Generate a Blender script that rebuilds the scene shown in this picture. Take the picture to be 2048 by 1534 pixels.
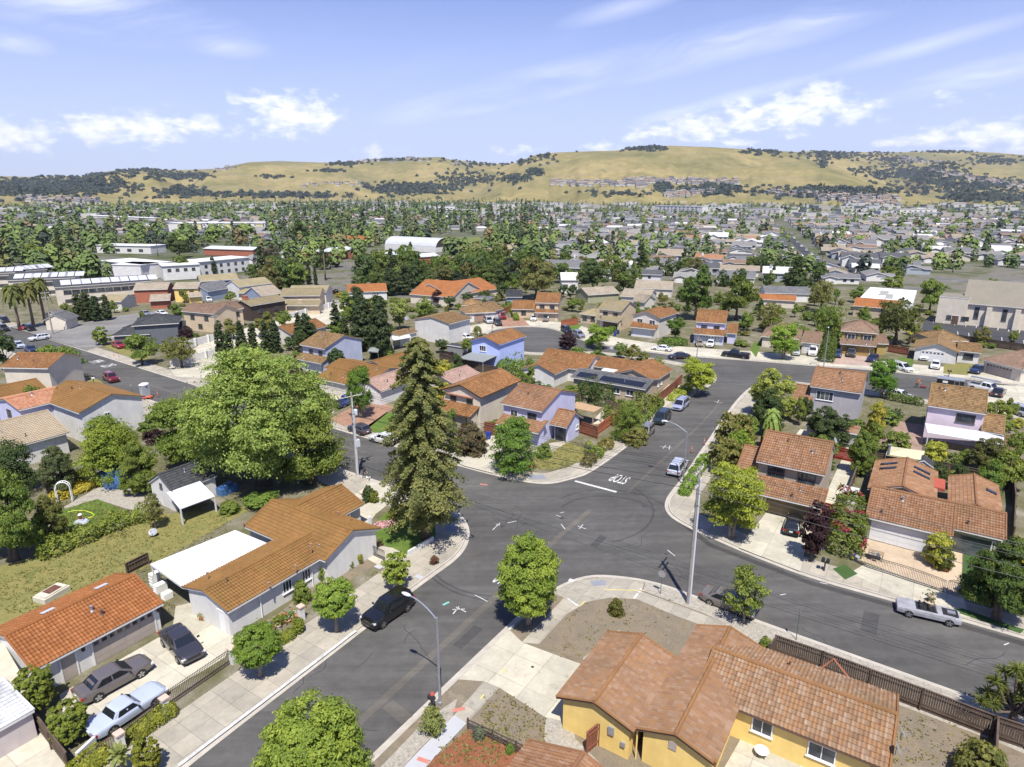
import bpy,bmesh,math,random
import numpy as np
from math import radians,sin,cos,tan,atan2,pi,sqrt,hypot
from mathutils import Vector,Matrix
from mathutils.geometry import delaunay_2d_cdt
for o in list(bpy.data.objects):
 bpy.data.objects.remove(o)
SC = bpy.context.scene
COL = SC.collection
RNG = np.random.default_rng(7)
random.seed(7)
# ------------------------------------------------------------------ camera
FPX,YH,CAMH = 1300.0,388.0,35.0
TH = math.atan((767-YH)/FPX)
cam_d = bpy.data.cameras.new("camera")
cam = bpy.data.objects.new("camera",cam_d);COL.objects.link(cam)
cam.location = (0,0,CAMH)
cam.rotation_euler = (radians(90)-TH,0,0)
cam_d.sensor_width = 36;cam_d.sensor_fit = 'HORIZONTAL'
cam_d.lens = FPX/2048*36
cam_d.clip_start = 1;cam_d.clip_end = 30000
SC.camera = cam
# ------------------------------------------------------------------ light
SUN_EL,SUN_AZ = radians(62),radians(6)
sun_d = bpy.data.lights.new("sun",'SUN');sun = bpy.data.objects.new("sun",sun_d);COL.objects.link(sun)
sun_d.energy = 4.4;sun_d.angle = radians(0.5);sun_d.color = (1.0,0.95,0.87)
sdir = Vector((sin(SUN_AZ)*cos(SUN_EL),-cos(SUN_AZ)*cos(SUN_EL),sin(SUN_EL)))
sun.rotation_euler = sdir.to_track_quat('Z','Y').to_euler()
SC.view_settings.view_transform = 'Standard'
SC.view_settings.look = 'None'
SC.view_settings.exposure = 0.82
SC.view_settings.gamma = 1.0
world = bpy.data.worlds.new("World");SC.world = world
world.use_nodes = True
WN = world.node_tree.nodes;WL = world.node_tree.links
for n in list(WN):WN.remove(n)
class NB:
 """small helper to wire shader nodes"""
 def __init__(s,tree):s.t = tree;s.n = tree.nodes;s.l = tree.links
 def node(s,typ,**kw):
  nd = s.n.new(typ)
  for k,v in kw.items():setattr(nd,k,v)
  return nd
 def link(s,a,b):s.l.new(a,b)
 def m(s,op,a,b=None,c=None,clamp=False):
  nd = s.n.new('ShaderNodeMath');nd.operation = op;nd.use_clamp = clamp
  for i,x in enumerate((a,b,c)):
   if x is None:continue
   if hasattr(x,'links'):s.l.new(x,nd.inputs[i])
   else:nd.inputs[i].default_value = x
  return nd.outputs[0]
 def mix(s,f,a,b,mode='MIX'):
  nd = s.n.new('ShaderNodeMix');nd.data_type = 'RGBA';nd.blend_type = mode
  for sock,x in((nd.inputs[0],f),(nd.inputs[6],a),(nd.inputs[7],b)):
   if hasattr(x,'links'):s.l.new(x,sock)
   else:sock.default_value = x if not isinstance(x,tuple)else(*x[:3],1)
  return nd.outputs[2]
 def noise(s,vec,scale,detail=3,rough=.55,dist=0.0):
  nd = s.n.new('ShaderNodeTexNoise');nd.inputs['Scale'].default_value = scale
  nd.inputs['Detail'].default_value = detail;nd.inputs['Roughness'].default_value = rough
  nd.inputs['Distortion'].default_value = dist
  if vec is not None:s.l.new(vec,nd.inputs['Vector'])
  return nd.outputs['Fac']
 def ramp(s,f,stops,interp='LINEAR'):
  nd = s.n.new('ShaderNodeValToRGB');cr = nd.color_ramp;cr.interpolation = interp
  while len(cr.elements)<len(stops):cr.elements.new(.5)
  for e,(p,c)in zip(cr.elements,stops):
   e.position = p;e.color = (*c,1)if len(c)==3 else c
  if hasattr(f,'links'):s.l.new(f,nd.inputs[0])
  return nd.outputs[0]
 def maprange(s,x,a,b,c=0.,d=1.,smooth=True):
  nd = s.n.new('ShaderNodeMapRange');nd.interpolation_type = 'SMOOTHSTEP' if smooth else 'LINEAR'
  s.l.new(x,nd.inputs[0])
  for i,v in enumerate((a,b,c,d)):nd.inputs[1+i].default_value = v
  return nd.outputs[0]
 def comb(s,x,y,z):
  nd = s.n.new('ShaderNodeCombineXYZ')
  for i,v in enumerate((x,y,z)):
   if hasattr(v,'links'):s.l.new(v,nd.inputs[i])
   else:nd.inputs[i].default_value = v
  return nd.outputs[0]
def build_world():
 b = NB(world.node_tree)
 sky = b.node('ShaderNodeTexSky',sky_type='NISHITA')
 sky.sun_disc = False;sky.sun_elevation = SUN_EL
 sky.sun_rotation = math.atan2(sdir.x,sdir.y)
 sky.altitude = 30;sky.air_density = 1.0;sky.dust_density = 0.6;sky.ozone_density = 1.6
 tc = b.node('ShaderNodeTexCoord')
 sp = b.node('ShaderNodeSeparateXYZ');b.link(tc.outputs['Generated'],sp.inputs[0])
 X,Y,Z = sp.outputs
 az = b.m('MULTIPLY',b.m('ARCTAN2',X,Y),57.2958)
 el = b.m('MULTIPLY',b.m('ARCSINE',Z),57.2958)
 base = b.mix(1.0,sky.outputs[0],(0.66,0.81,1.40),'MULTIPLY')
 # pale veil low over the hills, part of the sky's own colour
 veil = b.maprange(el,0,22,.62,0.04)
 base = b.mix(veil,base,(8.0,8.5,10.6))
 vec = b.comb(az,b.m('MULTIPLY',el,2.0),0.0)
 # cumulus heaps: (azimuth, elevation, half width, half height, weight)
 def seen(x,y):
  u = (x-1024)/FPX;v = (y-767)/FPX;ct,st = cos(TH),sin(TH);fy,fz = ct-v*st,-(st+v*ct)
  return math.degrees(math.atan2(u,fy)),math.degrees(math.atan2(fz,hypot(u,fy)))
 heaps = [(*seen(x,y),rx/24.0,ry/22.0,w)for x,y,rx,ry,w in((25,272,80,30,1),(200,256,90,34,1),(300,258,90,34,1),(385,250,60,26,1),(585,228,110,46,1.1),(495,205,55,20,.8),(655,236,50,26,.9),(470,266,50,14,.6),(750,302,70,13,.5),(1030,300,80,14,.6),(1220,292,70,14,.7),(1300,268,70,20,.9),(1400,255,100,32,1),(1490,235,70,38,1),(1495,212,36,18,.8),(1580,225,90,42,1.1),(1640,200,65,36,1.1),(1705,222,70,26,.9),(1460,285,70,14,.8),(1790,288,50,12,.7),(1870,275,70,20,.9),(1960,268,80,26,1),(2040,268,70,28,1),(1905,196,40,14,.5),(2040,298,60,12,.8))]+[(-52,5,6,1.4,1),(54,5.5,6,1.4,1),(-75,6,10,2,1),(78,6,9,2,1)]
 acc = None
 for a,e,ra,re,w in heaps:
  dx = b.m('DIVIDE',b.m('SUBTRACT',az,a),ra)
  dy = b.m('DIVIDE',b.m('SUBTRACT',el,e),re)
  d = b.m('SQRT',b.m('ADD',b.m('MULTIPLY',dx,dx),b.m('MULTIPLY',dy,dy)))
  k = b.m('MULTIPLY',b.m('SUBTRACT',1.0,d),w)
  acc = k if acc is None else b.m('MAXIMUM',acc,k)
 acc = b.m('MAXIMUM',acc,-.6)
 n1 = b.noise(vec,.75,6,.55,.2)
 cum = b.maprange(b.m('ADD',acc,b.m('MULTIPLY',b.m('SUBTRACT',n1,.52),2.2)),.05,1.0,0,.9)
 # cirrus: long thin streaks drawn out along a slanting direction
 ca,sa = cos(radians(11)),sin(radians(11))
 p = b.m('ADD',b.m('MULTIPLY',az,ca),b.m('MULTIPLY',el,sa))
 q = b.m('SUBTRACT',b.m('MULTIPLY',el,ca),b.m('MULTIPLY',az,sa))
 warp = b.noise(vec,.06,3,.5)
 qv = b.m('ADD',q,b.m('MULTIPLY',warp,6.0))
 n2 = b.noise(b.comb(b.m('MULTIPLY',p,.05),b.m('MULTIPLY',qv,.34),3.3),1.0,6,.60,.3)
 bands = [(*seen(x,y),rx/24.0,ry/22.0,w)for x,y,rx,ry,w in((1130,155,300,34,1.0),(1400,100,260,36,1.0),(1620,45,220,34,.8),(230,22,230,40,1.0),(1950,152,190,24,1.0),(880,212,150,26,.8),(1000,205,190,14,.6),(25,80,60,18,1.0),(420,82,110,24,.7),(1500,188,150,14,.6),(1350,226,100,12,.7),(1850,92,180,16,.5),(1250,15,150,20,.5),(180,60,160,20,.6))]
 acc2 = None
 for a,e,ra,re,w in bands:
  ddx = b.m('SUBTRACT',az,a);ddy = b.m('SUBTRACT',el,e)
  u = b.m('ADD',b.m('MULTIPLY',ddx,ca),b.m('MULTIPLY',ddy,sa))
  v = b.m('SUBTRACT',b.m('MULTIPLY',ddy,ca),b.m('MULTIPLY',ddx,sa*(1 if a>-20 else-.4)))
  d = b.m('SQRT',b.m('ADD',b.m('POWER',b.m('ABSOLUTE',b.m('DIVIDE',u,ra)),2.0),b.m('POWER',b.m('ABSOLUTE',b.m('DIVIDE',v,re)),2.0)))
  k = b.m('MULTIPLY',b.m('SUBTRACT',1.0,d,clamp=True),w)
  acc2 = k if acc2 is None else b.m('MAXIMUM',acc2,k)
 cir = b.m('MULTIPLY',b.maprange(n2,.30,.68),b.m('MULTIPLY',acc2,.72),clamp=True)
 thin = b.m('MULTIPLY',b.maprange(n2,.45,.85),.05)
 cir = b.m('MAXIMUM',cir,thin)
 shade = b.maprange(b.noise(vec,.8,5,.6),.3,.7)
 white = b.mix(shade,(10.2,10.4,11.6),(12.6,12.4,12.4))
 col = b.mix(cir,base,(11.2,11.4,12.6))
 col = b.mix(cum,col,white)
 bg = b.node('ShaderNodeBackground');bg.inputs['Strength'].default_value = 0.065
 b.link(col,bg.inputs['Color'])
 out = b.node('ShaderNodeOutputWorld');b.link(bg.outputs[0],out.inputs['Surface'])
build_world()
SC.cycles.use_denoising = True
SC.cycles.max_bounces = 6;SC.cycles.diffuse_bounces = 3;SC.cycles.glossy_bounces = 2;SC.cycles.transmission_bounces = 2
SC.cycles.volume_bounces = 0;SC.cycles.transparent_max_bounces = 4
# ------------------------------------------------------------------ survey: where a point of the photograph stands on the ground
CT,ST = cos(TH),sin(TH)
def G(px,py,z=0.0):
 u = (px-1024)/FPX;v = (py-767)/FPX
 t = (z-CAMH)/(-(ST+v*CT))
 return np.array([u*t,(CT-v*ST)*t,z])
def HGT(px,py,top):
 """height of something standing at (px,py) whose top is seen in photo row `top`"""
 g = G(px,py);v = (top-767)/FPX
 return CAMH-g[1]*(ST+v*CT)/(CT-v*ST)
def PXM(px,py):
 g = G(px,py);return FPX/(g[1]*CT+CAMH*ST)
AXA,AXB = radians(57.0),radians(-33.0)
def axis(deg):return np.array([cos(radians(deg)),sin(radians(deg)),0.0])
# ------------------------------------------------------------------ meshes
class MB:
 """collects polygons (numpy) and links them as one mesh object"""
 def __init__(s):s.v = [];s.nv = 0;s.ch = []
 def add(s,verts,faces,mat=0,uv=None,tint=None):
  verts = np.asarray(verts,float).reshape(-1,3);faces = np.asarray(faces,np.int64)
  if faces.ndim==1:faces = faces[None,:]
  s.v.append(verts)
  s.ch.append((faces+s.nv,mat,None if uv is None else np.asarray(uv,float).reshape(-1,2),tint))
  s.nv+=len(verts)
 def quad(s,a,b,c,d,mat=0,uv=None):s.add([a,b,c,d],[[0,1,2,3]],mat,uv)
 def obox(s,o,u,v,w,mat=0):
  """box with corner o and edge vectors u, v, w (right-handed)"""
  o,u,v,w = (np.asarray(x,float)for x in(o,u,v,w))
  P = [o,o+u,o+u+v,o+v,o+w,o+u+w,o+u+v+w,o+v+w]
  s.add(P,[[3,2,1,0],[4,5,6,7],[0,1,5,4],[1,2,6,5],[2,3,7,6],[3,0,4,7]],mat)
 def box(s,cx,cy,z0,lx,ly,lz,ang=0.0,mat=0):
  c,d = cos(ang),sin(ang);u = np.array([c,d,0])*lx;v = np.array([-d,c,0])*ly
  s.obox(np.array([cx,cy,z0])-u/2-v/2,u,v,np.array([0,0,lz]),mat)
 def prism(s,poly,z0,z1,mat=0,bottom=False):
  poly = [np.asarray(p,float)[:2]for p in poly];n = len(poly)
  ar = sum(poly[i][0]*poly[(i+1)%n][1]-poly[(i+1)%n][0]*poly[i][1]for i in range(n))
  if ar<0:poly = poly[::-1]
  P = [(*p,z0)for p in poly]+[(*p,z1)for p in poly]
  s.add(P,[list(range(n,2*n))],mat)
  base = s.nv-2*n
  for i in range(n):
   j = (i+1)%n
   s.ch.append((np.array([[base+i,base+j,base+n+j,base+n+i]]),mat,None,None))
 def tube(s,pts,rad,n=8,mat=0,caps=True):
  pts = [np.asarray(p,float)for p in pts]
  if not hasattr(rad,'__len__'):rad = [rad]*len(pts)
  rings = [];up = np.array([0,0,1.0])
  for i,p in enumerate(pts):
   d = pts[min(i+1,len(pts)-1)]-pts[max(i-1,0)];d = d/(np.linalg.norm(d)+1e-9)
   a = np.cross(d,up if abs(d[2])<.95 else np.array([1.0,0,0]));a/=np.linalg.norm(a)+1e-9
   b = np.cross(d,a)
   t = np.arange(n)*2*pi/n
   rings.append(p+rad[i]*(np.cos(t)[:,None]*a+np.sin(t)[:,None]*b))
  F = []
  for i in range(len(pts)-1):
   for k in range(n):
    F.append([i*n+k,(i+1)*n+k,(i+1)*n+(k+1)%n,i*n+(k+1)%n])
  s.add(np.concatenate(rings),F,mat)
  if caps:
   base = s.nv-n*len(pts)
   s.ch.append((np.array([[base+k for k in range(n)]]),mat,None,None))
   s.ch.append((np.array([[base+n*(len(pts)-1)+n-1-k for k in range(n)]]),mat,None,None))
 def lathe(s,prof,n=12,mat=0,c=(0,0,0)):
  c = np.asarray(c,float);t = np.arange(n)*2*pi/n;V = []
  for r,z in prof:V.append(np.stack([np.cos(t)*r,np.sin(t)*r,np.full(n,z)],1)+c)
  F = []
  for i in range(len(prof)-1):
   for k in range(n):F.append([i*n+k,i*n+(k+1)%n,(i+1)*n+(k+1)%n,(i+1)*n+k])
  s.add(np.concatenate(V),F,mat)
  base = s.nv-n*len(prof)
  s.ch.append((np.array([[base+n*(len(prof)-1)+k for k in range(n)]]),mat,None,None))
 def mesh(s,name,mats,off=None,smooth=False):
  me = bpy.data.meshes.new(name)
  if not s.v:return me
  V = np.concatenate(s.v)
  if off is not None:V = V-np.asarray(off)
  loops = [];starts = [];tot = [];mi = [];uvs = [];tin = [];anyuv = any(c[2]is not None for c in s.ch);anyt = any(c[3]is not None for c in s.ch);L = 0
  for f,m,uv,t in s.ch:
   k,w = f.shape
   loops.append(f.ravel());starts.append(L+np.arange(k)*w);tot.append(np.full(k,w));L+=k*w
   mi.append(np.full(k,m))
   if anyuv:uvs.append(uv if uv is not None and len(uv)==k*w else np.zeros((k*w,2)))
   if anyt:tin.append(np.broadcast_to(np.asarray(t if t is not None else .5,float),(k,)))
  loops = np.concatenate(loops);starts = np.concatenate(starts);tot = np.concatenate(tot);mi = np.concatenate(mi)
  me.vertices.add(len(V));me.vertices.foreach_set('co',V.astype(np.float32).ravel())
  me.loops.add(len(loops));me.loops.foreach_set('vertex_index',loops.astype(np.int32))
  me.polygons.add(len(starts));me.polygons.foreach_set('loop_start',starts.astype(np.int32));me.polygons.foreach_set('loop_total',tot.astype(np.int32))
  me.polygons.foreach_set('material_index',mi.astype(np.int32))
  me.polygons.foreach_set('use_smooth',np.full(len(starts),smooth))
  if anyuv:
   ul = me.uv_layers.new(name='UVMap');ul.data.foreach_set('uv',np.concatenate(uvs).astype(np.float32).ravel())
  if anyt:
   at = me.attributes.new('tint','FLOAT','FACE');at.data.foreach_set('value',np.concatenate(tin).astype(np.float32))
  for m in mats:me.materials.append(m)
  me.update(calc_edges=True);me.validate()
  return me
def tag(o,label=None,cat=None,group=None,kind=None):
 if label:o['label'] = label
 if cat:o['category'] = cat
 if group:o['group'] = group
 if kind:o['kind'] = kind
 return o
def thing(name,label,cat,loc=(0,0,0),rz=0.0,group=None):
 o = bpy.data.objects.new(name,None);COL.objects.link(o)
 o.location = [float(x)for x in loc];o.rotation_euler = (0,0,rz);o.empty_display_size = .2
 return tag(o,label,cat,group)
def root_off(p):
 r = p
 while r.parent:r = r.parent
 return np.array(r.location)
def obj(name,mb,mats,parent=None,local=False,smooth=False,**tags):
 """link a mesh; world-coordinate geometry under an unrotated parent, or local=True for geometry in the parent's own frame"""
 if not isinstance(mats,(list,tuple)):mats = [mats]
 off = None
 if parent is not None and not local:off = root_off(parent)
 me = mb.mesh(name,mats,off,smooth)if isinstance(mb,MB)else mb
 o = bpy.data.objects.new(name,me);COL.objects.link(o)
 if parent is not None:o.parent = parent
 tag(o,**tags)
 return o
def solo(name,mb,mats,label,cat,group=None,smooth=False):
 """a thing that is one mesh, its origin on its own footprint"""
 V = np.concatenate(mb.v);c = np.array([V[:,0].mean(),V[:,1].mean(),V[:,2].min()])
 if not isinstance(mats,(list,tuple)):mats = [mats]
 o = bpy.data.objects.new(name,mb.mesh(name,mats,c,smooth));COL.objects.link(o);o.location = c
 return tag(o,label,cat,group)
def dup(root,loc,rz=0.0,scale=1.0,label=None,group=None,color=None):
 r = root.copy();COL.objects.link(r);r.location = [float(x)for x in loc];r.rotation_euler = (0,0,rz)
 r.scale = (scale,)*3 if not hasattr(scale,'__len__')else scale
 if label:r['label'] = label
 if group:r['group'] = group
 if color:r.color = color
 for ch in root.children:
  c = ch.copy();COL.objects.link(c);c.parent = r
  if color:c.color = color
  for g in ch.children:
   d = g.copy();COL.objects.link(d);d.parent = c
   if color:d.color = color
 return r
 # ------------------------------------------------------------------ materials
MATS = {}
def newmat(name):
 m = bpy.data.materials.new(name);m.use_nodes = True
 b = NB(m.node_tree)
 for n in list(b.n):b.n.remove(n)
 out = b.node('ShaderNodeOutputMaterial');bs = b.node('ShaderNodeBsdfPrincipled')
 b.link(bs.outputs[0],out.inputs[0])
 return m,b,bs,out
def coords(b,kind='Object'):
 return b.node('ShaderNodeTexCoord').outputs[kind]
def worldpos(b):return b.node('ShaderNodeNewGeometry').outputs['Position']
def bump(b,bs,h,strength,dist=.02):
 nd = b.node('ShaderNodeBump');nd.inputs['Strength'].default_value = strength;nd.inputs['Distance'].default_value = dist
 b.link(h,nd.inputs['Height']);b.link(nd.outputs[0],bs.inputs['Normal'])
def plain(name,col,rough=.7,var=.18,scale=1.5,metal=0.0,fine=0.0,spec=None,coat=0.0):
 """one colour with soft large-scale wear and optional fine grain"""
 key = ('plain',name)
 if key in MATS:return MATS[key]
 m,b,bs,out = newmat(name)
 P = worldpos(b)
 n = b.noise(P,scale,5,.6)
 k = b.maprange(n,.25,.75,1-var,1+var,smooth=False)
 if fine:
  k = b.m('MULTIPLY',k,b.maprange(b.noise(P,14,2,.6),.25,.75,1-fine,1+fine,smooth=False))
 c = b.mix(1.0,(*col,1),b.comb(k,k,k),'MULTIPLY')
 b.link(c,bs.inputs['Base Color']);bs.inputs['Roughness'].default_value = rough;bs.inputs['Metallic'].default_value = metal
 if spec is not None:bs.inputs['Specular IOR Level'].default_value = spec
 if coat:bs.inputs['Coat Weight'].default_value = coat;bs.inputs['Coat Roughness'].default_value = .05
 MATS[key] = m;return m
def stucco(name,col):
 key = ('stucco',name)
 if key in MATS:return MATS[key]
 m,b,bs,out = newmat(name);P = worldpos(b)
 k = b.maprange(b.noise(P,.6,5,.65),.25,.75,.86,1.1,smooth=False)
 st = b.noise(b.mix(1.0,P,(2.2,2.2,.35),'MULTIPLY'),1.0,4,.6)
 k = b.m('MULTIPLY',k,b.maprange(st,.35,.75,.955,1.03))
 b.link(b.mix(1.0,(*col,1),b.comb(k,k,k),'MULTIPLY'),bs.inputs['Base Color'])
 bs.inputs['Roughness'].default_value = .9
 bump(b,bs,b.noise(P,9,4,.7),.35,.03)
 MATS[key] = m;return m
def rooftile(name,cols,stain=.25,step=False,seed=0.0):
 """per-tile colour from the UV cell (u across, v along the courses), weathering laid over it"""
 key = ('roof',name)
 if key in MATS:return MATS[key]
 m,b,bs,out = newmat(name)
 uv = b.node('ShaderNodeUVMap');sp = b.node('ShaderNodeSeparateXYZ');b.link(uv.outputs[0],sp.inputs[0])
 cu = b.m('FLOOR',sp.outputs[0]);cv = b.m('FLOOR',sp.outputs[1])
 wn = b.node('ShaderNodeTexWhiteNoise',noise_dimensions='3D');b.link(b.comb(cu,cv,seed),wn.inputs[0])
 n = len(cols);stops = [((i+.001)/n,c)for i,c in enumerate(cols)]
 c = b.ramp(wn.outputs['Value'],stops,'LINEAR')
 P = worldpos(b)
 k = b.maprange(b.noise(P,.35,5,.65),.3,.72,1-stain,1+stain*.6,smooth=False)
 c = b.mix(1.0,c,b.comb(k,k,k),'MULTIPLY')
 c = b.mix(b.maprange(b.noise(P,.22,4,.6),.52,.75,0,.45),c,(cols[0][0]*.75,cols[0][1]*.95,cols[0][2]*.9))
 b.link(c,bs.inputs['Base Color']);bs.inputs['Roughness'].default_value = .85;bs.inputs['Specular IOR Level'].default_value = .25
 if step:
  fr = b.m('FRACT',sp.outputs[1]);fu = b.m('FRACT',sp.outputs[0])
  h = b.m('ADD',b.m('SUBTRACT',1.0,fr),b.m('MULTIPLY',b.m('ABSOLUTE',b.m('SUBTRACT',fu,.5)),.8))
  bump(b,bs,h,.5,.06)
 MATS[key] = m;return m
def shingle(name,col,var=.3):
 key = ('shingle',name)
 if key in MATS:return MATS[key]
 return rooftile(name,[tuple(x*(1-var)for x in col),col,tuple(x*(1+var*.7)for x in col)],.18,True)
def glassmat():
 if 'glass' in MATS:return MATS['glass']
 m,b,bs,out = newmat('window_glass')
 n = b.noise(worldpos(b),.7,2)
 b.link(b.ramp(n,[(.3,(.018,.024,.03)),(.55,(.05,.06,.07)),(.75,(.12,.13,.13))]),bs.inputs['Base Color'])
 bs.inputs['Roughness'].default_value = .06;bs.inputs['Specular IOR Level'].default_value = .6
 MATS['glass'] = m;return m
def leafmat(name='leaf',trans=.42):
 if name in MATS:return MATS[name]
 m,b,bs,out = newmat(name)
 oi = b.node('ShaderNodeObjectInfo');at = b.node('ShaderNodeAttribute',attribute_name='tint')
 hs = b.node('ShaderNodeHueSaturation')
 b.link(oi.outputs['Color'],hs.inputs['Color'])
 t = at.outputs['Fac']
 b.link(b.m('ADD',b.m('MULTIPLY',b.m('SUBTRACT',t,.5),-.045),b.m('ADD',.5,b.m('MULTIPLY',b.m('SUBTRACT',oi.outputs['Random'],.5),.03))),hs.inputs['Hue'])
 b.link(b.m('ADD',.62,b.m('MULTIPLY',t,.95)),hs.inputs['Value'])
 b.link(hs.outputs[0],bs.inputs['Base Color']);bs.inputs['Roughness'].default_value = .6;bs.inputs['Specular IOR Level'].default_value = .25
 tr = b.node('ShaderNodeBsdfTranslucent')
 b.link(b.mix(1.0,hs.outputs[0],(1.45,1.3,.5),'MULTIPLY'),tr.inputs['Color'])
 mx = b.node('ShaderNodeMixShader');mx.inputs[0].default_value = trans
 b.link(bs.outputs[0],mx.inputs[1]);b.link(tr.outputs[0],mx.inputs[2]);b.link(mx.outputs[0],out.inputs[0])
 MATS[name] = m;return m
def objcolor(name,rough=.35,coat=0.0,metal=0.0,var=.05,spec=.5):
 """colour taken from the object's own colour, so copies share their mesh"""
 if name in MATS:return MATS[name]
 m,b,bs,out = newmat(name)
 oi = b.node('ShaderNodeObjectInfo')
 k = b.maprange(b.noise(worldpos(b),.8,4),.25,.75,1-var,1+var,smooth=False)
 b.link(b.mix(1.0,oi.outputs['Color'],b.comb(k,k,k),'MULTIPLY'),bs.inputs['Base Color'])
 bs.inputs['Roughness'].default_value = rough;bs.inputs['Metallic'].default_value = metal;bs.inputs['Specular IOR Level'].default_value = spec
 if coat:bs.inputs['Coat Weight'].default_value = coat;bs.inputs['Coat Roughness'].default_value = .04
 MATS[name] = m;return m
BARK = plain('bark',(.10,.075,.055),.95,.35,3)
BARKP = plain('pale_bark',(.24,.20,.16),.95,.3,3)
GLASS = glassmat()
WHITE = plain('white_paint',(.72,.72,.70),.6,.08)
STEEL = plain('galvanised_steel',(.36,.38,.41),.45,.12,2,.6)
BLACKM = plain('black_iron',(.012,.012,.014),.5,.2)
RUBBER = plain('tyre_rubber',(.012,.012,.013),.85,.2)
RIM = plain('wheel_rim',(.42,.43,.45),.3,.1,3,.85)
LEAF = leafmat()
WOODF = plain('fence_wood',(.085,.058,.040),.9,.4,1.2,fine=.25)
WOODR = plain('red_fence_wood',(.24,.028,.018),.85,.2,1.2,fine=.2)
WOODB = plain('redwood_boards',(.19,.066,.035),.85,.25,1.2,fine=.2)
CONC = None
# ------------------------------------------------------------------ ground materials
def asphalt(name,col,streak=True):
 m,b,bs,out = newmat(name);P = worldpos(b)
 k = b.maprange(b.noise(P,.09,6,.65),.3,.7,.74,1.24,smooth=False)
 k = b.m('MULTIPLY',k,b.maprange(b.noise(P,1.1,5,.7),.3,.7,.88,1.12,smooth=False))
 mp = b.node('ShaderNodeMapping');mp.inputs['Rotation'].default_value = (0,0,-AXA);mp.inputs['Scale'].default_value = (.05,.9,1)
 b.link(P,mp.inputs[0])
 k = b.m('MULTIPLY',k,b.maprange(b.noise(mp.outputs[0],1.0,4,.6),.3,.7,.84,1.14))
 k = b.m('MULTIPLY',k,b.maprange(b.noise(P,30,2,.7),.2,.8,.8,1.2,smooth=False))
 c = b.mix(b.maprange(b.noise(P,.16,4,.6),.55,.75,0,.4),(*col,1),(col[0]*1.5,col[1]*1.4,col[2]*1.22))
 b.link(b.mix(1.0,c,b.comb(k,k,k),'MULTIPLY'),bs.inputs['Base Color'])
 bs.inputs['Roughness'].default_value = .88;bs.inputs['Specular IOR Level'].default_value = .3
 bump(b,bs,b.noise(P,40,2,.7),.2,.01)
 return m
def concrete(name,col,panel=1.5,joint=.55,ang=None):
 m,b,bs,out = newmat(name);P = worldpos(b)
 mp = b.node('ShaderNodeMapping');mp.inputs['Rotation'].default_value = (0,0,-(AXA if ang is None else ang));b.link(P,mp.inputs[0])
 br = b.node('ShaderNodeTexBrick');br.offset = 0;br.inputs['Scale'].default_value = 1.0
 br.inputs['Brick Width'].default_value = panel;br.inputs['Row Height'].default_value = panel;br.inputs['Mortar Size'].default_value = .012*panel
 br.inputs['Mortar Smooth'].default_value = .3
 br.inputs['Color1'].default_value = (.86,.86,.86,1);br.inputs['Color2'].default_value = (1.08,1.06,1.04,1);br.inputs['Mortar'].default_value = (joint,joint,joint,1)
 b.link(mp.outputs[0],br.inputs['Vector'])
 k = b.maprange(b.noise(P,.35,6,.65),.3,.7,.82,1.14,smooth=False)
 k = b.m('MULTIPLY',k,b.maprange(b.noise(P,2.6,5,.7),.3,.72,.9,1.08,smooth=False))
 st = b.maprange(b.noise(P,.8,6,.7),.56,.75,1.0,.72)
 k = b.m('MULTIPLY',k,st)
 c = b.mix(1.0,(*col,1),br.outputs['Color'],'MULTIPLY')
 b.link(b.mix(1.0,c,b.comb(k,k,k),'MULTIPLY'),bs.inputs['Base Color']);bs.inputs['Roughness'].default_value = .9;bs.inputs['Specular IOR Level'].default_value = .3
 return m
def blotchy(name,cols,scale=.5,fine=.2,seedv=0,fscale=9):
 m,b,bs,out = newmat(name);P = worldpos(b)
 n = b.noise(P,scale,7,.68,.4)
 nn = len(cols)
 c = b.ramp(n,[(.30+.42*i/max(nn-1,1),c)for i,c in enumerate(cols)])
 k = b.maprange(b.noise(P,fscale,4,.75),.25,.75,1-fine,1+fine,smooth=False)
 b.link(b.mix(1.0,c,b.comb(k,k,k),'MULTIPLY'),bs.inputs['Base Color']);bs.inputs['Roughness'].default_value = .95;bs.inputs['Specular IOR Level'].default_value = .15
 bump(b,bs,b.noise(P,fscale*1.5,3,.7),.5,.05)
 return m
M_ROAD = asphalt('asphalt',(.079,.0765,.071))
M_ROAD2 = asphalt('asphalt_dark',(.045,.046,.050))
M_PATCH = asphalt('asphalt_trench_fill',(.105,.096,.082))
CONC = concrete('pavement_concrete',(.325,.30,.245))
CONCL = concrete('pale_concrete',(.43,.405,.325),2.6,.7)
CONCN = plain('new_concrete',(.36,.365,.38),.9,.06,1)
CONCK = plain('kerb_concrete',(.37,.34,.29),.9,.2,.8,fine=.1)
TILEP = concrete('cream_paving',(.44,.35,.25),2.4,.8)
BRICKP = concrete('brick_paving',(.29,.17,.115),.5,.75)
DIRT = blotchy('bare_dirt',[(.125,.10,.066),(.19,.155,.108),(.16,.135,.10),(.25,.21,.15)],.35,.28)
YARD = blotchy('yard_ground',[(.06,.075,.025),(.11,.105,.055),(.16,.145,.10),(.24,.22,.18)],.25,.3)
DRYG = blotchy('dry_lawn',[(.10,.115,.035),(.20,.175,.062),(.15,.15,.05),(.27,.22,.095)],.45,.3)
LAWN = blotchy('green_lawn',[(.055,.10,.018),(.085,.135,.025),(.12,.16,.035)],.7,.25)
ARTG = blotchy('dense_green_lawn',[(.04,.08,.022),(.055,.10,.03)],.8,.2)
MULCH = blotchy('red_mulch',[(.13,.055,.028),(.22,.085,.045),(.17,.075,.05)],1.2,.35)
GRAVEL = blotchy('gravel',[(.22,.20,.165),(.31,.285,.24),(.26,.24,.2)],1.2,.35,fscale=5)
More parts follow.
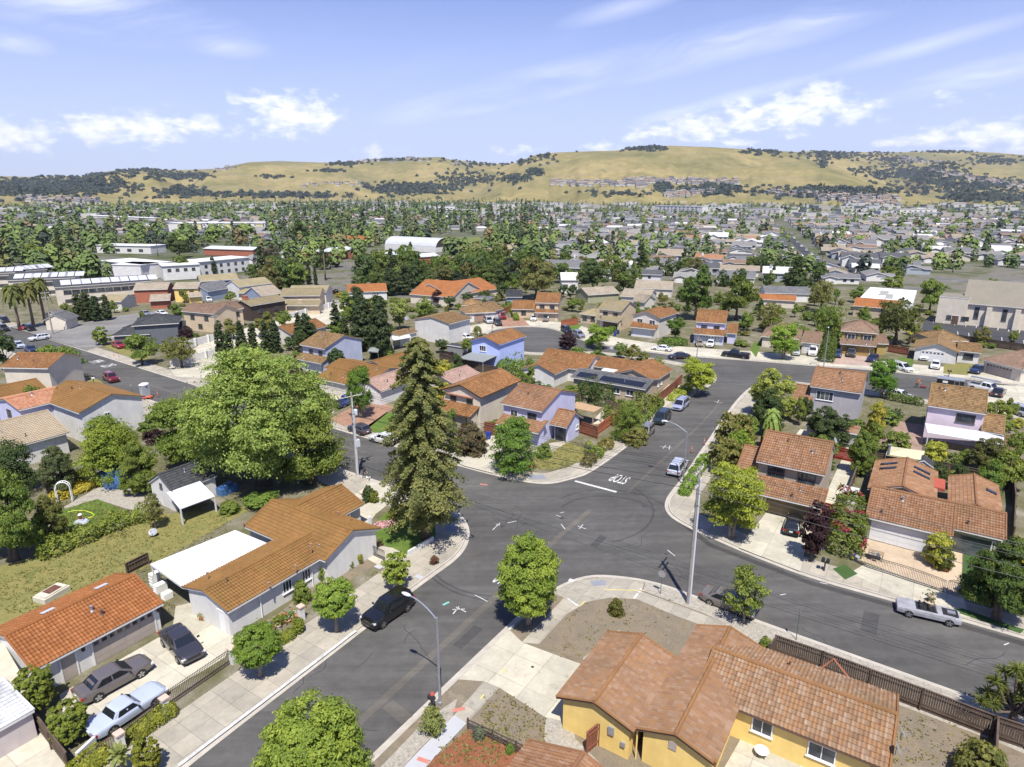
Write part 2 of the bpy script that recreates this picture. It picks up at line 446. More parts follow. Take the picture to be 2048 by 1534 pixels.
def farground():
 m,b,bs,out = newmat('far_ground');P = worldpos(b)
 n = b.noise(P,.035,7,.7,.4);n2 = b.noise(P,.006,4,.6)
 c = b.ramp(n,[(.34,(.045,.06,.02)),(.45,(.09,.095,.05)),(.53,(.15,.14,.115)),(.60,(.10,.10,.098)),(.7,(.21,.195,.165))])
 c = b.mix(b.maprange(n2,.45,.62,0,.5),c,(.055,.075,.025))
 b.link(c,bs.inputs['Base Color']);bs.inputs['Roughness'].default_value = .95;bs.inputs['Specular IOR Level'].default_value = .1
 return m
FARG = farground()
def ground_sheet(name,pts,z,m,kind='structure'):
 """flat polygon through ground points at height z"""
 pts = [np.asarray(p,float)[:2]for p in pts]
 a = sum(pts[i][0]*pts[(i+1)%len(pts)][1]-pts[(i+1)%len(pts)][0]*pts[i][1]for i in range(len(pts)))
 if a<0:pts = pts[::-1]
 vs,es,fs,*_ = delaunay_2d_cdt([Vector(p)for p in pts],[],[list(range(len(pts)))],1,1e-5)
 me = bpy.data.meshes.new(name);me.from_pydata([(p[0],p[1],z)for p in vs],[],[f for f in fs]);me.materials.append(m)
 o = bpy.data.objects.new(name,me);COL.objects.link(o);o['kind'] = kind
 return o
def sheet(name,px,z,m):return ground_sheet(name,[G(*p)for p in px],z,m)
def offset_line(pts,d):
 pts = [np.asarray(p,float)[:2]for p in pts];out = []
 for i,p in enumerate(pts):
  t = pts[min(i+1,len(pts)-1)]-pts[max(i-1,0)];t/=np.linalg.norm(t)+1e-9
  out.append(p+d*np.array([-t[1],t[0]]))
 return out
def smooth_line(pts,it=2):
 pts = [np.asarray(p,float)[:2]for p in pts]
 for _ in range(it):
  q = [pts[0]]
  for a,b in zip(pts[:-1],pts[1:]):q+=[a*.75+b*.25,a*.25+b*.75]
  q.append(pts[-1]);pts = q
 return pts
def strip(name,line,d0,d1,z,m):
 """band along a line between two offsets; offset points that fold back on tight curves are dropped"""
 L0 = np.array([np.asarray(p,float)[:2]for p in line])
 def off(d):
  q = offset_line(L0,d);ok = [np.min(np.hypot(*(L0-p).T))>abs(d)*.96-.01 for p in q]
  good = [k for k,g in enumerate(ok)if g]
  return[p if ok[k]else q[min(good,key=lambda g:abs(g-k))]for k,p in enumerate(q)]
 a,b2 = (offset_line(L0,d0),offset_line(L0,d1))if abs(d1-d0)<1 else(off(d0),off(d1))
 mb = MB()
 for i in range(len(a)-1):
  P = [(*a[i],z),(*a[i+1],z),(*b2[i+1],z),(*b2[i],z)]
  mb.quad(*(P[::-1]if d1<d0 else P))
 return obj(name,mb,m,kind='structure')
HB = .13
def city_block(line_px,close_px,m,side):
 """raised block: its kerb line, then the far corners that close it; side +1 when the block lies left of the line"""
 line = smooth_line([G(*p)for p in line_px])
 poly = line+[G(*p)[:2]for p in close_px]
 mb = MB()
 for p,q in zip(line[:-1],line[1:]):
  P = [(*p,-.2),(*q,-.2),(*q,HB),(*p,HB)]
  mb.quad(*(P if side<0 else P[::-1]))
 obj('kerb_face',mb,CONCK,kind='structure')
 ground_sheet('block_ground',poly,HB,m)
 strip('kerb',line,0,side*.17,HB+.004,CONCK)
 strip('gutter',line,-side*.42,0,.006,CONCK)
 return line
 # ------------------------------------------------------------------ ground, roads, pavements
def build_ground():
 R = 14000
 ground_sheet('ground',[(-R,-400),(R,-400),(R,R),(-R,R)],-.08,FARG)
 sheet('road',[(-500,2300),(2700,2300),(2900,900),(2350,640),(900,600),(-150,575),(-500,800)],0,M_ROAD)
 SW = [(140,1718),(358,1534),(650,1311),(740,1242),(820,1179),(870,1143),(908,1116),(928,1090),(933,1063),(925,1042),(906,1020),(879,1004),(819,985),(714,952),(560,898),(400,838),(287,797),(192,765),(0,697),(-200,640)]
 l1 = city_block(SW,[(-700,640),(-900,1500),(-700,2300)],YARD,1)
 strip('sidewalk',l1,.17,4.2,HB+.008,CONC)
 S = [(560,1702),(761,1507),(1017,1259),(1075,1206),(1112,1181),(1148,1164),(1176,1156),(1205,1154),(1252,1158),(1289,1164),(1332,1175),(1400,1200),(1493,1238),(1838,1362),(2048,1438),(2300,1530)]
 l2 = city_block(S,[(2600,1900),(1900,2300),(400,2300)],DIRT,-1)
 Nb = [(-200,592),(0,646),(179,703),(355,758),(640,847),(800,893),(927,932),(985,947),(1042,960),(1075,965),(1106,965),(1140,956),(1177,945),(1268,879),(1338,819),(1391,784),(1415,772),(1430,760),(1428,746),(1405,736),(1354,724),(1228,706),(1140,702),(1090,707),(1040,704),(1000,692),(972,675)]
 l3 = city_block(Nb,[(930,600),(-150,560)],YARD,1)
 strip('sidewalk',l3,.17,2.6,HB+.008,CONC)
 X = [(972,668),(980,662),(1000,657),(1037,653),(1085,654),(1115,659),(1165,681),(1209,690),(1303,705),(1383,713),(1507,721),(1647,733),(1729,738),(1856,751),(1930,757),(2048,772),(2300,800)]
 l4 = city_block(X,[(2300,600),(1200,560),(932,590),(940,612)],YARD,1)
 strip('sidewalk',l4,.17,8.5,HB+.008,CONCL)
 Eb = [(2300,868),(2048,832),(1950,816),(1850,800),(1700,777),(1600,765),(1560,762),(1530,765),(1505,774),(1480,797),(1450,838),(1425,876),(1400,912),(1374,953),(1345,988),(1336,1006),(1338,1022),(1352,1037),(1385,1055),(1430,1075),(1500,1106),(1621,1153),(1800,1202),(2048,1273),(2300,1346)]
 l5 = city_block(Eb,[(2900,1400),(2900,900)],YARD,1)
 strip('sidewalk',l5,.17,2.9,HB+.008,CONC)
 z = HB+.012
 # corner house lot
 sheet('driveway',[(120,1392),(345,1262),(352,1215),(420,1200),(470,1280),(450,1318),(190,1475),(130,1450)],z+.004,CONCL)
 sheet('lawn',[(738,1062),(790,1010),(868,1020),(872,1075),(818,1113),(770,1092)],z,LAWN)
 sheet('path',[(700,1000),(745,965),(815,985),(830,1010),(775,1012),(752,1030),(735,1052),(715,1040)],z+.004,CONCL)
 sheet('path',[(735,1090),(785,1098),(818,1114),(770,1140),(720,1112)],z+.004,CONCL)
 sheet('planting_bed',[(450,1290),(560,1228),(640,1160),(745,1095),(775,1118),(690,1170),(560,1262),(470,1318)],z,DIRT)
 sheet('backyard_lawn',[(-60,1260),(-20,1140),(70,1115),(280,1040),(330,1030),(460,1020),(520,1010),(300,1135),(90,1215),(0,1260)],z,DRYG)
 sheet('lawn',[(100,1030),(195,1000),(258,1027),(245,1045),(115,1085)],z+.004,LAWN)
 sheet('gravel_path',[(100,1032),(195,978),(260,970),(330,1000),(300,1030),(255,1020),(195,1001)],z,GRAVEL)
 sheet('concrete_yard',[(-120,1500),(68,1432),(150,1560),(60,1700),(-200,1700)],z,CONCL)
 # yellow house lot
 sheet('corner_pavement',[(1021,1264),(1075,1207),(1112,1182),(1148,1165),(1205,1156),(1252,1160),(1289,1165),(1283,1186),(1400,1229),(1500,1268),(1490,1288),(1348,1233),(1273,1201),(1219,1198),(1176,1206),(1133,1231),(1078,1291),(1045,1288)],z,CONC)
 sheet('parkway',[(1022,1264),(1044,1287),(1100,1228),(1128,1198),(1108,1190),(1075,1212)],z+.006,DIRT)
 sheet('driveway',[(1018,1262),(1045,1288),(1085,1303),(1200,1345),(1145,1450),(1089,1437),(998,1378),(968,1366),(917,1362)],z+.004,CONCL)
 sheet('sidewalk',[(968,1366),(998,1378),(933,1450),(909,1433)],z,CONC)
 sheet('new_sidewalk',[(909,1433),(933,1450),(868,1519),(760,1640),(735,1615),(842,1501)],z+.004,CONCN)
 sheet('mulch_bed',[(936,1462),(1060,1500),(1040,1620),(770,1640),(868,1521)],z,MULCH)
 sheet('gravel_bed',[(850,1445),(915,1400),(905,1437),(840,1500),(760,1590),(730,1570)],z,GRAVEL)
 sheet('side_path',[(1092,1438),(1145,1445),(1150,1480),(1230,1560),(1180,1620),(1110,1520),(1088,1480)],z,GRAVEL)
 sheet('gravel_bed',[(1165,1320),(1215,1275),(1240,1262),(1225,1300),(1180,1345)],z+.004,GRAVEL)
 sheet('gravel_strip',[(1291,1166),(1332,1177),(1400,1202),(1493,1240),(1838,1364),(2048,1440),(2300,1532),(2230,1590),(2000,1490),(1790,1410),(1500,1290),(1497,1270),(1404,1228),(1286,1184)],HB+.008,GRAVEL)
 sheet('patio',[(1430,1570),(1492,1462),(1700,1562),(1640,1680)],z,CONCL)
 # lavender house lot and its neighbours
 sheet('driveway',[(895,918),(930,890),(990,872),(1035,905),(1000,945),(985,948),(927,933)],z+.004,CONCL)
 sheet('lawn',[(1052,918),(1100,908),(1135,884),(1182,905),(1160,925),(1110,940),(1058,940)],z+.008,DRYG)
 sheet('path',[(1035,905),(1075,902),(1100,888),(1128,884),(1132,888),(1105,906),(1040,918)],z+.016,CONC)
 sheet('driveway',[(600,806),(655,778),(705,790),(655,838),(640,846)],z+.004,CONCL)
 sheet('brick_driveway',[(658,840),(735,800),(790,815),(722,870)],z+.004,BRICKP)
 sheet('lawn',[(725,860),(775,825),(850,850),(830,890)],z+.004,LAWN)
 sheet('court',[(350,754),(338,735),(400,690),(450,668),(560,640),(690,600),(720,612),(640,660),(470,700),(430,760)],z+.004,CONCL)
 sheet('side_street',[(175,702),(215,690),(260,655),(340,640),(330,620),(150,645),(60,648),(20,655)],z+.008,asphalt('pale_asphalt',(.17,.165,.155)))
 sheet('lawn',[(205,692),(250,690),(300,715),(285,728)],z+.004,DRYG)
 sheet('lawn',[(172,750),(200,762),(225,785),(180,772)],z+.012,DRYG)
 sheet('side_yard',[(1305,800),(1338,770),(1385,775),(1330,815),(1275,860),(1265,850)],z+.012,CONCL)
 sheet('patio',[(1180,850),(1210,815),(1240,820),(1215,850)],z,CONCL)
 # far side of the court
 sheet('front_lawn',[(1118,657),(1135,648),(1165,650),(1148,668)],z+.004,LAWN)
 sheet('front_lawn',[(1500,700),(1508,685),(1523,688),(1512,716)],z+.004,LAWN)
 sheet('front_lawn',[(1785,726),(1800,715),(1828,720),(1822,745)],z+.004,LAWN)
 sheet('front_lawn',[(1886,748),(1888,730),(1950,728),(1935,752)],z+.004,DRYG)
 sheet('brick_driveway',[(1660,729),(1680,708),(1745,715),(1740,733)],z+.004,concrete('pink_paving',(.36,.27,.22),.6,.8))
 sheet('brick_driveway',[(1003,655),(1000,640),(1040,632),(1060,652)],z+.004,BRICKP)
 sheet('car_park',[(1838,672),(1850,640),(2048,662),(2350,690),(2350,740),(2048,700)],z,M_ROAD2)
 # east block
 sheet('driveway',[(1478,1098),(1545,1010),(1600,1000),(1640,1030),(1612,1090),(1600,1145)],z+.004,CONCL)
 sheet('tiled_court',[(1712,1120),(1738,1066),(1850,1095),(1925,1060),(1922,1195),(1850,1172)],z+.004,TILEP)
 sheet('front_lawn',[(1928,1092),(2010,1112),(2000,1200),(1922,1185)],z+.004,ARTG)
 sheet('driveway',[(1700,1148),(1730,1130),(1925,1195),(1940,1240),(1830,1210)],z+.008,CONCL)
 sheet('parkway_lawn',[(1665,1140),(1690,1132),(1715,1150),(1690,1162)],z+.012,ARTG)
 sheet('parkway_lawn',[(1895,1222),(1925,1220),(2048,1262),(2040,1270)],z+.012,ARTG)
 sheet('patio',[(1755,885),(1800,845),(1850,852),(1842,910),(1800,925)],z,concrete('terracotta_paving',(.27,.19,.15),1,.8))
 sheet('patio',[(1565,905),(1600,860),(1700,870),(1700,915)],z,CONCL)
 sheet('side_yard',[(1640,1015),(1690,905),(1720,905),(1690,1010)],z+.004,CONCL)
 sheet('driveway',[(1880,806),(1950,770),(2100,775),(2200,845),(2048,838)],z,CONCL)
 # trench repairs, patches and tyre marks on the asphalt
 def lane(px,w,m,zz=.004,name='trench_patch'):
  ln = [G(*p)[:2]for p in px];strip(name,ln,-w/2,w/2,zz,m)
 lane([(688,1472),(850,1323),(1008,1178),(1119,1072),(1180,1020)],.62,M_PATCH)
 lane([(520,1628),(688,1472)],.62,M_PATCH)
 lane([(775,1408),(815,1440)],1.0,M_PATCH,.008)
 lane([(1255,985),(1330,915),(1405,845),(1440,805)],.35,M_PATCH)
 lane([(300,770),(430,812),(640,880),(730,905)],.5,M_PATCH)
 lane([(1345,1030),(1420,1090),(1621,1166),(1850,1230),(2048,1288)],.7,asphalt('oily_asphalt',(.045,.042,.04)),.005,'gutter_stain')
 lane([(1560,1280),(1838,1380),(2048,1452)],.9,asphalt('stained_asphalt',(.05,.045,.042)),.0045,'gutter_stain')
 tm = asphalt('tyre_marks',(.052,.051,.052))
 r2 = np.random.default_rng(3)
 for cx,cy,r,a0,a1 in((1220,1040,6,20,150),(1225,1035,7.2,15,140),(1000,1110,7,200,300),(1010,1105,8.2,205,290),(1490,745,9,180,300),(1500,745,11,190,290),(1060,678,8,0,300),(1060,680,9.5,20,280),(1150,1010,9,290,30+360)):
  c = G(cx,cy)[:2];t = np.radians(np.linspace(a0,a1,16))
  strip('tyre_mark',[c+r*np.array([cos(x),sin(x)])for x in t],-.11,.11,.0035+.0002*r2.random(),tm)
  # pavement ramps with dark studs at the corners
 for px in([(1180,1165),(1209,1163),(1214,1172),(1186,1175)],[(1054,953),(1060,961),(1095,960),(1085,951)],[(895,1050),(914,1052),(908,1066),(888,1063)]):
  sheet('tactile_paving',px,HB+.02,plain('tactile_paving',(.20,.21,.24),.8,.1))
 yl = plain('survey_paint_white',(.46,.46,.44),.8,.35,3,fine=.3)
 def paint(pxs,w=.1,m=yl,zz=.0065,name='road_marking'):
  ln = [G(*p)[:2]for p in pxs];strip(name,ln,-w/2,w/2,zz,m)
 paint([(1150,962),(1233,984)],.42)
 paint([(1138,1159),(1150,1163)],.42)
 paint([(358,1534),(650,1312),(712,1264)],.26,yl,HB+.016,'painted_kerb')
 for p in([(905,1219),(930,1218)],[(906,1228),(918,1213)],[(912,1214),(932,1224)],[(1112,1030),(1128,1036)],[(1120,1026),(1128,1024)],[(1122,1048),(1130,1058)],[(1155,1052),(1172,1058)],[(1158,1058),(1166,1049)],[(985,1060),(1000,1046)],[(992,1048),(1005,1052)],[(1015,1046),(1033,1042)],[(1320,893),(1345,896)],[(1326,897),(1332,890)],[(1338,899),(1340,891)],[(1428,803),(1446,806)],[(1434,806),(1438,800)],[(950,1190),(975,1203)],[(1335,1100),(1350,1112)],[(1560,1190),(1572,1188)],[(1640,1165),(1655,1168)],[(2008,1290),(2018,1286)]):
  paint(p,.09)
 for p in([(886,1210),(898,1204)],):paint(p,.2,plain('survey_paint_green',(.15,.45,.38),.7))
 for p in([(1000,1350),(1012,1340)],[(960,1402),(968,1392)],[(1160,1215),(1170,1205)],[(1208,1182),(1290,1184)]):paint(p,.08,plain('survey_paint_yellow',(.62,.5,.12),.7),HB+.024)
 for p in([(835,1520),(858,1528)],[(960,968),(975,970)],[(905,1425),(930,1420)]):paint(p,.3,plain('survey_paint_red',(.45,.16,.12),.8),HB+.026 if p[0][1]>1000 else .008)
 for p in([(1268,1200),(1275,1190)],[(1278,1188),(1282,1180)],[(1018,1262),(1028,1252)],[(1135,1200),(1155,1214)]):paint(p,.2,yl,HB+.024)
 # bays of the car park
 for i in range(12):
  x0 = 1868+i*21.5;y0 = 640+i*2.6
  paint([(x0,y0),(x0-2,y0+6)],.16,yl,z+.006)
  x1 = 1915+i*22;y1 = 664+i*2.9
  paint([(x1,y1),(x1+1,y1+7)],.16,yl,z+.006)
  # writing on the road
 def road_text(txt,cpx,ang,wid,hgt):
  cu = bpy.data.curves.new('lettering','FONT');cu.body = txt;cu.align_x = 'CENTER';cu.align_y = 'CENTER';cu.size = 1.0;cu.offset = .012
  t = bpy.data.objects.new('lettering',cu);COL.objects.link(t)
  dg = bpy.context.evaluated_depsgraph_get();me = bpy.data.meshes.new_from_object(t.evaluated_get(dg))
  bpy.data.objects.remove(t)
  V = np.zeros(len(me.vertices)*3);me.vertices.foreach_get('co',V);V = V.reshape(-1,3)
  lo,hi = V.min(0),V.max(0);V[:,0] = (V[:,0]-(lo[0]+hi[0])/2)/(hi[0]-lo[0])*wid;V[:,1] = (V[:,1]-(lo[1]+hi[1])/2)/(hi[1]-lo[1])*hgt;V[:,2] = 0
  me.vertices.foreach_set('co',V.astype(np.float32).ravel());me.update();me.materials.clear();me.materials.append(yl)
  o = bpy.data.objects.new('road_marking',me);COL.objects.link(o);o['kind'] = 'structure'
  g = G(*cpx);o.location = (g[0],g[1],.0075);o.rotation_euler = (0,0,ang)
 road_text('STOP',(1239,958),AXA+pi/2,2.2,2.5)
 road_text('STOP',(1017,1158),AXA-pi/2,2.2,2.5)
 road_text('25',(217,731),radians(-36+90+180-90+90-90)+pi/2+pi/2,2.2,2.6)
 road_text('MPH',(194,723),radians(-36+90+180-90+90-90)+pi/2+pi/2,2.6,2.6)
 # manholes and utility covers
 iron = plain('cast_iron',(.05,.045,.042),.7,.3)
 for p,r in(((1290,1012),.42),((1124,1036),.3),((1005,1052),.3),((1065,1337),.12),((1332,1108),.2)):
  g = G(*p);mb = MB();mb.lathe([(r,.0),(r,.012),(r*.8,.014),(r*.8,.011),(.01,.011)],20,0,(g[0],g[1],.002 if p[1]!=1337 else z+.003));obj('manhole_cover',mb,iron,kind='structure')
 for p in((757,1136),(838,1156),(1838,1215),(1988,1238)):
  g = G(*p);mb = MB();mb.box(g[0],g[1],HB+.012,.8,.5,.012,AXB);obj('utility_lid',mb,CONCN,kind='structure')
build_ground()
def build_cracks():
 r = np.random.default_rng(12);m = plain('crack_sealant',(.028,.028,.03),.6,.2)
 for i in range(46):
  px,py = [(r.uniform(560,1000),r.uniform(1150,1480)),(r.uniform(950,1330),r.uniform(960,1130)),(r.uniform(1200,1460),r.uniform(790,1000)),(r.uniform(1350,2000),r.uniform(1120,1380))][i%4]
  p = G(px,py)[:2];a = (AXA if i%3 else AXB)+r.normal()*.25;P = [p]
  for k in range(int(r.integers(5,14))):a+=r.normal()*.3;P.append(P[-1]+r.uniform(.25,.6)*np.array([cos(a),sin(a)]))
  strip('road_crack',P,-.022,.022,.0052,m)
 for px,py,w,l,c in((640,1420,1.2,2.2,.085),(905,1290,.9,3.0,.055),(1330,930,1.4,1.6,.09),(1720,1260,1.2,3.2,.058),(1180,1090,.8,2.4,.052),(700,900,1.5,2.4,.08),(1010,1000,2.2,1.0,.082)):
  g = G(px,py);mb = MB();u = np.array([cos(AXA),sin(AXA),0]);v = np.array([-u[1],u[0],0]);o = np.array([g[0],g[1],.0048]);mb.quad(o,o+v*-w,o+v*-w+u*l,o+u*l);obj('road_patch',mb,asphalt('patch_%d'%int(c*1000),(c,c*.97,c*.94)),kind='structure')
build_cracks()
# ------------------------------------------------------------------ hills
def _interp(az,pts):
 xs = np.array([atan2((p[0]-1024),FPX/CT*1.0)for p in pts]);hs = []
 for p in pts:
  v = (p[1]-767)/FPX;hs.append(-(ST+v*CT)/(CT-v*ST))
 a2 = []
 for p in pts:
  u = (p[0]-1024)/FPX;v = (p[1]-767)/FPX
  fy = CT-v*ST;a2.append(atan2(u,fy))
  # elevation per horizontal distance
 h2 = [h*cos(a)for h,a in zip(hs,a2)]
 o = np.argsort(a2)
 return np.interp(az,np.array(a2)[o],np.array(h2)[o])
 # crest lines as seen in the photograph: (column, row), the distance of the crest, of the foot, and how fast the far side falls
RIDGES = [(3600,2450,[(900,398),(960,380),(1000,345),(1040,322),(1075,309),(1110,305),(1160,303),(1230,301),(1270,296),(1340,291),(1420,294),(1500,299),(1560,306),(1620,320),(1680,338),(1740,358),(1800,378),(1845,392),(1900,400)]),(4100,2900,[(330,392),(380,372),(410,345),(450,334),(500,324),(560,322),(640,325),(700,324),(760,320),(830,315),(880,314),(920,325),(960,340),(1020,356),(1080,372),(1130,396)]),(3300,2500,[(120,398),(160,365),(210,349),(260,347),(310,346),(335,362),(370,378),(420,396)]),(4600,3300,[(-500,350),(-200,352),(0,352),(60,354),(120,352),(160,353),(220,342),(300,338),(360,340),(420,338),(520,336),(640,326),(760,320),(880,316),(960,326),(1000,328),(1060,324),(1150,330),(1240,390)]),(4700,3500,[(1450,380),(1500,303),(1550,301),(1600,304),(1650,302),(1700,316),(1740,326),(1770,345),(1800,372),(1830,394)]),(6200,4400,[(1480,380),(1560,306),(1620,302),(1700,304),(1780,305),(1850,303),(1900,301),(1960,304),(2000,306),(2048,310),(2200,312),(2500,318),(2900,330)]),(4800,3300,[(1790,392),(1830,350),(1870,326),(1920,328),(1960,345),(2000,350),(2048,352),(2300,350),(2700,360)]),(3000,2600,[(1880,400),(1920,386),(1950,380),(1985,382),(2030,400)]),(3000,2300,[(-700,370),(-300,372),(-100,372),(60,378),(120,384),(200,392),(260,404)]),]
PHS = np.random.default_rng(11).random((24,4))*2*pi
def nz(az,d,k):
 """smooth pseudo-noise over azimuth and distance"""
 s = 0
 for i in range(6):
  f = 2.2**i
  p = PHS[(k*5+i)%24]
  s = s+np.sin(az*19*f+p[0]+1.3*np.sin(d*.0016*f+p[1]))*np.cos(d*.0022*f+p[2]+1.1*np.sin(az*13*f+p[3]))/(1.75**i)
 return s
def hill_height(az,d):
 az = np.asarray(az,float);d = np.asarray(d,float)
 H = np.full(np.broadcast(az,d).shape,-6.0)
 for k,(D,F,pts)in enumerate(RIDGES):
  el = _interp(az,pts)
  a2 = [atan2((p[0]-1024)/FPX,CT-(p[1]-767)/FPX*ST)for p in pts]
  lo,hi = min(a2),max(a2)
  inside = np.clip((az-lo)/.012,0,1)*np.clip((hi-az)/.012,0,1)
  if lo<-.7:inside = np.clip((hi-az)/.012,0,1)
  if hi>.7:inside = np.clip((az-lo)/.012,0,1)
  peak = CAMH+D*el
  f = F+130*nz(az,D*.4+0*d,k+3)
  t = np.clip((d-f)/(D-f),0,None)
  up = np.where(t<1,(np.clip(t,0,1)**1.0)*.45+.55*(np.sin((np.clip(t,0,1)-.5)*pi)*.5+.5),np.clip(1-((t-1)*1.1)**2,-.4,1))
  gul = nz(az,d,k);amp = np.clip(1.2*t,0,1)*np.clip((1.0-np.clip(t,0,1))*3.0,.0,1)
  h = peak*up*inside-3*(1-inside)+amp*gul*np.maximum(peak,0)*.085-(t<=0)*3
  H = np.maximum(H,h)
 return H
def hillmat():
 m,b,bs,out = newmat('dry_grass_hills');P = worldpos(b)
 n = b.noise(P,.0035,7,.68,.5);n2 = b.noise(P,.02,5,.7);n3 = b.noise(P,.0016,3,.6)
 c = b.ramp(n,[(.28,(.10,.10,.038)),(.42,(.175,.155,.062)),(.55,(.235,.195,.082)),(.70,(.30,.24,.11))])
 k = b.maprange(n2,.3,.7,.84,1.14)
 c = b.mix(1.0,c,b.comb(k,k,k),'MULTIPLY')
 c = b.mix(b.maprange(n3,.5,.66,0,.5),c,(.10,.108,.048))
 mp = b.node('ShaderNodeMapping');mp.inputs['Scale'].default_value = (.002,.002,.07);b.link(P,mp.inputs[0])
 tr = b.maprange(b.noise(mp.outputs[0],1.0,3,.6),.5,.62,0,.28)
 c = b.mix(tr,c,(.22,.19,.125))
 sc = b.maprange(b.noise(P,.011,6,.7),.62,.72,0,.8)
 c = b.mix(sc,c,(.045,.058,.028))
 b.link(c,bs.inputs['Base Color']);bs.inputs['Roughness'].default_value = 1.0;bs.inputs['Specular IOR Level'].default_value = 0
 return m
def build_hills():
 na,nd = 760,190
 az = np.linspace(radians(-62),radians(62),na);d = np.concatenate([np.linspace(1900,5000,140),np.linspace(5030,8200,nd-140)])
 A,D = np.meshgrid(az,d,indexing='ij')
 H = hill_height(A,D)
 V = np.stack([np.sin(A)*D,np.cos(A)*D,H],-1).reshape(-1,3)
 i,j = np.meshgrid(np.arange(na-1),np.arange(nd-1),indexing='ij')
 a = (i*nd+j).ravel();F = np.stack([a,a+nd,a+nd+1,a+1],1)[:,::-1]
 mb = MB();mb.add(V,F)
 obj('hills',mb,hillmat(),smooth=True,kind='structure')
build_hills()
def hill_hit(px,py):
 """where the line of sight through a photo point meets the hills"""
 u = (px-1024)/FPX;v = (py-767)/FPX
 dv = np.array([u,CT-v*ST,-(ST+v*CT)]);hn = hypot(dv[0],dv[1]);a = atan2(dv[0],dv[1])
 ds = np.arange(2000,8000,12.0);zz = CAMH+ds*dv[2]/hn
 hh = np.maximum(hill_height(np.full_like(ds,a),ds),0)
 k = np.nonzero(zz<=hh)[0]
 if len(k)==0:return None
 D = ds[k[0]]
 return np.array([sin(a)*D,cos(a)*D,max(hh[k[0]],0)])
 # ------------------------------------------------------------------ houses
TERRA = rooftile('terracotta_tiles',[(0.167,0.0746,0.0276),(0.221,0.105,0.0408),(0.265,0.141,0.0617),(0.191,0.0904,0.0342)],.22)
TERRA_O = rooftile('orange_tiles',[(0.245,0.0938,0.0304),(0.294,0.119,0.0427),(0.23,0.0881,0.0285)],.12)
TERRA_M = rooftile('mottled_tiles',[(.18,.09,.046),(.225,.125,.068),(.265,.165,.105),(.21,.105,.052),(.24,.13,.067)],.2)
TERRA_P = rooftile('pale_mottled_tiles',[(.185,.11,.062),(.25,.16,.095),(.30,.21,.14),(.225,.125,.068),(.265,.15,.075)],.18)
TERRA_B = rooftile('brown_tiles',[(0.132,0.0791,0.038),(0.186,0.113,0.0513),(0.23,0.147,0.0684)],.2)
TERRA_C = rooftile('corner_house_tiles',[(0.181,0.0904,0.0285),(0.225,0.115,0.0399),(0.201,0.111,0.0342)],.2)
SHAKE_M = rooftile('flat_mottled_tiles',[(.20,.112,.062),(.235,.14,.082),(.265,.17,.108),(.22,.122,.066),(.25,.138,.068)],.2,True)
SHAKE_T = rooftile('tan_shake',[(0.225,0.186,0.109),(0.274,0.232,0.138),(0.245,0.203,0.119)],.15,True)
PINKR = rooftile('pale_pink_tiles',[(.34,.225,.18),(.38,.265,.215),(.31,.2,.16)],.15)
CREAMR = rooftile('cream_tiles',[(.30,.24,.165),(.35,.285,.205),(.32,.26,.18)],.12)
GREYS = shingle('grey_shingles',(.115,.115,.12),.25)
DARKS = shingle('dark_shingles',(.045,.047,.05),.25)
TANS = shingle('tan_shingles',(.26,.22,.165),.18)
BROWNS = shingle('brown_shingles',(.19,.125,.085),.2)
WHITER = plain('white_flat_roof',(.62,.62,.61),.6,.04,.6)
TRIMW = plain('white_trim',(.62,.61,.58),.6,.1)
TRIMB = plain('brown_trim',(.12,.07,.045),.7,.15)
FRAMEW = plain('window_frame_white',(.72,.72,.72),.5,.05)
FRAMED = plain('window_frame_dark',(.08,.07,.06),.5,.1)
GDOORW = plain('white_garage_door',(.62,.62,.62),.55,.05)
D_VENT = plain('dull_brown_vent',(.10,.06,.045),.7,.2)
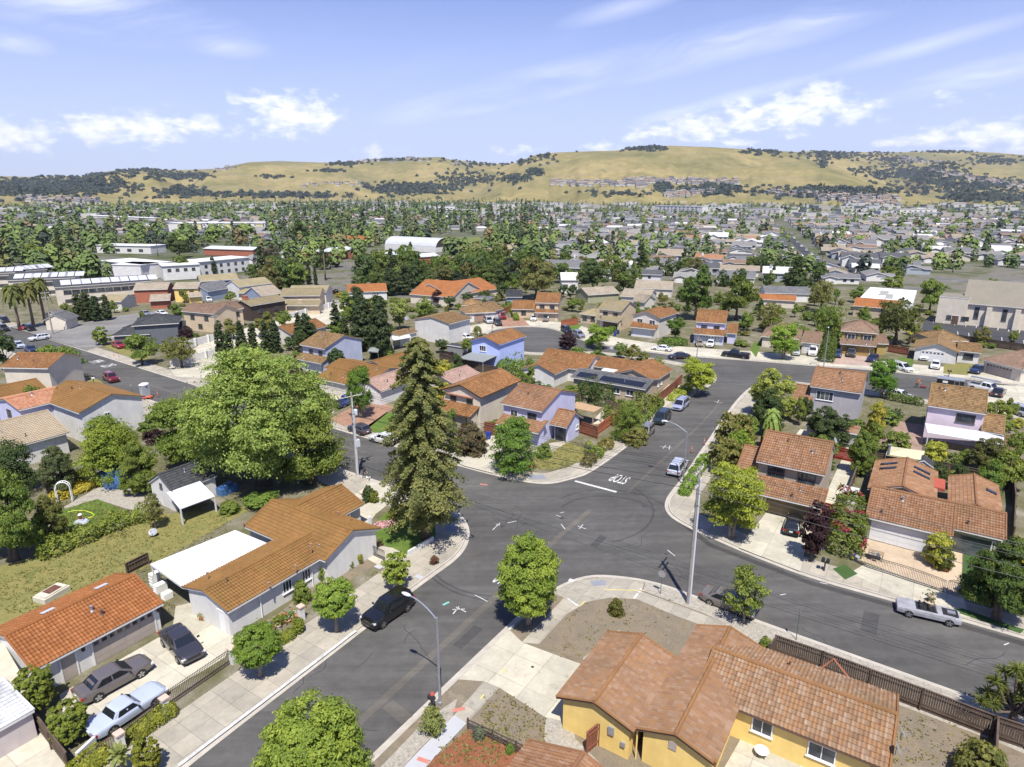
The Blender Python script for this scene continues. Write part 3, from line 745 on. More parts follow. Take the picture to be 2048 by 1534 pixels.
class House:
 def __init__(s,name,label,at,wall,roof=TERRA,trim=TRIMW,cat='house',group=None,z0=HB):
  g = G(*at);s.root = thing(name,label,cat,(g[0],g[1],z0),0,group)
  s.wall = MB();s.roof = MB();s.wm = wall;s.rm = roof;s.tm = trim;s.z0 = z0;s.opened = []
  s.bls = []
  # -- a roofed block: its front eave runs from photo point a to b at height z, W metres deep
 def block(s,a,b,z,W=None,c=None,pitch=.33,r=None,kind='gable',L=None,oh=.45,og=.25,snap=True,fine=None,wall=True,off=0.0,base=None,ridge_at=.5):
  A = G(*a,z)[:2];B = G(*b,z)[:2];d = B-A;Ln = np.linalg.norm(d);ang = atan2(d[1],d[0])
  if snap:
   ks = [AXA+k*pi/2 for k in range(-3,4)]
   ang = min(ks,key=lambda q:abs((q-ang+pi)%(2*pi)-pi))
  if snap is not True and snap is not False:ang = radians(snap)
  u = np.array([cos(ang),sin(ang)]);v = np.array([-u[1],u[0]])
  Ln = L or max(abs(d@u),1.0)
  if c is not None:W = float((G(*c,z)[:2]-A)@v)
  if r is not None:
   e = G(*r,0)[:2];k = ((A+v*W/2)@v)/(e@v);zr = CAMH-k*CAMH
   pitch = min(max((zr-z)/(W*ridge_at),.15),.62)
  bl = dict(A=A+v*off,u=u,v=v,L=Ln,W=W,z=z,oh=oh,og=og,pitch=pitch,kind=kind,ang=ang)
  dist = hypot(*A)
  if fine is None:fine = 2 if dist<78 else(1 if dist<210 else 0)
  s._roof(bl,fine);s.bls.append(bl)
  if wall:s._walls(bl,s.z0 if base is None else base)
  return bl
 def _slope(s,O,u,sl,L,S,fine):
  """one tiled slope: O eave corner, u along the eave, sl up the slope (unit 3-vectors)"""
  u = np.array([*u,0.0]);n = np.cross(u,sl);row,col = .37,.25
  nr = max(int(round(S/row)),1);row = S/nr
  if fine==0:
   s.roof.add([O,O+u*L,O+u*L+sl*S,O+sl*S],[[0,1,2,3]],0,[(0,0),(L/col,0),(L/col,nr),(0,nr)]);return
  per = 4 if fine==2 else 1
  nc = max(int(round(L/col)),1);xs = np.linspace(0,L,nc*per+1)
  prof = .035*np.cos(xs/(L/nc)*2*pi)if fine==2 else 0*xs
  lip,low,hi = .0,.075,.02
  uvx = np.linspace(0,nc,len(xs));nx = len(xs)
  for k in range(nr):
   y0 = k*row;y1 = min((k+1)*row+.03,S)
   P0 = O+xs[:,None]*u+sl*y0+n*(lip+0*prof)[:,None]
   P1 = O+xs[:,None]*u+sl*(y0-.01)+n*(low+prof)[:,None]
   P2 = O+xs[:,None]*u+sl*y1+n*(hi+prof)[:,None]
   i = np.arange(nx-1)
   F = np.concatenate([np.stack([i,i+1,nx+i+1,nx+i],1),np.stack([nx+i,nx+i+1,2*nx+i+1,2*nx+i],1)])
   U = np.zeros((2,nx-1,4,2));eps = 1e-3
   U[:,:,0,0] = U[:,:,3,0] = uvx[:-1]+eps;U[:,:,1,0] = U[:,:,2,0] = uvx[1:]-eps
   U[0,:,:,1] = k+.02;U[1,:,:2,1] = k+.05;U[1,:,2:,1] = k+.95
   s.roof.add(np.concatenate([P0,P1,P2]),F,0,U.reshape(-1,2))
 def _slab(s,P,th=.17):
  P = np.asarray(P,float);n = len(P);Q = P-np.array([0,0,th]);P = P-np.array([0,0,.012])
  F = [[i,(i+1)%n,n+(i+1)%n,n+i][::-1]for i in range(n)]
  s.roof.add(np.concatenate([P,Q]),F,1);s.roof.add(Q[::-1],[list(range(n))],1);s.roof.add(P,[list(range(n))],1)
 def _roof(s,b,fine):
  A,u,v,L,W,z,p = b['A'],b['u'],b['v'],b['L'],b['W'],b['z'],b['pitch']
  P = lambda x,y,h:np.array([*(A+u*x+v*y),z+h])
  hgt = W/2*p;S = hypot(W/2,hgt)
  if b['kind']=='gable':
   sl1 = np.array([*(v*W/2),hgt])/S;sl2 = np.array([*(-v*W/2),hgt])/S
   s._slope(P(0,0,0),u,sl1,L,S,fine);s._slope(P(L,W,0),-u,sl2,L,S,fine)
   s._slab([P(0,0,0),P(L,0,0),P(L,W/2,hgt),P(0,W/2,hgt)]);s._slab([P(L,W,0),P(0,W,0),P(0,W/2,hgt),P(L,W/2,hgt)])
   if fine:
    n = max(int(L/.4),2)
    s.roof.tube([P(-.05+(L+.1)*i/n,W/2,hgt+.05)for i in range(n+1)],[.15 if i%2 else .125 for i in range(n+1)],6,2)
    for x in(0.0,L):
     for y in(0,W):s.roof.tube([P(x,y,.06),P(x,W/2,hgt+.06)],.085,6,2)
  elif b['kind']=='shed':
   h2 = W*p;S2 = hypot(W,h2);sl = np.array([*(v*W),h2])/S2
   s._slope(P(0,0,0),u,sl,L,S2,fine);s._slab([P(0,0,0),P(L,0,0),P(L,W,h2),P(0,W,h2)])
   if fine:
    for x in(0.0,L):s.roof.tube([P(x,0,.06),P(x,W,h2+.06)],.08,6,2)
  elif b['kind']=='hip':
   r = min(W/2,L/2-.05)
   e = [P(0,0,0),P(L,0,0),P(L,W,0),P(0,W,0)];a1 = P(r,W/2,hgt);a2 = P(L-r,W/2,hgt)
   for q in([e[0],e[1],a2,a1],[e[2],e[3],a1,a2],[e[1],e[2],a2],[e[3],e[0],a1]):
    o = q[0];du = (q[1]-q[0])/np.linalg.norm(q[1]-q[0]);dn = np.cross(du,q[2]-q[0]);dn/=np.linalg.norm(dn);dv = np.cross(dn,du)
    s.roof.add(q,[list(range(len(q)))],0,[((x-o)@du/.32,(x-o)@dv/.4)for x in q])
   s._slab(e,.16)
   for q in([e[0],a1],[e[1],a2],[e[2],a2],[e[3],a1],[a1,a2]):s.roof.tube([q[0]+(0,0,.05),q[1]+(0,0,.05)],.11,6,2)
  elif b['kind']=='flat':
   s.roof.add([P(0,0,.02),P(L,0,.02),P(L,W,.02),P(0,W,.02)],[[0,1,2,3]],0,[(0,0),(L,0),(L,W),(0,W)])
   s._slab([P(0,0,0),P(L,0,0),P(L,W,0),P(0,W,0)],.22)
 def _walls(s,b,z0):
  A,u,v,L,W,z,p,oh,og = b['A'],b['u'],b['v'],b['L'],b['W'],b['z'],b['pitch'],b['oh'],b['og']
  k = b['kind'];P = lambda x,y,zz:np.array([*(A+u*x+v*y),zz])
  t = z-.19
  x0,x1,y0,y1 = og,L-og,oh,W-oh
  if k=='gable':
   zt = t+oh*p;za = t+W/2*p
   prof = [(y0,z0),(y1,z0),(y1,zt),(W/2,za),(y0,zt)]
  elif k=='shed':
   prof = [(y0,z0),(y1,z0),(y1,t+y1*p),(y0,t+oh*p)]
  else:
   zt = t+(oh*p if k=='hip' else-.03);prof = [(y0,z0),(y1,z0),(y1,zt),(y0,zt)]
   if k=='hip':x0,x1 = oh,L-oh
  n = len(prof)
  V = [P(x0,y,q)for y,q in prof]+[P(x1,y,q)for y,q in prof]
  s.wall.add(V,[list(range(n))[::-1]],0);s.wall.ch.append((np.array([list(range(s.wall.nv-n,s.wall.nv))]),0,None,None))
  base = s.wall.nv-2*n
  for i in range(n):
   j = (i+1)%n;s.wall.ch.append((np.array([[base+i,base+j,base+n+j,base+n+i]]),0,None,None))
 def face(s,b,side):
  """origin, along, outward of a wall of a block"""
  A,u,v,L,W,oh,og = (b[k]for k in('A','u','v','L','W','oh','og'))
  if b['kind']=='hip':og = oh
  return{'F':(A+v*oh,u,-v),'B':(A+v*(W-oh)+u*L,-u,v),'L':(A+u*og+v*W,-v,-u),'R':(A+u*(L-og),v,u)}[side]
 def window(s,b,side,x,z0,w,h,frame=FRAMEW,panes=2,shutters=None,sub=False):
  o,al,out = s.face(b,side);al3 = np.array([*al,0]);o3 = np.array([*(o+al*x+out*.005),s.z0+z0]);out3 = np.array([*out,0]);up = np.array([0,0,1.0])
  f = MB();g = MB();t = .075
  for oo,uu,ww in((o3,al3*w,up*t),(o3+up*(h-t),al3*w,up*t),(o3+up*t,al3*t,up*(h-2*t)),(o3+up*t+al3*(w-t),al3*t,up*(h-2*t))):
   f.obox(oo,uu,-out3*-.07,ww)if False else f.obox(oo+out3*.07,uu,-out3*.07,ww)
  for i in range(1,panes):f.obox(o3+up*t+al3*(w*i/panes-.025)+out3*.06,al3*.05,-out3*.06,up*(h-2*t))
  f.obox(o3+out3*.12-up*.06-al3*.06,al3*(w+.12),-out3*.12,up*.055)
  g.quad(o3+al3*t+up*t+out3*.02,o3+al3*(w-t)+up*t+out3*.02,o3+al3*(w-t)+up*(h-t)+out3*.02,o3+al3*t+up*(h-t)+out3*.02)
  wo = obj('window',f,frame,s.root);obj('pane',g,GLASS,wo)if False else s._sub('pane',g,GLASS,wo)
  if shutters:
   for k in(-.5,w+.08):
    m = MB();m.obox(o3+al3*k+out3*.05,al3*.42,-out3*.05,up*h);obj('shutter',m,shutters,s.root)
 def _sub(s,name,mb,m,parent):
  me = mb.mesh(name,[m],np.array(s.root.location));o = bpy.data.objects.new(name,me);COL.objects.link(o);o.parent = parent;return o
 def door(s,b,side,x,w,h,m,garage=False,z0=0.0,lites=False,arch=0):
  o,al,out = s.face(b,side);al3 = np.array([*al,0]);out3 = np.array([*out,0]);up = np.array([0,0,1.0]);o3 = np.array([*(o+al*x),s.z0+z0])
  mb = MB();rows = 4 if garage else 1;cols = max(int(w/1.1),1)if garage else 1
  mb.obox(o3+out3*.015,al3*w,-out3*.015,up*h)
  for i in range(rows):
   for j in range(cols):
    mb.obox(o3+out3*.04+al3*(w*j/cols+.04)+up*(h*i/rows+.03),al3*(w/cols-.08),-out3*.03,up*(h/rows-.05))
  t = .12
  for oo,uu,ww in((o3-al3*t,al3*t,up*(h+t)),(o3+al3*w,al3*t,up*(h+t)),(o3+up*h,al3*w,up*t)):mb.obox(oo+out3*.07,uu,-out3*.07,ww,1)
  if lites:
   for j in range(cols*2):
    mb.obox(o3+out3*.055+al3*(w*(j+.2)/(cols*2))+up*(h*.79),al3*(w/cols/2*.6),-out3*.02,up*(h*.14),2)
  obj('garage_door' if garage else 'door',mb,[m,s.tm,GLASS],s.root)
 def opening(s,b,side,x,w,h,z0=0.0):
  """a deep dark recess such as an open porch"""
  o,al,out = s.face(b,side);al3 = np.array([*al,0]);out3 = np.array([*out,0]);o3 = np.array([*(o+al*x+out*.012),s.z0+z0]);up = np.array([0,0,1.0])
  mb = MB();mb.quad(o3,o3+al3*w,o3+al3*w+up*h,o3+up*h);obj('porch_shade_panel',mb,GLASS,s.root)
 def chimney(s,px,z,w=.9,d=.6,h=1.6,m=None,z0=None):
  g = G(*px,z);mb = MB();lo = s.z0 if z0 is None else z0
  mb.box(g[0],g[1],lo,w,d,z+h-lo,AXB);mb.box(g[0],g[1],z+h,w+.16,d+.16,.12,AXB);obj('chimney',mb,m or s.wm,s.root)
 def vent(s,px,z,r=.07,h=.45,m=None):
  g = G(*px,z);mb = MB();mb.lathe([(r,-.3),(r,h),(r*1.6,h),(r*1.6,h+.08),(.01,h+.1)],8,0,g);obj('roof_vent',mb,m or STEEL,s.root)
 def skylight(s,px,z,b,w=1.3,d=.5):
  """glazed light lying on a slope of block b"""
  o = G(*px,z)[:2]-b['A'];x,y = o@b['u'],o@b['v'];p = b['pitch'];up = y<b['W']/2
  hh = (y if up else b['W']-y)*p+b['z']+.12
  cpt = np.array([*(b['A']+b['u']*x+b['v']*y),hh]);sl = np.array([*(b['v']if up else-b['v']),p]);sl/=np.linalg.norm(sl);u3 = np.array([*b['u'],0]);n = np.cross(u3,sl)*(1 if up else-1)
  mb = MB()
  mb.obox(cpt-u3*w/2-sl*d/2,u3*w,sl*d,n*.1);mb.obox(cpt-u3*(w/2-.06)-sl*(d/2-.06)+n*.1,u3*(w-.12),sl*(d-.12),n*.012,1)
  obj('skylight',mb,[FRAMED,GLASS],s.root)
 def panel(s,b,x0,x1,y0,y1,m,name='solar_panel',lift=.14):
  p = b['pitch'];f = lambda x,y:np.array([*(b['A']+b['u']*x+b['v']*y),b['z']+(y if y<b['W']/2 else b['W']-y)*p+lift])
  mb = MB();mb.add([f(x0,y0),f(x1,y0),f(x1,y1),f(x0,y1),f(x0,y0)-(0,0,.07),f(x1,y0)-(0,0,.07),f(x1,y1)-(0,0,.07),f(x0,y1)-(0,0,.07)],[[0,1,2,3],[0,4,5,1],[1,5,6,2],[2,6,7,3],[3,7,4,0]],0,None);obj(name,mb,m,s.root)
 def slab(s,pts,z,th,m,name='patio_cover',posts=(),slope=0.0):
  """flat or gently sloping cover through photo points at height z"""
  zs = z if hasattr(z,'__len__')else[z]*len(pts)
  P = [G(*p,q)for p,q in zip(pts,zs)];n = len(P)
  mb = MB();mb.add(P+[p-(0,0,th)for p in P],[list(range(n)),list(range(2*n-1,n-1,-1))]if False else[list(range(n))],0)
  c = np.mean(P,0);a = sum(P[i][0]*P[(i+1)%n][1]-P[(i+1)%n][0]*P[i][1]for i in range(n))
  base = mb.nv-2*n
  mb.ch.append((np.array([list(range(base+n,base+2*n))[::-1]]),0,None,None))
  for i in range(n):mb.ch.append((np.array([[base+i,base+n+i,base+n+(i+1)%n,base+(i+1)%n]]),0,None,None))
  for i in posts:
   q = P[i]*.97+c*.03;mb.box(q[0],q[1],s.z0,.14,.14,P[i][2]-th-s.z0,AXA)
  o = obj(name,mb,m,s.root);return o
 def done(s):
  rg = np.random.default_rng(int(abs(s.root.location.x*13+s.root.location.y*7)))
  for b in s.bls[:2]:
   if b['kind']in('gable','shed')and b['L']>5 and hypot(*b['A'])<190:
    for q in range(2):
     x,y = b['L']*rg.uniform(.15,.85),b['W']*rg.uniform(.12,.45 if b['kind']=='gable' else .8);p = b['A']+b['u']*x+b['v']*y;mb = MB();r = rg.uniform(.05,.1);mb.lathe([(r*2,0),(r*1.4,.08),(r,.1),(r,.42),(r*1.5,.44),(r*1.5,.5),(.01,.54)],8,0,(*p,b['z']+y*b['pitch']));obj('roof_vent',mb,STEEL if q else D_VENT,s.root)
  if s.wall.v:obj('wall',s.wall,s.wm,s.root)
  if s.roof.v:obj('roof',s.roof,[s.rm,s.tm,s.rm],s.root)
  return s.root
  # ------------------------------------------------------------------ the houses round the crossing
W_WHITE = stucco('white_stucco',(.60,.59,.56));W_CREAM = stucco('cream_stucco',(.58,.52,.42));W_YEL = stucco('yellow_stucco',(.72,.52,.17))
W_TAN = stucco('tan_stucco',(.40,.325,.235));W_LAV = stucco('lavender_stucco',(.50,.50,.66));W_BLUEG = stucco('blue_grey_stucco',(.42,.45,.55));W_BLUE = stucco('blue_stucco',(.42,.49,.80))
W_PINK = stucco('pink_stucco',(.60,.50,.56));W_GREY = stucco('grey_stucco',(.36,.345,.36));W_SAGE = stucco('sage_stucco',(.30,.30,.19));W_OCHRE = stucco('ochre_stucco',(.34,.25,.085));W_DGREY = stucco('dark_grey_siding',(.11,.12,.135))
W_PALE = stucco('pale_stucco',(.55,.52,.46));W_BEIGE = stucco('beige_stucco',(.52,.42,.29));W_SLATE = stucco('slate_blue_siding',(.22,.27,.36));W_DARKB = plain('dark_brown_siding',(.055,.038,.03),.8,.25)
W_BRICK = stucco('brick_wall',(.34,.12,.07))
D_BEIGE = plain('beige_door',(.34,.29,.25),.6,.08);D_TAN = plain('tan_garage_door',(.24,.175,.095),.6,.15);D_OCHRE = plain('ochre_garage_door',(.30,.20,.06),.6,.1);D_BROWN = plain('brown_door',(.12,.07,.04),.6,.15)
SOLAR = plain('solar_glass',(.012,.014,.022),.18,.2,3);SOLARW = plain('pale_solar_glass',(.45,.46,.50),.25,.12,2)
PATIOW = plain('white_patio_metal',(.50,.51,.53),.5,.06);PATIOG = plain('grey_patio_metal',(.20,.215,.21),.6,.1)
def build_near_houses():
# corner house, white walls
 h = House('corner_house','white walled tiled house on the corner beside the flat white patio roof',(600,1120),W_WHITE,TERRA_C)
 b1 = h.block((455.8,1224.4),(641,1117),2.75,c=(364,1174),r=(408,1180.5),L=12.4)
 b2 = h.block((690,1085),(625,1025),2.85,W=7.6,L=12.6,pitch=.36,snap=True,off=0)if False else None
 # cross wing with its gable to the street
 A = b1['A']+b1['u']*9.6-b1['v']*.35
 def wing(o,u,v,L,W,z,pitch,oh=.45,og=.25,fine=2,wall=True):
  b = dict(A=o,u=u,v=v,L=L,W=W,z=z,oh=oh,og=og,pitch=pitch,kind='gable',ang=atan2(u[1],u[0]));h._roof(b,fine)
  if wall:h._walls(b,h.z0)
  return b
 u,v = b1['u'],b1['v']
 b2 = wing(b1['A']+u*9.4+v*11.2,-v,u,11.9,7.2,2.78,.40)
 b3 = wing(b1['A']+u*13.4+v*4.6,u,v,6.2,6.8,2.75,.42)
 for x in(6.9,9.0):h.window(b1,'F',x-1.4,.95,1.0,1.15,panes=3)
 for x in(3.2,8.7):
  mb = MB();q = b1['A']+u*x+v*.36;mb.tube([(*q,.15),(*q,2.7)],.05,6);obj('downpipe',mb,WHITE,h.root)
 h.door(b1,'L',4.6,.9,2.0,WHITE)
 h.window(b2,'L',5.0,1.0,1.1,.9)if False else None
 for p,zz in(((415,1150),3.5),((700,1030),4.0),((572,1034),3.6),((486,1048),3.2),((537,1170),3.3),((592,1136),3.3),((622,1092),3.9),((676,1028),3.2)):h.vent(p,zz,.06,.2,PINKR)
 h.slab([(300,1128),(470,1060),(534,1086),(365,1174)],(2.85,2.85,2.8,2.8),.2,WHITER,'patio_cover',(0,))
 mb = MB();q = G(742,1080)[:2];mb.box(q[0],q[1],HB,.28,.28,2.6,AXA);obj('porch_post',mb,WHITE,h.root)
 h.done()
 # long garage
 h = House('detached_garage','long garage with orange tile roof behind the parked sedans',(200,1280),W_WHITE,TERRA_O,cat='garage')
 b = h.block((64.8,1342.6),(332,1210),2.6,c=(243,1141.6),r=(281,1145.6))
 h.door(b,'F',4.05,4.7,2.1,D_BEIGE,True,lites=True);h.door(b,'F',1.85,.95,2.0,D_BEIGE)
 for x in(3.4,9.15):
  if x<b['L']-.3:
   mb = MB();o,al,out = h.face(b,'F');q = o+al*x+out*.1;mb.box(q[0],q[1],HB+1.75,.2,.16,.38,AXA);obj('wall_lamp',mb,BLACKM,h.root)
 for x in(.3,.72):h.panel(b,b['L']*x,b['L']*x+.9,b['W']*.62,b['W']*.7,PATIOW,'skylight',.16)
 h.slab([(-90,1330),(6,1284),(58,1375),(30,1395),(-60,1430)],2.3,.08,plain('cream_corrugated_sheet',(.46,.42,.32),.6,.25,.6),'lean_to_roof')
 h.done()
 h = House('shed','pale shed with white corrugated roof in the lower left corner',(20,1460),stucco('pale_pink_boards',(.50,.44,.42)),rooftile('white_corrugated_roof',[(.40,.41,.42),(.55,.55,.56),(.48,.48,.48)],.25,True),cat='shed')
 b = h.block((-100,1515),(66,1418),2.3,W=4.6,kind='shed',pitch=.08,oh=.2,og=.1,fine=1)
 h.done()
 # yellow house
 h = House('yellow_house','yellow stucco house with mottled orange tile roof in the lower right',(1400,1440),W_YEL,SHAKE_M,TRIMB)
 bA = h.block((1112,1393),(1213,1264),2.75,c=(1272,1457),r=(1217.6,1414.5),oh=.4,og=.3,fine=1)if False else None
 uA = np.array([cos(AXA),sin(AXA)]);vA = np.array([-uA[1],uA[0]]);z = 2.75
 a0 = G(1112,1393,z)[:2];a1 = G(1213,1264,z)[:2];e1 = G(1272,1457,z)[:2]
 def wing(o,u,v,L,W,z,pitch,oh=.4,og=.3,fine=2,rm=None):
  b = dict(A=o,u=u,v=v,L=L,W=W,z=z,oh=oh,og=og,pitch=pitch,kind='gable',ang=atan2(u[1],u[0]));h._roof(b,fine);h._walls(b,h.z0);return b
 LA = float((a1-a0)@uA);WA = float((e1-a0)@-vA)
 A_ = wing(a0+uA*LA,-uA,-vA,LA,WA,z,.33,fine=1)
 # second wing: the valley is its left eave; it runs further back
 top = G(1344,1234,z)[:2];LB = float((top-e1)@uA);rg = G(1318,1470,z+1.0)[:2];WB = 2*float((rg-e1)@-vA)
 WB = min(max(WB,5.0),7.5)
 B_ = wing(e1+uA*LB,-uA,-vA,LB,WB,z,.34,fine=1)
 roofAB = h.roof;h.roof = MB()
 # third wing across, barrel tiles
 c0 = G(1491,1425,z)[:2];c1 = G(1795,1396,z)[:2];uB = np.array([cos(AXB),sin(AXB)]);vB = np.array([-uB[1],uB[0]])
 WC = float((G(1521,1294,z)[:2]-c0)@vB);LC = float((c1-c0)@uB)
 s0 = e1-vA*WB;ov = float((c0-s0)@uB)+WB*.5
 C_ = wing(c0-uB*3.2,uB,vB,LC+3.2,WC,z,.34,fine=2)
 obj('barrel_tile_roof',h.roof,[TERRA_P,TRIMB,TERRA],h.root);h.roof = MB()
 obj('shake_roof',roofAB,[SHAKE_M,TRIMB,TERRA],h.root)
 h.window(C_,'F',3.6,1.15,1.3,1.15,FRAMEW);h.window(C_,'F',7.0,1.05,1.6,1.15,FRAMEW)
 h.door(C_,'F',10.6,2.6,2.1,plain('grey_slats',(.25,.24,.22),.7,.15),False)
 mb = MB()
 for k in range(2):
  p0 = c0+uB*(9.6+k*.01)-vB*0
 q = e1+uA*.15-vA*.0;mb.tube([(*(e1-uA*-.25),z-.1),(*(e1+uA*.28),z-.5),(*(e1+uA*.28),HB)],.055,6);obj('downpipe',mb,W_YEL,h.root)
 # meter boxes on the gable wall
 o,al,out = h.face(A_,'R')
 for t,zz,w,hh in((WA-1.0-.6,1.4,.4,.6),(WA-.75,.9,.3,.35)):
  mb = MB();q = o+al*t+out*.06;mb.box(q[0],q[1],HB+zz,w,.14,hh,AXB);obj('meter_box',mb,STEEL,h.root)
 o,al,out = h.face(B_,'R');mb = MB();q = o+al*(WB*.5-.2)+out*.02;mb.box(q[0],q[1],HB+2.0,.5,.06,.6,AXB);obj('attic_vent',mb,D_BEIGE,h.root)
 for p,zz in(((1430,1532),3.2),((1580,1330),3.4)):h.vent(p,zz,.07,.3,TERRA)
 h.done()
 h = House('neighbouring_house','house seen only as a tiled roof slope at the bottom edge',(1130,1540),W_CREAM,TERRA_M,TRIMB)
 h.block((1012,1536),(1058,1482),2.7,W=6.5,L=4.5,pitch=.33,snap=False,off=0)if False else None
 p0 = G(1057,1481,2.7)[:2];b = dict(A=p0,u=-uA,v=-vA,L=8.0,W=7.5,z=2.7,oh=.4,og=.3,pitch=.3,kind='gable',ang=0);b['A'] = p0;h._roof(b,2);h._walls(b,HB);h.done()
 # tan two storey house on the east corner
 h = House('two_storey_house','tan two storey house with brown garage door behind the bright green maple',(1580,950),W_TAN,TERRA_M)
 b = h.block((1512.5,922),(1648,952.5),5.25,W=8.6,r=(1600,873),oh=.55,og=.15)
 h.window(b,'F',b['L']*.17,3.35,1.9,1.35,FRAMED);h.window(b,'F',b['L']*.62,3.35,1.9,1.35,FRAMED)
 g = h.block((1505,985),(1639.7,1008.8),2.65,W=3.0,kind='shed',pitch=.36,oh=1.15,og=.2,L=b['L'])
 h.door(g,'F',b['L']*.18,b['L']*.74,2.1,D_TAN,True)
 h.block((1472,939),(1503,944),2.75,W=7.0,r=(1505,893),oh=.4,og=.2,L=3.0)
 h.vent((1541,866),6.4,.12,.5,TERRA);h.done()
 # orange roofed house with two back wings
 h = House('low_house','low sage green house with many skylights in its orange roof behind the gated court',(1860,1030),W_SAGE,TERRA_M)
 b = h.block((1731,1034),(2010,1071),2.75,W=7.2,pitch=.36,oh=.4,og=.25,L=None,off=2.0)
 gb = h.block((1731,1034),(1905,1068),2.75,W=4.4,kind='shed',pitch=.36,oh=.45,og=.3)
 h.door(gb,'F',.7,gb['L']-1.6,2.15,GDOORW,True)
 for q,(le,re,lw)in enumerate((((1741,956),(1874,983),7.4),((1896,989),(2003,1011),7.0))):
  o = G(*le,2.8)[:2];wW = float((G(*re,2.8)[:2]-o)@b['u'])
  w = dict(A=o+b['v']*(lw-1.2),u=-b['v'],v=b['u'],L=lw+2.2,W=wW,z=2.8,oh=.35,og=.25,pitch=.34,kind='gable',ang=0);h._roof(w,2);h._walls(w,HB)
  if q==0:
   for x in(1.6,3.2):h.panel(w,x,x+.5,wW*.1,wW*.36,SOLAR,'skylight',.18);h.panel(w,x+.3,x+.8,wW*.62,wW*.88,SOLAR,'skylight',.18)
  else:h.panel(w,3.0,3.6,wW*.72,wW*.93,SOLAR,'skylight',.18)
 cc = G(1879,968,2.9)
 mb = MB();mb.box(cc[0],cc[1],2.6,1.1,3.0,.4,AXB);obj('roof_valley',mb,plain('red_roof_membrane',(.34,.075,.04),.7,.15),h.root)
 h.vent((1777,905),3.6,.16,1.0,STEEL);h.opening(b,'F',b['L']*.64,b['L']*.3,2.0);h.door(b,'F',b['L']*.97-.5,.1,2.0,D_BROWN)
 mb = MB();q = G(1998,1105)[:2];mb.box(q[0],q[1],HB,.16,.16,2.3,AXA);obj('porch_post',mb,WHITE,h.root);h.done()
 # grey two storey house, back to the camera
 h = House('two_storey_house','grey two storey house with white framed bay window and tiled side annexe',(1670,800),W_GREY,TERRA_M)
 b = h.block((1620,772),(1722,789),5.3,W=8.6,r=(1690,741),oh=.45,og=.12)
 h.window(b,'F',b['L']*.14,3.05,2.5,1.5,FRAMEW,4);h.block((1583,799),(1622,806),2.75,W=6.0,r=(1610,771),oh=.35,og=.2)
 h.block((1612,850),(1722,872),2.5,W=3.6,kind='flat',oh=.25,og=.15,L=b['L']*.92,fine=0);h.done()
 # pink house
 h = House('two_storey_house','pale pink two storey house with a long white patio cover at its back',(1910,840),W_PINK,TERRA_B)
 b = h.block((1856,811),(1972,828),5.3,W=9.0,r=(1920,774),oh=.4,og=.1)
 h.window(b,'F',b['L']*.52,3.3,2.3,1.3,FRAMED,3)
 h.block((1963,862),(2008,868),2.9,W=6.5,r=(1990,830),oh=.3,og=.15)
 h.slab([(1855,865),(1850,846),(1960,862),(2008,875),(2008,890)],(2.35,2.8,2.8,2.8,2.35),.1,PATIOW,'patio_cover',(0,4));h.done()
 # lavender corner house
 h = House('two_storey_house','lavender two storey corner house with gabled porch facing the stop line',(1060,850),W_LAV,TERRA_M)
 b = h.block((1001.6,806.4),(1082.7,824),5.25,c=(1154,785),r=(1121,781),oh=.45,og=.2)
 h.window(b,'F',b['L']*.2,3.2,1.3,1.2);h.window(b,'F',b['L']*.62,3.2,1.5,1.2,FRAMED)
 g = h.block((991,847.5),(1071,862),2.65,W=2.8,kind='shed',pitch=.38,oh=.9,og=.2,L=b['L']+.2)
 h.door(g,'F',.9,4.7,2.1,GDOORW,True,lites=True)
 p = h.block((1100,848),(1132.5,856),2.75,W=5.2,r=(1145,816),oh=.9,og=.25);h.opening(p,'F',.4,p['L']-1.0,2.1)
 h.window(p,'R',3.3,1.2,.8,.7)
 h.slab([(1153,803),(1204,815),(1187,824),(1145,815)],2.6,.12,plain('tan_sheet_roof',(.36,.24,.13),.8,.12),'patio_cover',(1,2));h.done()
 # cream house beside it
 h = House('two_storey_house','cream two storey house with brown shuttered front between the redwood and the lavender house',(950,800),W_CREAM,TERRA,TRIMB)
 uA_ = G(962.5,795.7,5.2)[:2];e = G(1033.8,759.6,5.2)[:2];c = G(891,775,5.2)[:2]
 Lx = float((e-uA_)@uA);Wx = float((c-uA_)@vA)
 bb = dict(A=uA_,u=uA,v=vA,L=Lx,W=Wx,z=5.2,oh=.5,og=.35,pitch=.36,kind='gable',ang=AXA);h._roof(bb,2);h._walls(bb,HB)
 h.window(bb,'L',Wx*.22,3.2,1.2,1.2,FRAMED);h.window(bb,'L',Wx*.62,3.2,1.2,1.2,FRAMED)
 mb = MB();o,al,out = h.face(bb,'L')
 for zz in(2.95,4.6):q = o+al*(Wx*.5-.4)+out*.2;mb.box(q[0],q[1],HB+zz,Wx*.66,.4,.14,AXB)
 obj('window_box',mb,plain('pinkish_trim',(.30,.14,.10),.8,.1),h.root)
 w = dict(A=o+al*(Wx-1.0-.0)+out*2.6,u=-al,v=-out,L=Wx-.6,W=2.8,z=2.6,oh=.6,og=.2,pitch=.36,kind='shed',ang=0);w['A'] = o+al*.0+out*2.6;w['u'] = al;w['v'] = -out
 h._roof(w,2);h._walls(w,HB);h.door(w,'F',.7,Wx-2.4,2.1,D_BEIGE,True);h.done()
 h = House('low_house','house with pale pinkish tile roof tucked behind the redwood',(910,760),W_PALE,PINKR)
 h.block((905,768),(954,746),2.8,W=6.2,r=(900,743),oh=.4);h.done()
 # houses along the far kerb of the cross street, left of the redwood
 h = House('two_storey_house','blue grey two storey house with rust tile roof by the tall cypress clump',(655,720),W_BLUEG,TERRA_B)
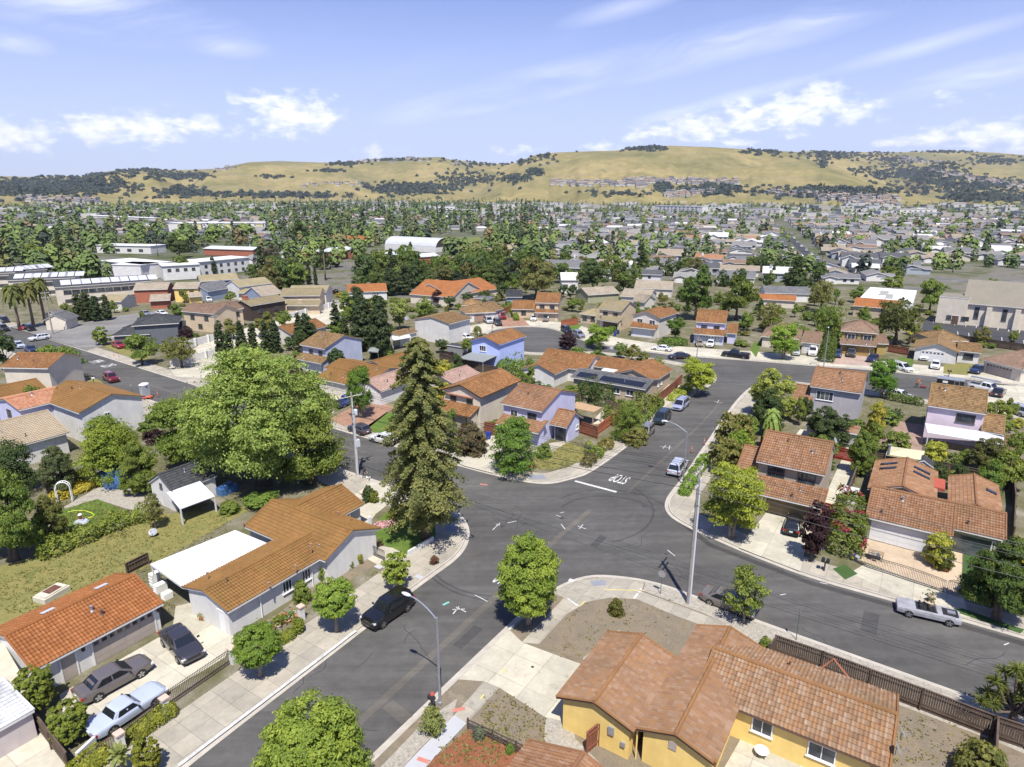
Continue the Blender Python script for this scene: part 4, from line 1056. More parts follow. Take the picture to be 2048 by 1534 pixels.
 b = h.block((599,689),(644.7,699),5.25,c=(728.6,678.8),r=(688,671),oh=.5,og=.2)
 for x in(.3,.68):h.window(b,'F',b['L']*x,3.2,1.1,1.2,FRAMED)
 g = h.block((590.5,717),(633.7,729.7),2.65,W=2.8,kind='shed',pitch=.38,oh=.8,og=.2);h.door(g,'F',1,max(g['L']-2,2),2.0,GDOORW,True);h.done()
 h = House('low_house','rambling low rust roofed house in front of the blue grey house',(700,745),W_PALE,TERRA_C)
 b = h.block((632,756),(687,769.5),2.75,W=7.5,r=(682,738),oh=.45);h.door(b,'F',2.2,4.6,2.1,W_PALE,True)
 h.block((632,741),(748,757),2.85,W=8,r=(700,729),oh=.3,off=2.0)
 h.block((775,742),(815,716),2.8,W=7.5,r=(745,722),oh=.4)
 h.slab([(735,735),(790,716),(794,718),(739,737)],3.05,.1,WHITER,'gutter_cover');h.done()
 h = House('low_house','low house with pale pink tile roof and white front by the brick driveway',(760,780),W_WHITE,PINKR)
 b = h.block((762,783),(800,752),2.8,W=7.0,r=(752,754),oh=.45);h.door(b,'L',1.2,4.2,2.05,GDOORW,True);h.done()
 h = House('two_storey_house','white walled two storey house with brown tile roof behind the redwood top',(860,670),W_WHITE,TERRA_B)
 b = h.block((899,648),(905,634),5.25,W=11.5,L=9,r=(851.5,636.4),oh=.5,og=.2,snap=True)
 h.block((800,672),(845,664),2.9,W=5,r=(830,660),oh=.3,snap=True)
 h.slab([(783,666),(812,660),(822,674),(785,681)],2.7,.1,WHITER,'patio_cover',(0,3));h.done()
 h = House('low_house','small house with rust tile roof half hidden by the pair of dark cypresses',(610,665),W_PALE,TERRA)
 h.block((582,669),(655,652),2.8,W=8,r=(632,637),oh=.4,snap=False);h.done()
 # blue house with carport
 h = House('two_storey_house','bright blue two storey house with a grey patio cover behind it',(990,710),W_BLUE,TERRA,W_BLUE)
 o0 = G(999.4,690,5.25)[:2];Lx = float((G(1058.5,672.8,5.25)[:2]-o0)@uA);Wx = float((G(948,678,5.25)[:2]-o0)@vA)
 bb = dict(A=o0,u=uA,v=vA,L=Lx,W=Wx,z=5.25,oh=.3,og=.5,pitch=.32,kind='gable',ang=AXA);h._roof(bb,2);h._walls(bb,HB)
 h.window(bb,'L',Wx*.3,3.1,1.7,1.25,FRAMEW,3)
 h.slab([(916,716),(953.7,699.6),(996,710),(966,724)],(2.4,2.8,2.8,2.4),.1,PATIOG,'patio_cover',(0,3));h.done()
 # orange L house and tan corner house with solar panels
 h = House('low_house','low white house with a broad orange L shaped tile roof behind green shrubs',(1120,715),W_WHITE,TERRA)
 b = h.block((1074,726),(1186,735),2.8,W=8.4,r=(1150,705),oh=.4)
 w = dict(A=b['A']+b['u']*0.5-b['v']*5.0,u=b['v'],v=-b['u'],L=9.5,W=7.5,z=2.8,oh=.4,og=.3,pitch=.36,kind='gable',ang=0);w['A'] = b['A']+b['u']*7.2-b['v']*5.5;h._roof(w,1);h._walls(w,HB)
 w = dict(A=b['A']+b['u']*(b['L']-6.2)+b['v']*5.0,u=b['u'],v=b['v'],L=6.0,W=6.0,z=2.8,oh=.4,og=.3,pitch=.34,kind='gable',ang=0);h._roof(w,1);h._walls(w,HB)
 h.slab([(1091,735),(1125,719),(1150,722),(1115,739)],2.5,.1,plain('pink_sheet_roof',(.42,.29,.20),.8,.1),'patio_cover',(0,3));h.done()
 h = House('low_house','tan corner house with black solar panels on its grey front roof',(1260,765),W_TAN,GREYS)
 b = h.block((1141.7,754),(1289.4,780),2.85,W=7.0,r=(1225,748),oh=.45,og=.35,fine=1)
 h.panel(b,.8,4.4,.5,2.2,SOLAR);h.panel(b,b['L']-9.0,b['L']-.8,.4,2.1,SOLAR);h.panel(b,6.8,9.6,4.2,5.8,SOLAR)
 for x in(.56,.74):h.window(b,'F',b['L']*x,.95,1.5,1.1)
 h.opening(b,'F',b['L']-1.9,1.2,2.0)
 front = h.roof;h.roof = MB()
 q = b['A']+b['u']*b['L']+b['v']*5.2
 w = dict(A=q-b['u']*.4,u=b['v'],v=-b['u'],L=9.4,W=8.6,z=2.95,oh=.4,og=.3,pitch=.36,kind='gable',ang=0);h._roof(w,1);h._walls(w,HB)
 for x in(2.5,4.3):h.window(w,'F',x,1.1,.7,1.1)
 w2 = dict(A=q-b['u']*15.5+b['v']*4.0,u=b['u'],v=b['v'],L=12,W=7.0,z=2.9,oh=.4,og=.3,pitch=.34,kind='gable',ang=0);h._roof(w2,1);h._walls(w2,HB)
 obj('tile_roof',h.roof,[TERRA,TRIMW,TERRA],h.root);h.roof = front
 h.slab([(1200,742),(1218,729),(1262,734),(1235,750)],2.9,.1,WHITER,'patio_cover');h.done()
build_near_houses()
# ------------------------------------------------------------------ trees and shrubs
def leaf_quads(mb,C,N,size,tint,rng,mat=0,aspect=.62):
 """many leaf-sprays: a bent quad each, at C, facing roughly N"""
 n = len(C)
 N = N/(np.linalg.norm(N,axis=1,keepdims=True)+1e-9)
 R = rng.normal(size=(n,3));a = np.cross(N,R);a/=np.linalg.norm(a,axis=1,keepdims=True)+1e-9;b = np.cross(N,a)
 s = (size*(.65+.7*rng.random(n)))[:,None]
 P = np.stack([C-a*s*.55,C+b*s*.5*aspect+N*s*.08,C+a*s*.55,C-b*s*.5*aspect-N*s*.05],1)
 mb.add(P.reshape(-1,3),np.arange(4*n).reshape(n,4),mat,None,tint)
def prof(kind,t):
 """relative crown radius at relative height t"""
 if kind=='oval':return np.sqrt(np.clip(1-(2*t-.85)**2/1.33,0.02,1))
 if kind=='round':return np.sqrt(np.clip(1-(2*t-1)**2,.02,1))
 if kind=='dome':return np.sqrt(np.clip(1-(1.12*t-.16)**2,.02,1))
 if kind=='cone':return np.clip(1.02-t,.03,1)**.8*(.55+.45*np.clip(t*7,0,1))
 if kind=='column':return np.clip(1.0-t,.02,1)**.42*(.6+.4*np.clip(t*5,0,1))
 if kind=='spread':return np.sqrt(np.clip(1-(1.5*t-.75)**2,.02,1))
 if kind=='vase':return np.clip(.35+1.3*t,0,1)*np.sqrt(np.clip(1-np.clip((t-.45)/.56,0,1)**2,.03,1))
 if kind=='box':return np.clip((1-t)*12,.05,1)**.4
 return 1+0*t
def crown_mesh(kind,R,H,base,nclump,nleaf,leaf,seed,rag=.25,clump=.26,up=.5,solid=.45,sprig=0.0,lobes=0):
 """crown of radius R and height H whose foot is at height base: clumps of leaf sprays, uneven outline, gaps between clumps"""
 rng = np.random.default_rng(seed);mb = MB()
 ph = rng.random((5,3))*2*pi
 t = rng.random(nclump*6);w = prof(kind,t);keep = rng.random(len(t))<w/w.max();t = t[keep][:nclump];w = prof(kind,t)
 az = rng.random(len(t))*2*pi
 lob = 1+rag*(np.sin(2*az+3*t+ph[0,0])*.45+np.sin(3*az-5*t+ph[1,0])*.4+np.sin(5*az+9*t+ph[2,0])*.3+np.sin(13*t+ph[3,0])*.25)
 rr = R*w*lob*(rng.random(len(t))**solid)
 cc = np.stack([np.cos(az)*rr,np.sin(az)*rr,base+t*H+rng.normal(size=len(t))*.02*H],1)
 if lobes:
  lt = .12+.8*rng.random(lobes);la = np.arange(lobes)*2.39996+rng.random()*6;lr = R*prof(kind,lt)*.62*(.6+.6*rng.random(lobes))
  LC = np.stack([np.cos(la)*lr,np.sin(la)*lr,base+lt*H*.92],1);k = np.argmin(((cc[:,None]-LC[None])**2).sum(2),1);dv = cc-LC[k];dv/=np.linalg.norm(dv,axis=1,keepdims=True)+1e-6
  cc = LC[k]+dv*(R*.42*(.75+.5*rng.random(lobes))[k]*rng.random(len(cc))**.4)[:,None]*np.array([1,1,.8]);cc[:,2] = np.maximum(cc[:,2],base)
 rc = R*clump*(.7+.6*rng.random(len(t)))
 ct = rng.random(len(t))
 idx = np.repeat(np.arange(len(t)),nleaf)
 d = rng.normal(size=(len(idx),3));d/=np.linalg.norm(d,axis=1,keepdims=True);d[:,2] = np.abs(d[:,2])*.9-.25
 rad = rc[idx]*(.35+.65*rng.random(len(idx))**.5)
 squ = np.array([1,1,.72 if kind not in('column','cone')else .9])
 C = cc[idx]+d*rad[:,None]*squ
 if sprig:
  k = rng.random(len(idx))<.18;C[k]+=d[k]*(sprig*rng.random(k.sum()))[:,None]
 out = C-np.array([0,0,base+H*.4]);out/=np.linalg.norm(out,axis=1,keepdims=True)+1e-9
 N = d*.7+out*.5+np.array([0,0,up])+rng.normal(size=C.shape)*.45
 tint = np.clip(.5*ct[idx]+.5*rng.random(len(idx)),0,1)
 leaf_quads(mb,C,N,leaf*np.ones(len(C)),tint,rng)
 return mb,cc
def trunk_mesh(h,r,cc,seed,nlimb=6,lean=.25,multi=1,top=.75):
 rng = np.random.default_rng(seed+77);mb = MB()
 topz = h*top
 for q in range(multi):
  off = rng.normal(size=2)*lean*(1 if multi>1 else .5);b0 = np.array([cos(q*2.4),sin(q*2.4),0])*(r*.8 if multi>1 else 0)
  n = 6;pts = [b0+np.array([off[0]*(i/n)**1.5*(2.5 if multi>1 else 1),off[1]*(i/n)**1.5*(2.5 if multi>1 else 1),topz*i/n])for i in range(n+1)]
  rad = [r*(1.5 if i==0 else 1)*(1-.72*i/n)for i in range(n+1)]
  mb.tube(pts,rad,8)
  if len(cc):
   sel = cc[rng.choice(len(cc),min(nlimb,len(cc)),replace=False)]
   for e in sel:
    k = rng.integers(2,n);s = pts[k]
    if e[2]<s[2]:continue
    mid = (s+e)/2+np.array([0,0,-.06*np.linalg.norm(e-s)])
    mb.tube([s,mid,e],[rad[k]*.5,rad[k]*.3,rad[k]*.1],5,caps=False)
 return mb
LIB = {}
def tree_lib(key,kind,R,H,base,nclump,nleaf,leaf,seed,r=.16,bark=None,multi=1,nlimb=7,top=.75,**kw):
 mb,cc = crown_mesh(kind,R,H,base,nclump,nleaf,leaf,seed,**kw)
 cm = mb.mesh('crown',[LEAF]);tm = trunk_mesh(base+H,r,cc,seed,nlimb=nlimb,multi=multi,top=top).mesh('trunk',[bark or BARK],None,True)
 LIB[key] = (cm,tm,R,base+H)
def put_tree(key,name,label,g,R=None,Ht=None,rz=None,col=(.07,.10,.02),cat='tree',group=None,jitter=True):
 """one tree: the library crown and trunk scaled to radius R and height Ht"""
 cm,tm,R0,H0 = LIB[key]
 root = thing(name,label,cat,(g[0],g[1],g[2]if len(g)>2 else HB),random.random()*6.28 if rz is None else rz,group)
 sx = (R or R0)/R0;sz = (Ht or H0)/H0
 for nm,me in(('crown',cm),('trunk',tm)):
  if me is None:continue
  o = bpy.data.objects.new(nm,me);COL.objects.link(o);o.parent = root;o.scale = (sx,sx,sz);o.color = (*col,1)
  if nm=='trunk':o.scale = ((sx*.4+sz*.6),)*2+(sz,)
 return root
 # leaf colours
GB = (.215,.285,.045);GM = (.155,.215,.042);GD = (.070,.105,.032);GO = (.18,.185,.05);GY = (.36,.36,.055);PLUM = (.045,.02,.024);RW = (.175,.195,.066);CY = (.062,.088,.034);GA = (.245,.31,.075);GP = (.26,.30,.085);BR = (.14,.105,.042)
def build_lib():
# near: fine leaves
 for i in range(2):tree_lib(f'street{i}','oval',2.6,5.3,1.5,340,125,.165,10+i,.17,BARKP,clump=.19,rag=.18,solid=.34,sprig=.2)
 tree_lib('lolli','round',1.9,2.7,1.35,230,80,.155,20,.15,BARKP,clump=.2,rag=.08,solid=.28,up=.7)
 tree_lib('clipped','round',1.0,1.9,.0,210,46,.12,22,.08,clump=.15,rag=.03,solid=.2,up=.6,sprig=.05)
 tree_lib('clipbox','box',1.0,1.6,.45,260,46,.12,23,.1,clump=.14,rag=.03,solid=.24,up=.6)
 tree_lib('small','oval',1.4,2.9,1.0,120,50,.20,24,.09,BARKP,clump=.24,rag=.25,solid=.4)
 tree_lib('maple','spread',3.4,5.6,1.3,300,84,.21,26,.16,BARKP,multi=3,clump=.17,rag=.35,solid=.4,sprig=.55,lobes=11)
 tree_lib('feather','dome',3.0,5.2,.9,240,70,.21,27,.13,multi=2,clump=.22,rag=.35,solid=.42,sprig=.6)
 tree_lib('thin','oval',1.9,4.0,1.5,105,40,.23,28,.12,BARKP,clump=.24,rag=.35,solid=.5,sprig=.3)
 tree_lib('plum','oval',1.6,4.4,1.0,190,46,.22,29,.11,clump=.24,rag=.2,solid=.42)
 tree_lib('big','dome',4.2,6.4,.8,380,80,.25,30,.22,multi=2,clump=.15,rag=.3,solid=.4,lobes=12,sprig=.3)
 tree_lib('shrub','dome',1.3,1.7,.05,110,42,.20,31,.06,multi=3,clump=.26,rag=.22,solid=.4)
 tree_lib('shrub2','round',1.2,2.2,.0,100,40,.21,32,.06,multi=3,clump=.28,rag=.35,solid=.45,sprig=.25)
 tree_lib('sprayshrub','vase',1.3,2.4,.1,90,40,.20,33,.06,multi=3,clump=.25,rag=.35,solid=.5,sprig=.4)
 # middle distance
 for i in range(3):tree_lib(f'mid{i}',('dome','oval','round')[i],4.0,5.8,1.3,150,40,.40,40+i,.22,clump=.2,rag=.3,solid=.4,lobes=8)
 tree_lib('midspread','spread',5.0,4.6,2.4,120,26,.5,45,.24,multi=2,clump=.22,rag=.3,solid=.45)
 tree_lib('midsmall','round',1.5,2.5,.2,60,26,.36,46,.1,clump=.28,rag=.2,solid=.4)
 for i in range(2):tree_lib(f'cypress{i}','column',1.2,7.0,.3,150,30,.36,48+i,.15,clump=.34,rag=.12,solid=.35,up=.3)
 tree_lib('clump','column',2.6,8.0,.2,240,30,.45,50,.25,clump=.26,rag=.25,solid=.3,up=.3,multi=3)
 tree_lib('conifer','cone',3.0,10.5,.8,260,26,.5,51,.25,clump=.24,rag=.22,solid=.5,up=.25)
 # far
 for i in range(3):tree_lib(f'far{i}',('dome','oval','round')[i],4.2,6.2,.8,60,14,1.05,60+i,.25,clump=.28,rag=.32,solid=.4,nlimb=2)
 tree_lib('farconifer','cone',3.0,11.5,.6,80,14,1.0,66,.3,clump=.28,rag=.25,solid=.5,nlimb=0,up=.25)
 tree_lib('farcypress','column',1.1,7.0,.2,40,12,.7,67,.15,clump=.4,rag=.1,solid=.4,nlimb=0)
 # palms
 def palm(key,h,nf,fl,seed,r=.2,droop=1.0,skirt=False):
  rng = np.random.default_rng(seed);mb = MB();C = [];N = [];S = [];tn = []
  V = [];F = [];T = []
  for k in range(nf):
   a = k*2.39996+rng.random()*.4;e = .95-1.5*(k/nf)+rng.normal()*.08;L = fl*(.8+.35*rng.random())
   dirh = np.array([cos(a),sin(a),0]);m = 7;pts = []
   for i in range(m+1):
    q = i/m;pts.append(np.array([0,0,h])+dirh*L*(q*cos(e)if e>0 else q*.9)*(1-.12*q)+np.array([0,0,L*(q*sin(e)-droop*.75*q*q)]))
   side = np.array([-dirh[1],dirh[0],0])
   for i in range(m):
    w0 = fl*.20*sin(pi*(i/m)**.7*.92+.12);p,q2 = pts[i],pts[i+1]
    for sgn in(1,-1):
     b0 = len(V);V+=[p,q2,q2+side*sgn*w0*.9-(0,0,.25*w0),p+side*sgn*w0-(0,0,.3*w0)];F.append([b0,b0+1,b0+2,b0+3]);T.append(.3+.5*rng.random())
  mb.add(V,F,0,None,T)
  if skirt:
   nn = 160;C = np.stack([rng.normal(size=nn)*.35,rng.normal(size=nn)*.35,h-.3-1.6*rng.random(nn)],1);leaf_quads(mb,C,rng.normal(size=(nn,3))+(1,0,0),np.full(nn,.9),np.full(nn,.1),rng)
  tb = MB();tb.tube([(0,0,0),(.05,0,h*.3),(.02,.05,h*.7),(0,0,h)],[r*1.35,r,r*.9,r*.95],8)
  LIB[key] = (mb.mesh('fronds',[LEAF]),tb.mesh('trunk',[plain('palm_trunk',(.17,.135,.095),.95,.3,4)],None,True),fl,h+fl*.35)
 palm('fanpalm',4.2,26,2.0,5);palm('datepalm',8.5,40,3.2,6,.28);palm('tallpalm',17,28,2.0,7,.3,1.1,True);palm('yucca',1.0,34,.9,8,.1,.35)
build_lib()
_used = {}
def T(key,name,label,px,py,top,wpx,col=GM,cat='tree',group=None,rz=None):
 """tree standing at photo point (px,py), crown top at row `top`, crown wpx photo pixels wide"""
 g = G(px,py,HB);h = max(HGT(px,py,top)-HB,.4)*.955;r = wpx/PXM(px,py)/2/1.3
 return put_tree(key,name,label,g,r,h,rz,col,cat,group)
def hedge(label,line,w,h,col,leaf=.16,seed=1,dens=1.0,name='hedge',blossom=None,rag=.12,group=None,bl_n=300):
 """clipped or loose hedge along photo points"""
 P = [G(*p)[:2]for p in line];rng = np.random.default_rng(seed);mb = MB()
 segs = [(a,b,np.linalg.norm(b-a))for a,b in zip(P[:-1],P[1:])];tot = sum(s[2]for s in segs)
 n = int(dens*2.1*(2*h+w+.5)*(tot+w)/leaf**2)
 q = rng.random(n)*tot;acc = 0;C = np.zeros((n,3));N = np.zeros((n,3))
 ring = rng.random(n)*pi
 lump = 1+rag*(np.sin(q*2.1+seed)+.6*np.sin(q*5.3+2*ring+seed*2)+.5*np.sin(ring*4+q*1.1))
 for a,b,L in segs:
  k = (q>=acc)&(q<=acc+L);t = ((q[k]-acc)/L)[:,None];u = (b-a)/L;v = np.array([-u[1],u[0]])
  cs,sn = np.cos(ring[k]),np.sin(ring[k]);pw = .55
  x = np.sign(cs)*np.abs(cs)**pw*w/2*lump[k];z = np.abs(sn)**pw*h*lump[k]
  C[k,:2] = a+(b-a)*t+v*x[:,None];C[k,2] = HB+z*(1-.0*rng.random(k.sum()))
  N[k,:2] = v*cs[:,None];N[k,2] = sn+.3;acc+=L
 for end,sgn in((P[0],-1),(P[-1],1)):
  m = n//12;k = rng.integers(0,n,m);u = (P[1]-P[0])/np.linalg.norm(P[1]-P[0])if sgn<0 else(P[-1]-P[-2])/np.linalg.norm(P[-1]-P[-2]);v = np.array([-u[1],u[0]])
  th = (rng.random(m)-.5)*pi;zz = rng.random(m)**.7*h;rr = w/2*np.sqrt(np.clip(1-(zz/h)**3,0,1))
  C[k,:2] = end+u*sgn*(np.cos(th)*rr*.6)[:,None]+v*(np.sin(th)*rr)[:,None];C[k,2] = HB+zz;N[k,:2] = u*sgn
  N[k,2] = .5
 C+=rng.normal(size=C.shape)*leaf*.35;N+=rng.normal(size=N.shape)*.5
 leaf_quads(mb,C,N,np.full(n,leaf*1.25),np.clip(.3*np.sin(q*3)**2+.7*rng.random(n),0,1),rng)
 c = np.array([C[:,0].mean(),C[:,1].mean(),HB])
 root = thing(name,label,'hedge' if name=='hedge' else 'shrub',c,0,group)
 o = obj('foliage',mb,LEAF,root);o.color = (*col,1)
 if blossom:
  m2 = MB();k = rng.random(n)<.0
  ctr = rng.choice(n,14);sel = []
  for cidx in ctr:sel+=list(np.argsort(np.linalg.norm(C-C[cidx],axis=1))[:bl_n//14])
  sel = np.array(sel);leaf_quads(m2,C[sel]+N[sel]*.05,N[sel],np.full(len(sel),leaf*1.1),rng.random(len(sel)),rng)
  o = obj('blossom',m2,LEAF,root);o.color = (*blossom,1)
 return root
def build_near_trees():
# the big feathery trees left of the crossing
 for key,R,H,base,ncl,seed in(('ash',9.2,14.5,2.0,1000,3),('ash2',5.4,10.0,1.0,430,4)):
  tree_lib(key,'dome',R,H,base,ncl,88,.27,seed,.45,BARK,multi=3,lobes=22 if key=='ash' else 11,clump=.10 if key=='ash' else .15,rag=.5,solid=.42,sprig=1.6,nlimb=16)
 T('ash','ash_tree','huge airy light green tree towering over the black roofed shed',528,968,676,378,GA,rz=1.0)
 T('ash2','ash_tree','broad darker green tree between the corner house and the cross street',622,965,805,190,GM,rz=2.2)
 T('ash2','ash_tree','leafy green tree spreading at the left foot of the huge airy tree',385,930,775,175,GM,rz=.4)
 # redwood: tiers of drooping boughs
 rng = np.random.default_rng(5);mb = MB();H = HGT(850,1082,668);C = [];cid = []
 nb = 215;a0 = lambda k:k*2.39996
 for k in range(nb):
  t = (k+rng.random())/nb;z = 2.4+t*(H-2.9);L = (4.5*(1-t)**.55*min(1,.42+2.3*t)+.3)*(.5+.62*rng.random()**.8)*(1+.16*sin(t*17+2*a0(k)));a = k*2.39996+rng.random()*.5
  brr = rng.random()
  if rng.random()<.15:L*=1.25
  for q in range(7):
   f = .25+.75*q/6
   m = int(44+36*f);rc = (.30+.42*(1-t))*(.7+.6*brr)
   p = np.array([cos(a)*L*f,sin(a)*L*f,z+.32*L*f-.36*L*f*f*1.4])
   d = rng.normal(size=(m,3));d/=np.linalg.norm(d,axis=1,keepdims=True)
   C.append(p+d*rc*np.array([1,1,.6])*(rng.random((m,1))**.5));cid.append(np.full(m,rng.random()))
 C = np.concatenate(C);cid = np.concatenate(cid);out = C*np.array([1,1,0]);out/=np.linalg.norm(out,axis=1,keepdims=True)+1e-6
 leaf_quads(mb,C,out*.7+np.array([0,0,.8])+rng.normal(size=C.shape)*.5,np.full(len(C),.22),np.clip(.65*cid+.35*rng.random(len(C)),0,1),rng)
 tb = MB();tb.tube([(0,0,0),(.05,0,H*.3),(0,.05,H*.65),(0,0,H*.98)],[.48,.36,.2,.04],10)
 g = G(852,1080,HB);r = thing('redwood','tall conifer with olive brown sprays standing on the corner lawn','tree',g)
 o = obj('crown',mb,LEAF,r,local=True);o.color = (*RW,1);obj('trunk',tb,BARK,r,local=True,smooth=True)
 sq = 'street trees along the near kerbs'
 T('street0','street_tree','full round bright green tree with pale trunk by the lower corner pavement',1057,1250,1066,140,GB,group=sq,rz=.5)
 T('small','street_tree','young light green tree just behind the black sport utility',793,1178,1100,66,GB,group=sq)
 T('lolli','street_tree','round lollipop tree in front of the pot filled bed of the corner house',674,1262,1154,100,GB,group=sq)
 T('lolli','street_tree','closely clipped dark topped ball tree beside the iron driveway gate',521,1352,1250,110,(.150,.225,.033),group=sq)
 T('street1','street_tree','bright green tree top rising over the road at the bottom edge',640,1640,1396,235,GB,group=sq)
 T('maple','street_tree','wide feathery yellow green tree in front of the tan two storey house',1462,1075,916,158,(.255,.323,.045),group=sq)
 T('thin','street_tree','slim open tree standing over the parked bronze sedan',1487,1246,1130,92,GM,group=sq)
 T('plum','plum_tree','dark purple leaved tree beside the black hatchback',1622,1122,1000,62,PLUM)
 T('big','evergreen_tree','large dense dark green tree by the gated court',1992,1238,1075,170,(.090,.128,.027))
 T('feather','street_tree','leaning feathery green tree on the lawn in front of the lavender house',1028,945,830,112,(.150,.225,.038),group=sq)
 T('maple','street_tree','spreading lime green tree on the bend by the tan corner house',1394,790,712,88,(.285,.352,.045),group=sq)
 T('maple','street_tree','deep green tree beside the grey two storey house',1762,795,715,72,(.135,.225,.030),group=sq)
 T('maple','street_tree','vase shaped bright green tree across the court road from the grey two storey house',1566,718,644,78,(.210,.315,.045),group=sq)
 T('maple','street_tree','light green tree at the kerb of the court near the parked grey sport utility',1196,697,645,58,(.210,.300,.045),group=sq)
 T('plum','plum_tree','dark red leaved tree beyond the orange L shaped roof',1134,702,664,44,PLUM)
 T('maple','garden_tree','upright green tree in front of the pink roofed low house',722,835,728,70,(.128,.210,.030))
 T('feather','garden_tree','tall narrow green tree behind the kerbside shrubs of the lavender house',1255,880,800,62,GM)
 # hedge-like screen along the right of the side road
 T('big','privet_tree','big shrub tree with yellow flowering top at the bend of the road',1541,835,735,112,(.300,.323,.075),rz=.3)
 T('big','privet_tree','dark green bushy tree below the yellow topped one',1530,868,772,88,GD,rz=2)
 T('shrub2','tall_shrub','olive brown tall shrub at the roadside near the orange cones',1465,905,822,82,GO,'shrub')
 T('shrub2','tall_shrub','bright green tall shrub between the cones and the tan house',1478,935,858,62,(.180,.270,.038),'shrub')
 T('shrub2','tall_shrub','dark shrub mass against the tan house annexe',1448,945,872,74,GO,'shrub')
 T('fanpalm','palm','small fan palm beside the red fence',1537,905,806,66,(.225,.285,.068),'palm')
 T('big','loquat_tree','dark leathery leaved tree behind the red fence',1652,892,812,108,(.075,.102,.033))
 T('big','garden_tree','dense green tree between the red fence and the pink house yard',1720,950,858,70,GM)
 T('shrub2','tall_shrub','yellowish green shrub beside the grey two storey house',1748,868,800,40,GY,'shrub')
 T('big','persimmon_tree','rusty green round tree behind the orange roofed house',1972,950,872,100,(.128,.128,.038))
 T('shrub2','tall_shrub','yellow green bush beside the pale canopy',1868,925,880,48,GY,'shrub')
 T('shrub2','tall_shrub','leafy bush by the patio of the pink house',1790,912,860,56,GM,'shrub')
 T('shrub2','courtyard_shrub','golden green shrub in the gated court in front of the white garage door',1872,1130,1062,62,GY,'shrub')
 T('shrub2','courtyard_shrub','potted darker shrub nearest the iron gate in the court',1885,1140,1092,40,(.090,.112,.030),'shrub')
 T('shrub2','tall_shrub','yellow green shrub at the right edge beyond the gated court',2035,1150,1070,50,GY,'shrub')
 # left gardens
 for i,(x,y,tp,w,c,lb)in enumerate(((30,1120,940,150,GM,'large dense green shrub tree at the left edge above the dry lawn'),(30,985,882,110,GD,'dark green tree at the left edge below the cream roof'),(122,985,888,84,(.112,.143,.060),'grey green tree with pale trunk behind the white garden arch'),(225,960,838,130,(.180,.255,.038),'bright green tree over the blue tarpaulin'),(285,985,880,100,GM,'green tree between the blue tarpaulin and the white shed'),(215,900,828,80,(.150,.210,.045),'light green tree in front of the white gable wall'),(110,1080,985,66,GO,'olive shrub tree beside the small green lawn'),(255,920,860,80,GM,'round green tree beside the huge airy tree'),(330,850,800,70,GM,'bushy green tree by the portable toilet'))):
  T(('big','feather')[i%2],'garden_tree',lb,x,y,tp,w,c)
 T('thin','small_tree','small rusty tree with bare trunk in front of the white shed',312,1058,985,46,GO)
 for i,(x,y,tp,w,c,lb)in enumerate(((520,1010,985,90,GM,'low green bush behind the white patio roof'),(460,1025,1000,46,GM,'small bush at the corner of the patio roof'),(605,1202,1160,42,GM,'green bush under the left barred window'),(645,1160,1130,30,GM,'bush between the barred windows and the gate'),(668,1150,1128,22,BR,'reddish bush by the front bed'),(697,1135,1108,26,GM,'dark bush near the black gate'),(720,1128,1105,16,(.255,.285,.045),'lime bush beside the black gate'),(738,1002,970,30,GD,'spiky dark shrub on the corner bed'),(790,1040,1012,36,(.225,.255,.045),'golden shrub beside the corner lawn'),(868,1128,1110,24,(.150,.075,.045),'red leaved bush in the square pavement cutout'),(940,905,845,76,(.112,.093,.045),'brown green round shrub by the wheeled bins'),(1088,915,885,34,GM,'shrub at the wall of the lavender house'),(1215,838,808,26,GM,'shrub by the tan sheet roof'),(1178,905,880,24,GP,'white flowering rose bush by the street sign'),(1232,1228,1195,36,(.128,.135,.030),'lone olive bush on the bare corner yard'),(868,1468,1415,60,(.210,.240,.075),'pale green lavender bush beside the lamp post'),(958,1475,1450,30,(.135,.165,.105),'grey green clump by the low rail fence'),(1020,1504,1485,22,GM,'little bush behind the low rail fence'),(1528,1300,1272,34,GM,'bush at the corner of the board fence'),(1960,1560,1488,110,GO,'olive shrub in the lower right corner'),(1270,885,850,60,GO,'untidy shrub by the redwood fence'))):
  T('sprayshrub' if i%3==0 else 'shrub','shrub',lb,x,y,tp,w,c,'shrub')
 gp = 'clipped shrubs of the corner house'
 for x,y,tp,w,lb in((597,1265,1232,32,'small clipped ball beside the white gate pillar'),(750,1005,978,22,'clipped barrel shaped bush on the corner bed'),(790,1018,995,20,'dark clipped ball beside the redwood'),(300,1545,1468,64,'clipped ball at the foot of the garage court')):
  T('clipped','clipped_bush',lb,x,y,tp,w,(.195,.225,.030)if w!=20 else GD,'bush',gp)
 for x,y,tp,w,lb in((80,1418,1335,78,'flat topped box tree by the garage side door'),(145,1482,1406,80,'flat topped box tree beside the pale blue coupe')):
  T('clipbox','box_tree',lb,x,y,tp,w,(.173,.217,.033),'tree',gp)
 hedge('rounded clipped hedge outside the iron fence of the garage court',[(268,1482),(345,1430)],1.1,.95,(.203,.240,.033),.11,3,rag=.05)
 hedge('low clipped hedge at the very bottom left',[(150,1560),(205,1520)],1.5,1.0,(.225,.247,.033),.12,4,rag=.05)
 hedge('small clipped hedge between the two lollipop trees',[(560,1290),(585,1276)],.9,.7,(.195,.232,.033),.11,5,rag=.05)
 hedge('loose green hedge across the backyard lawn',[(90,1118),(180,1082),(250,1052),(300,1040)],1.7,1.5,(.173,.232,.042),.2,6,rag=.22)
 hedge('green hedge with red bougainvillea beside the tiled court',[(1688,1112),(1697,1035)],3.0,3.0,(.135,.180,.036),.22,7,blossom=(.27,.03,.045),rag=.14,bl_n=700)
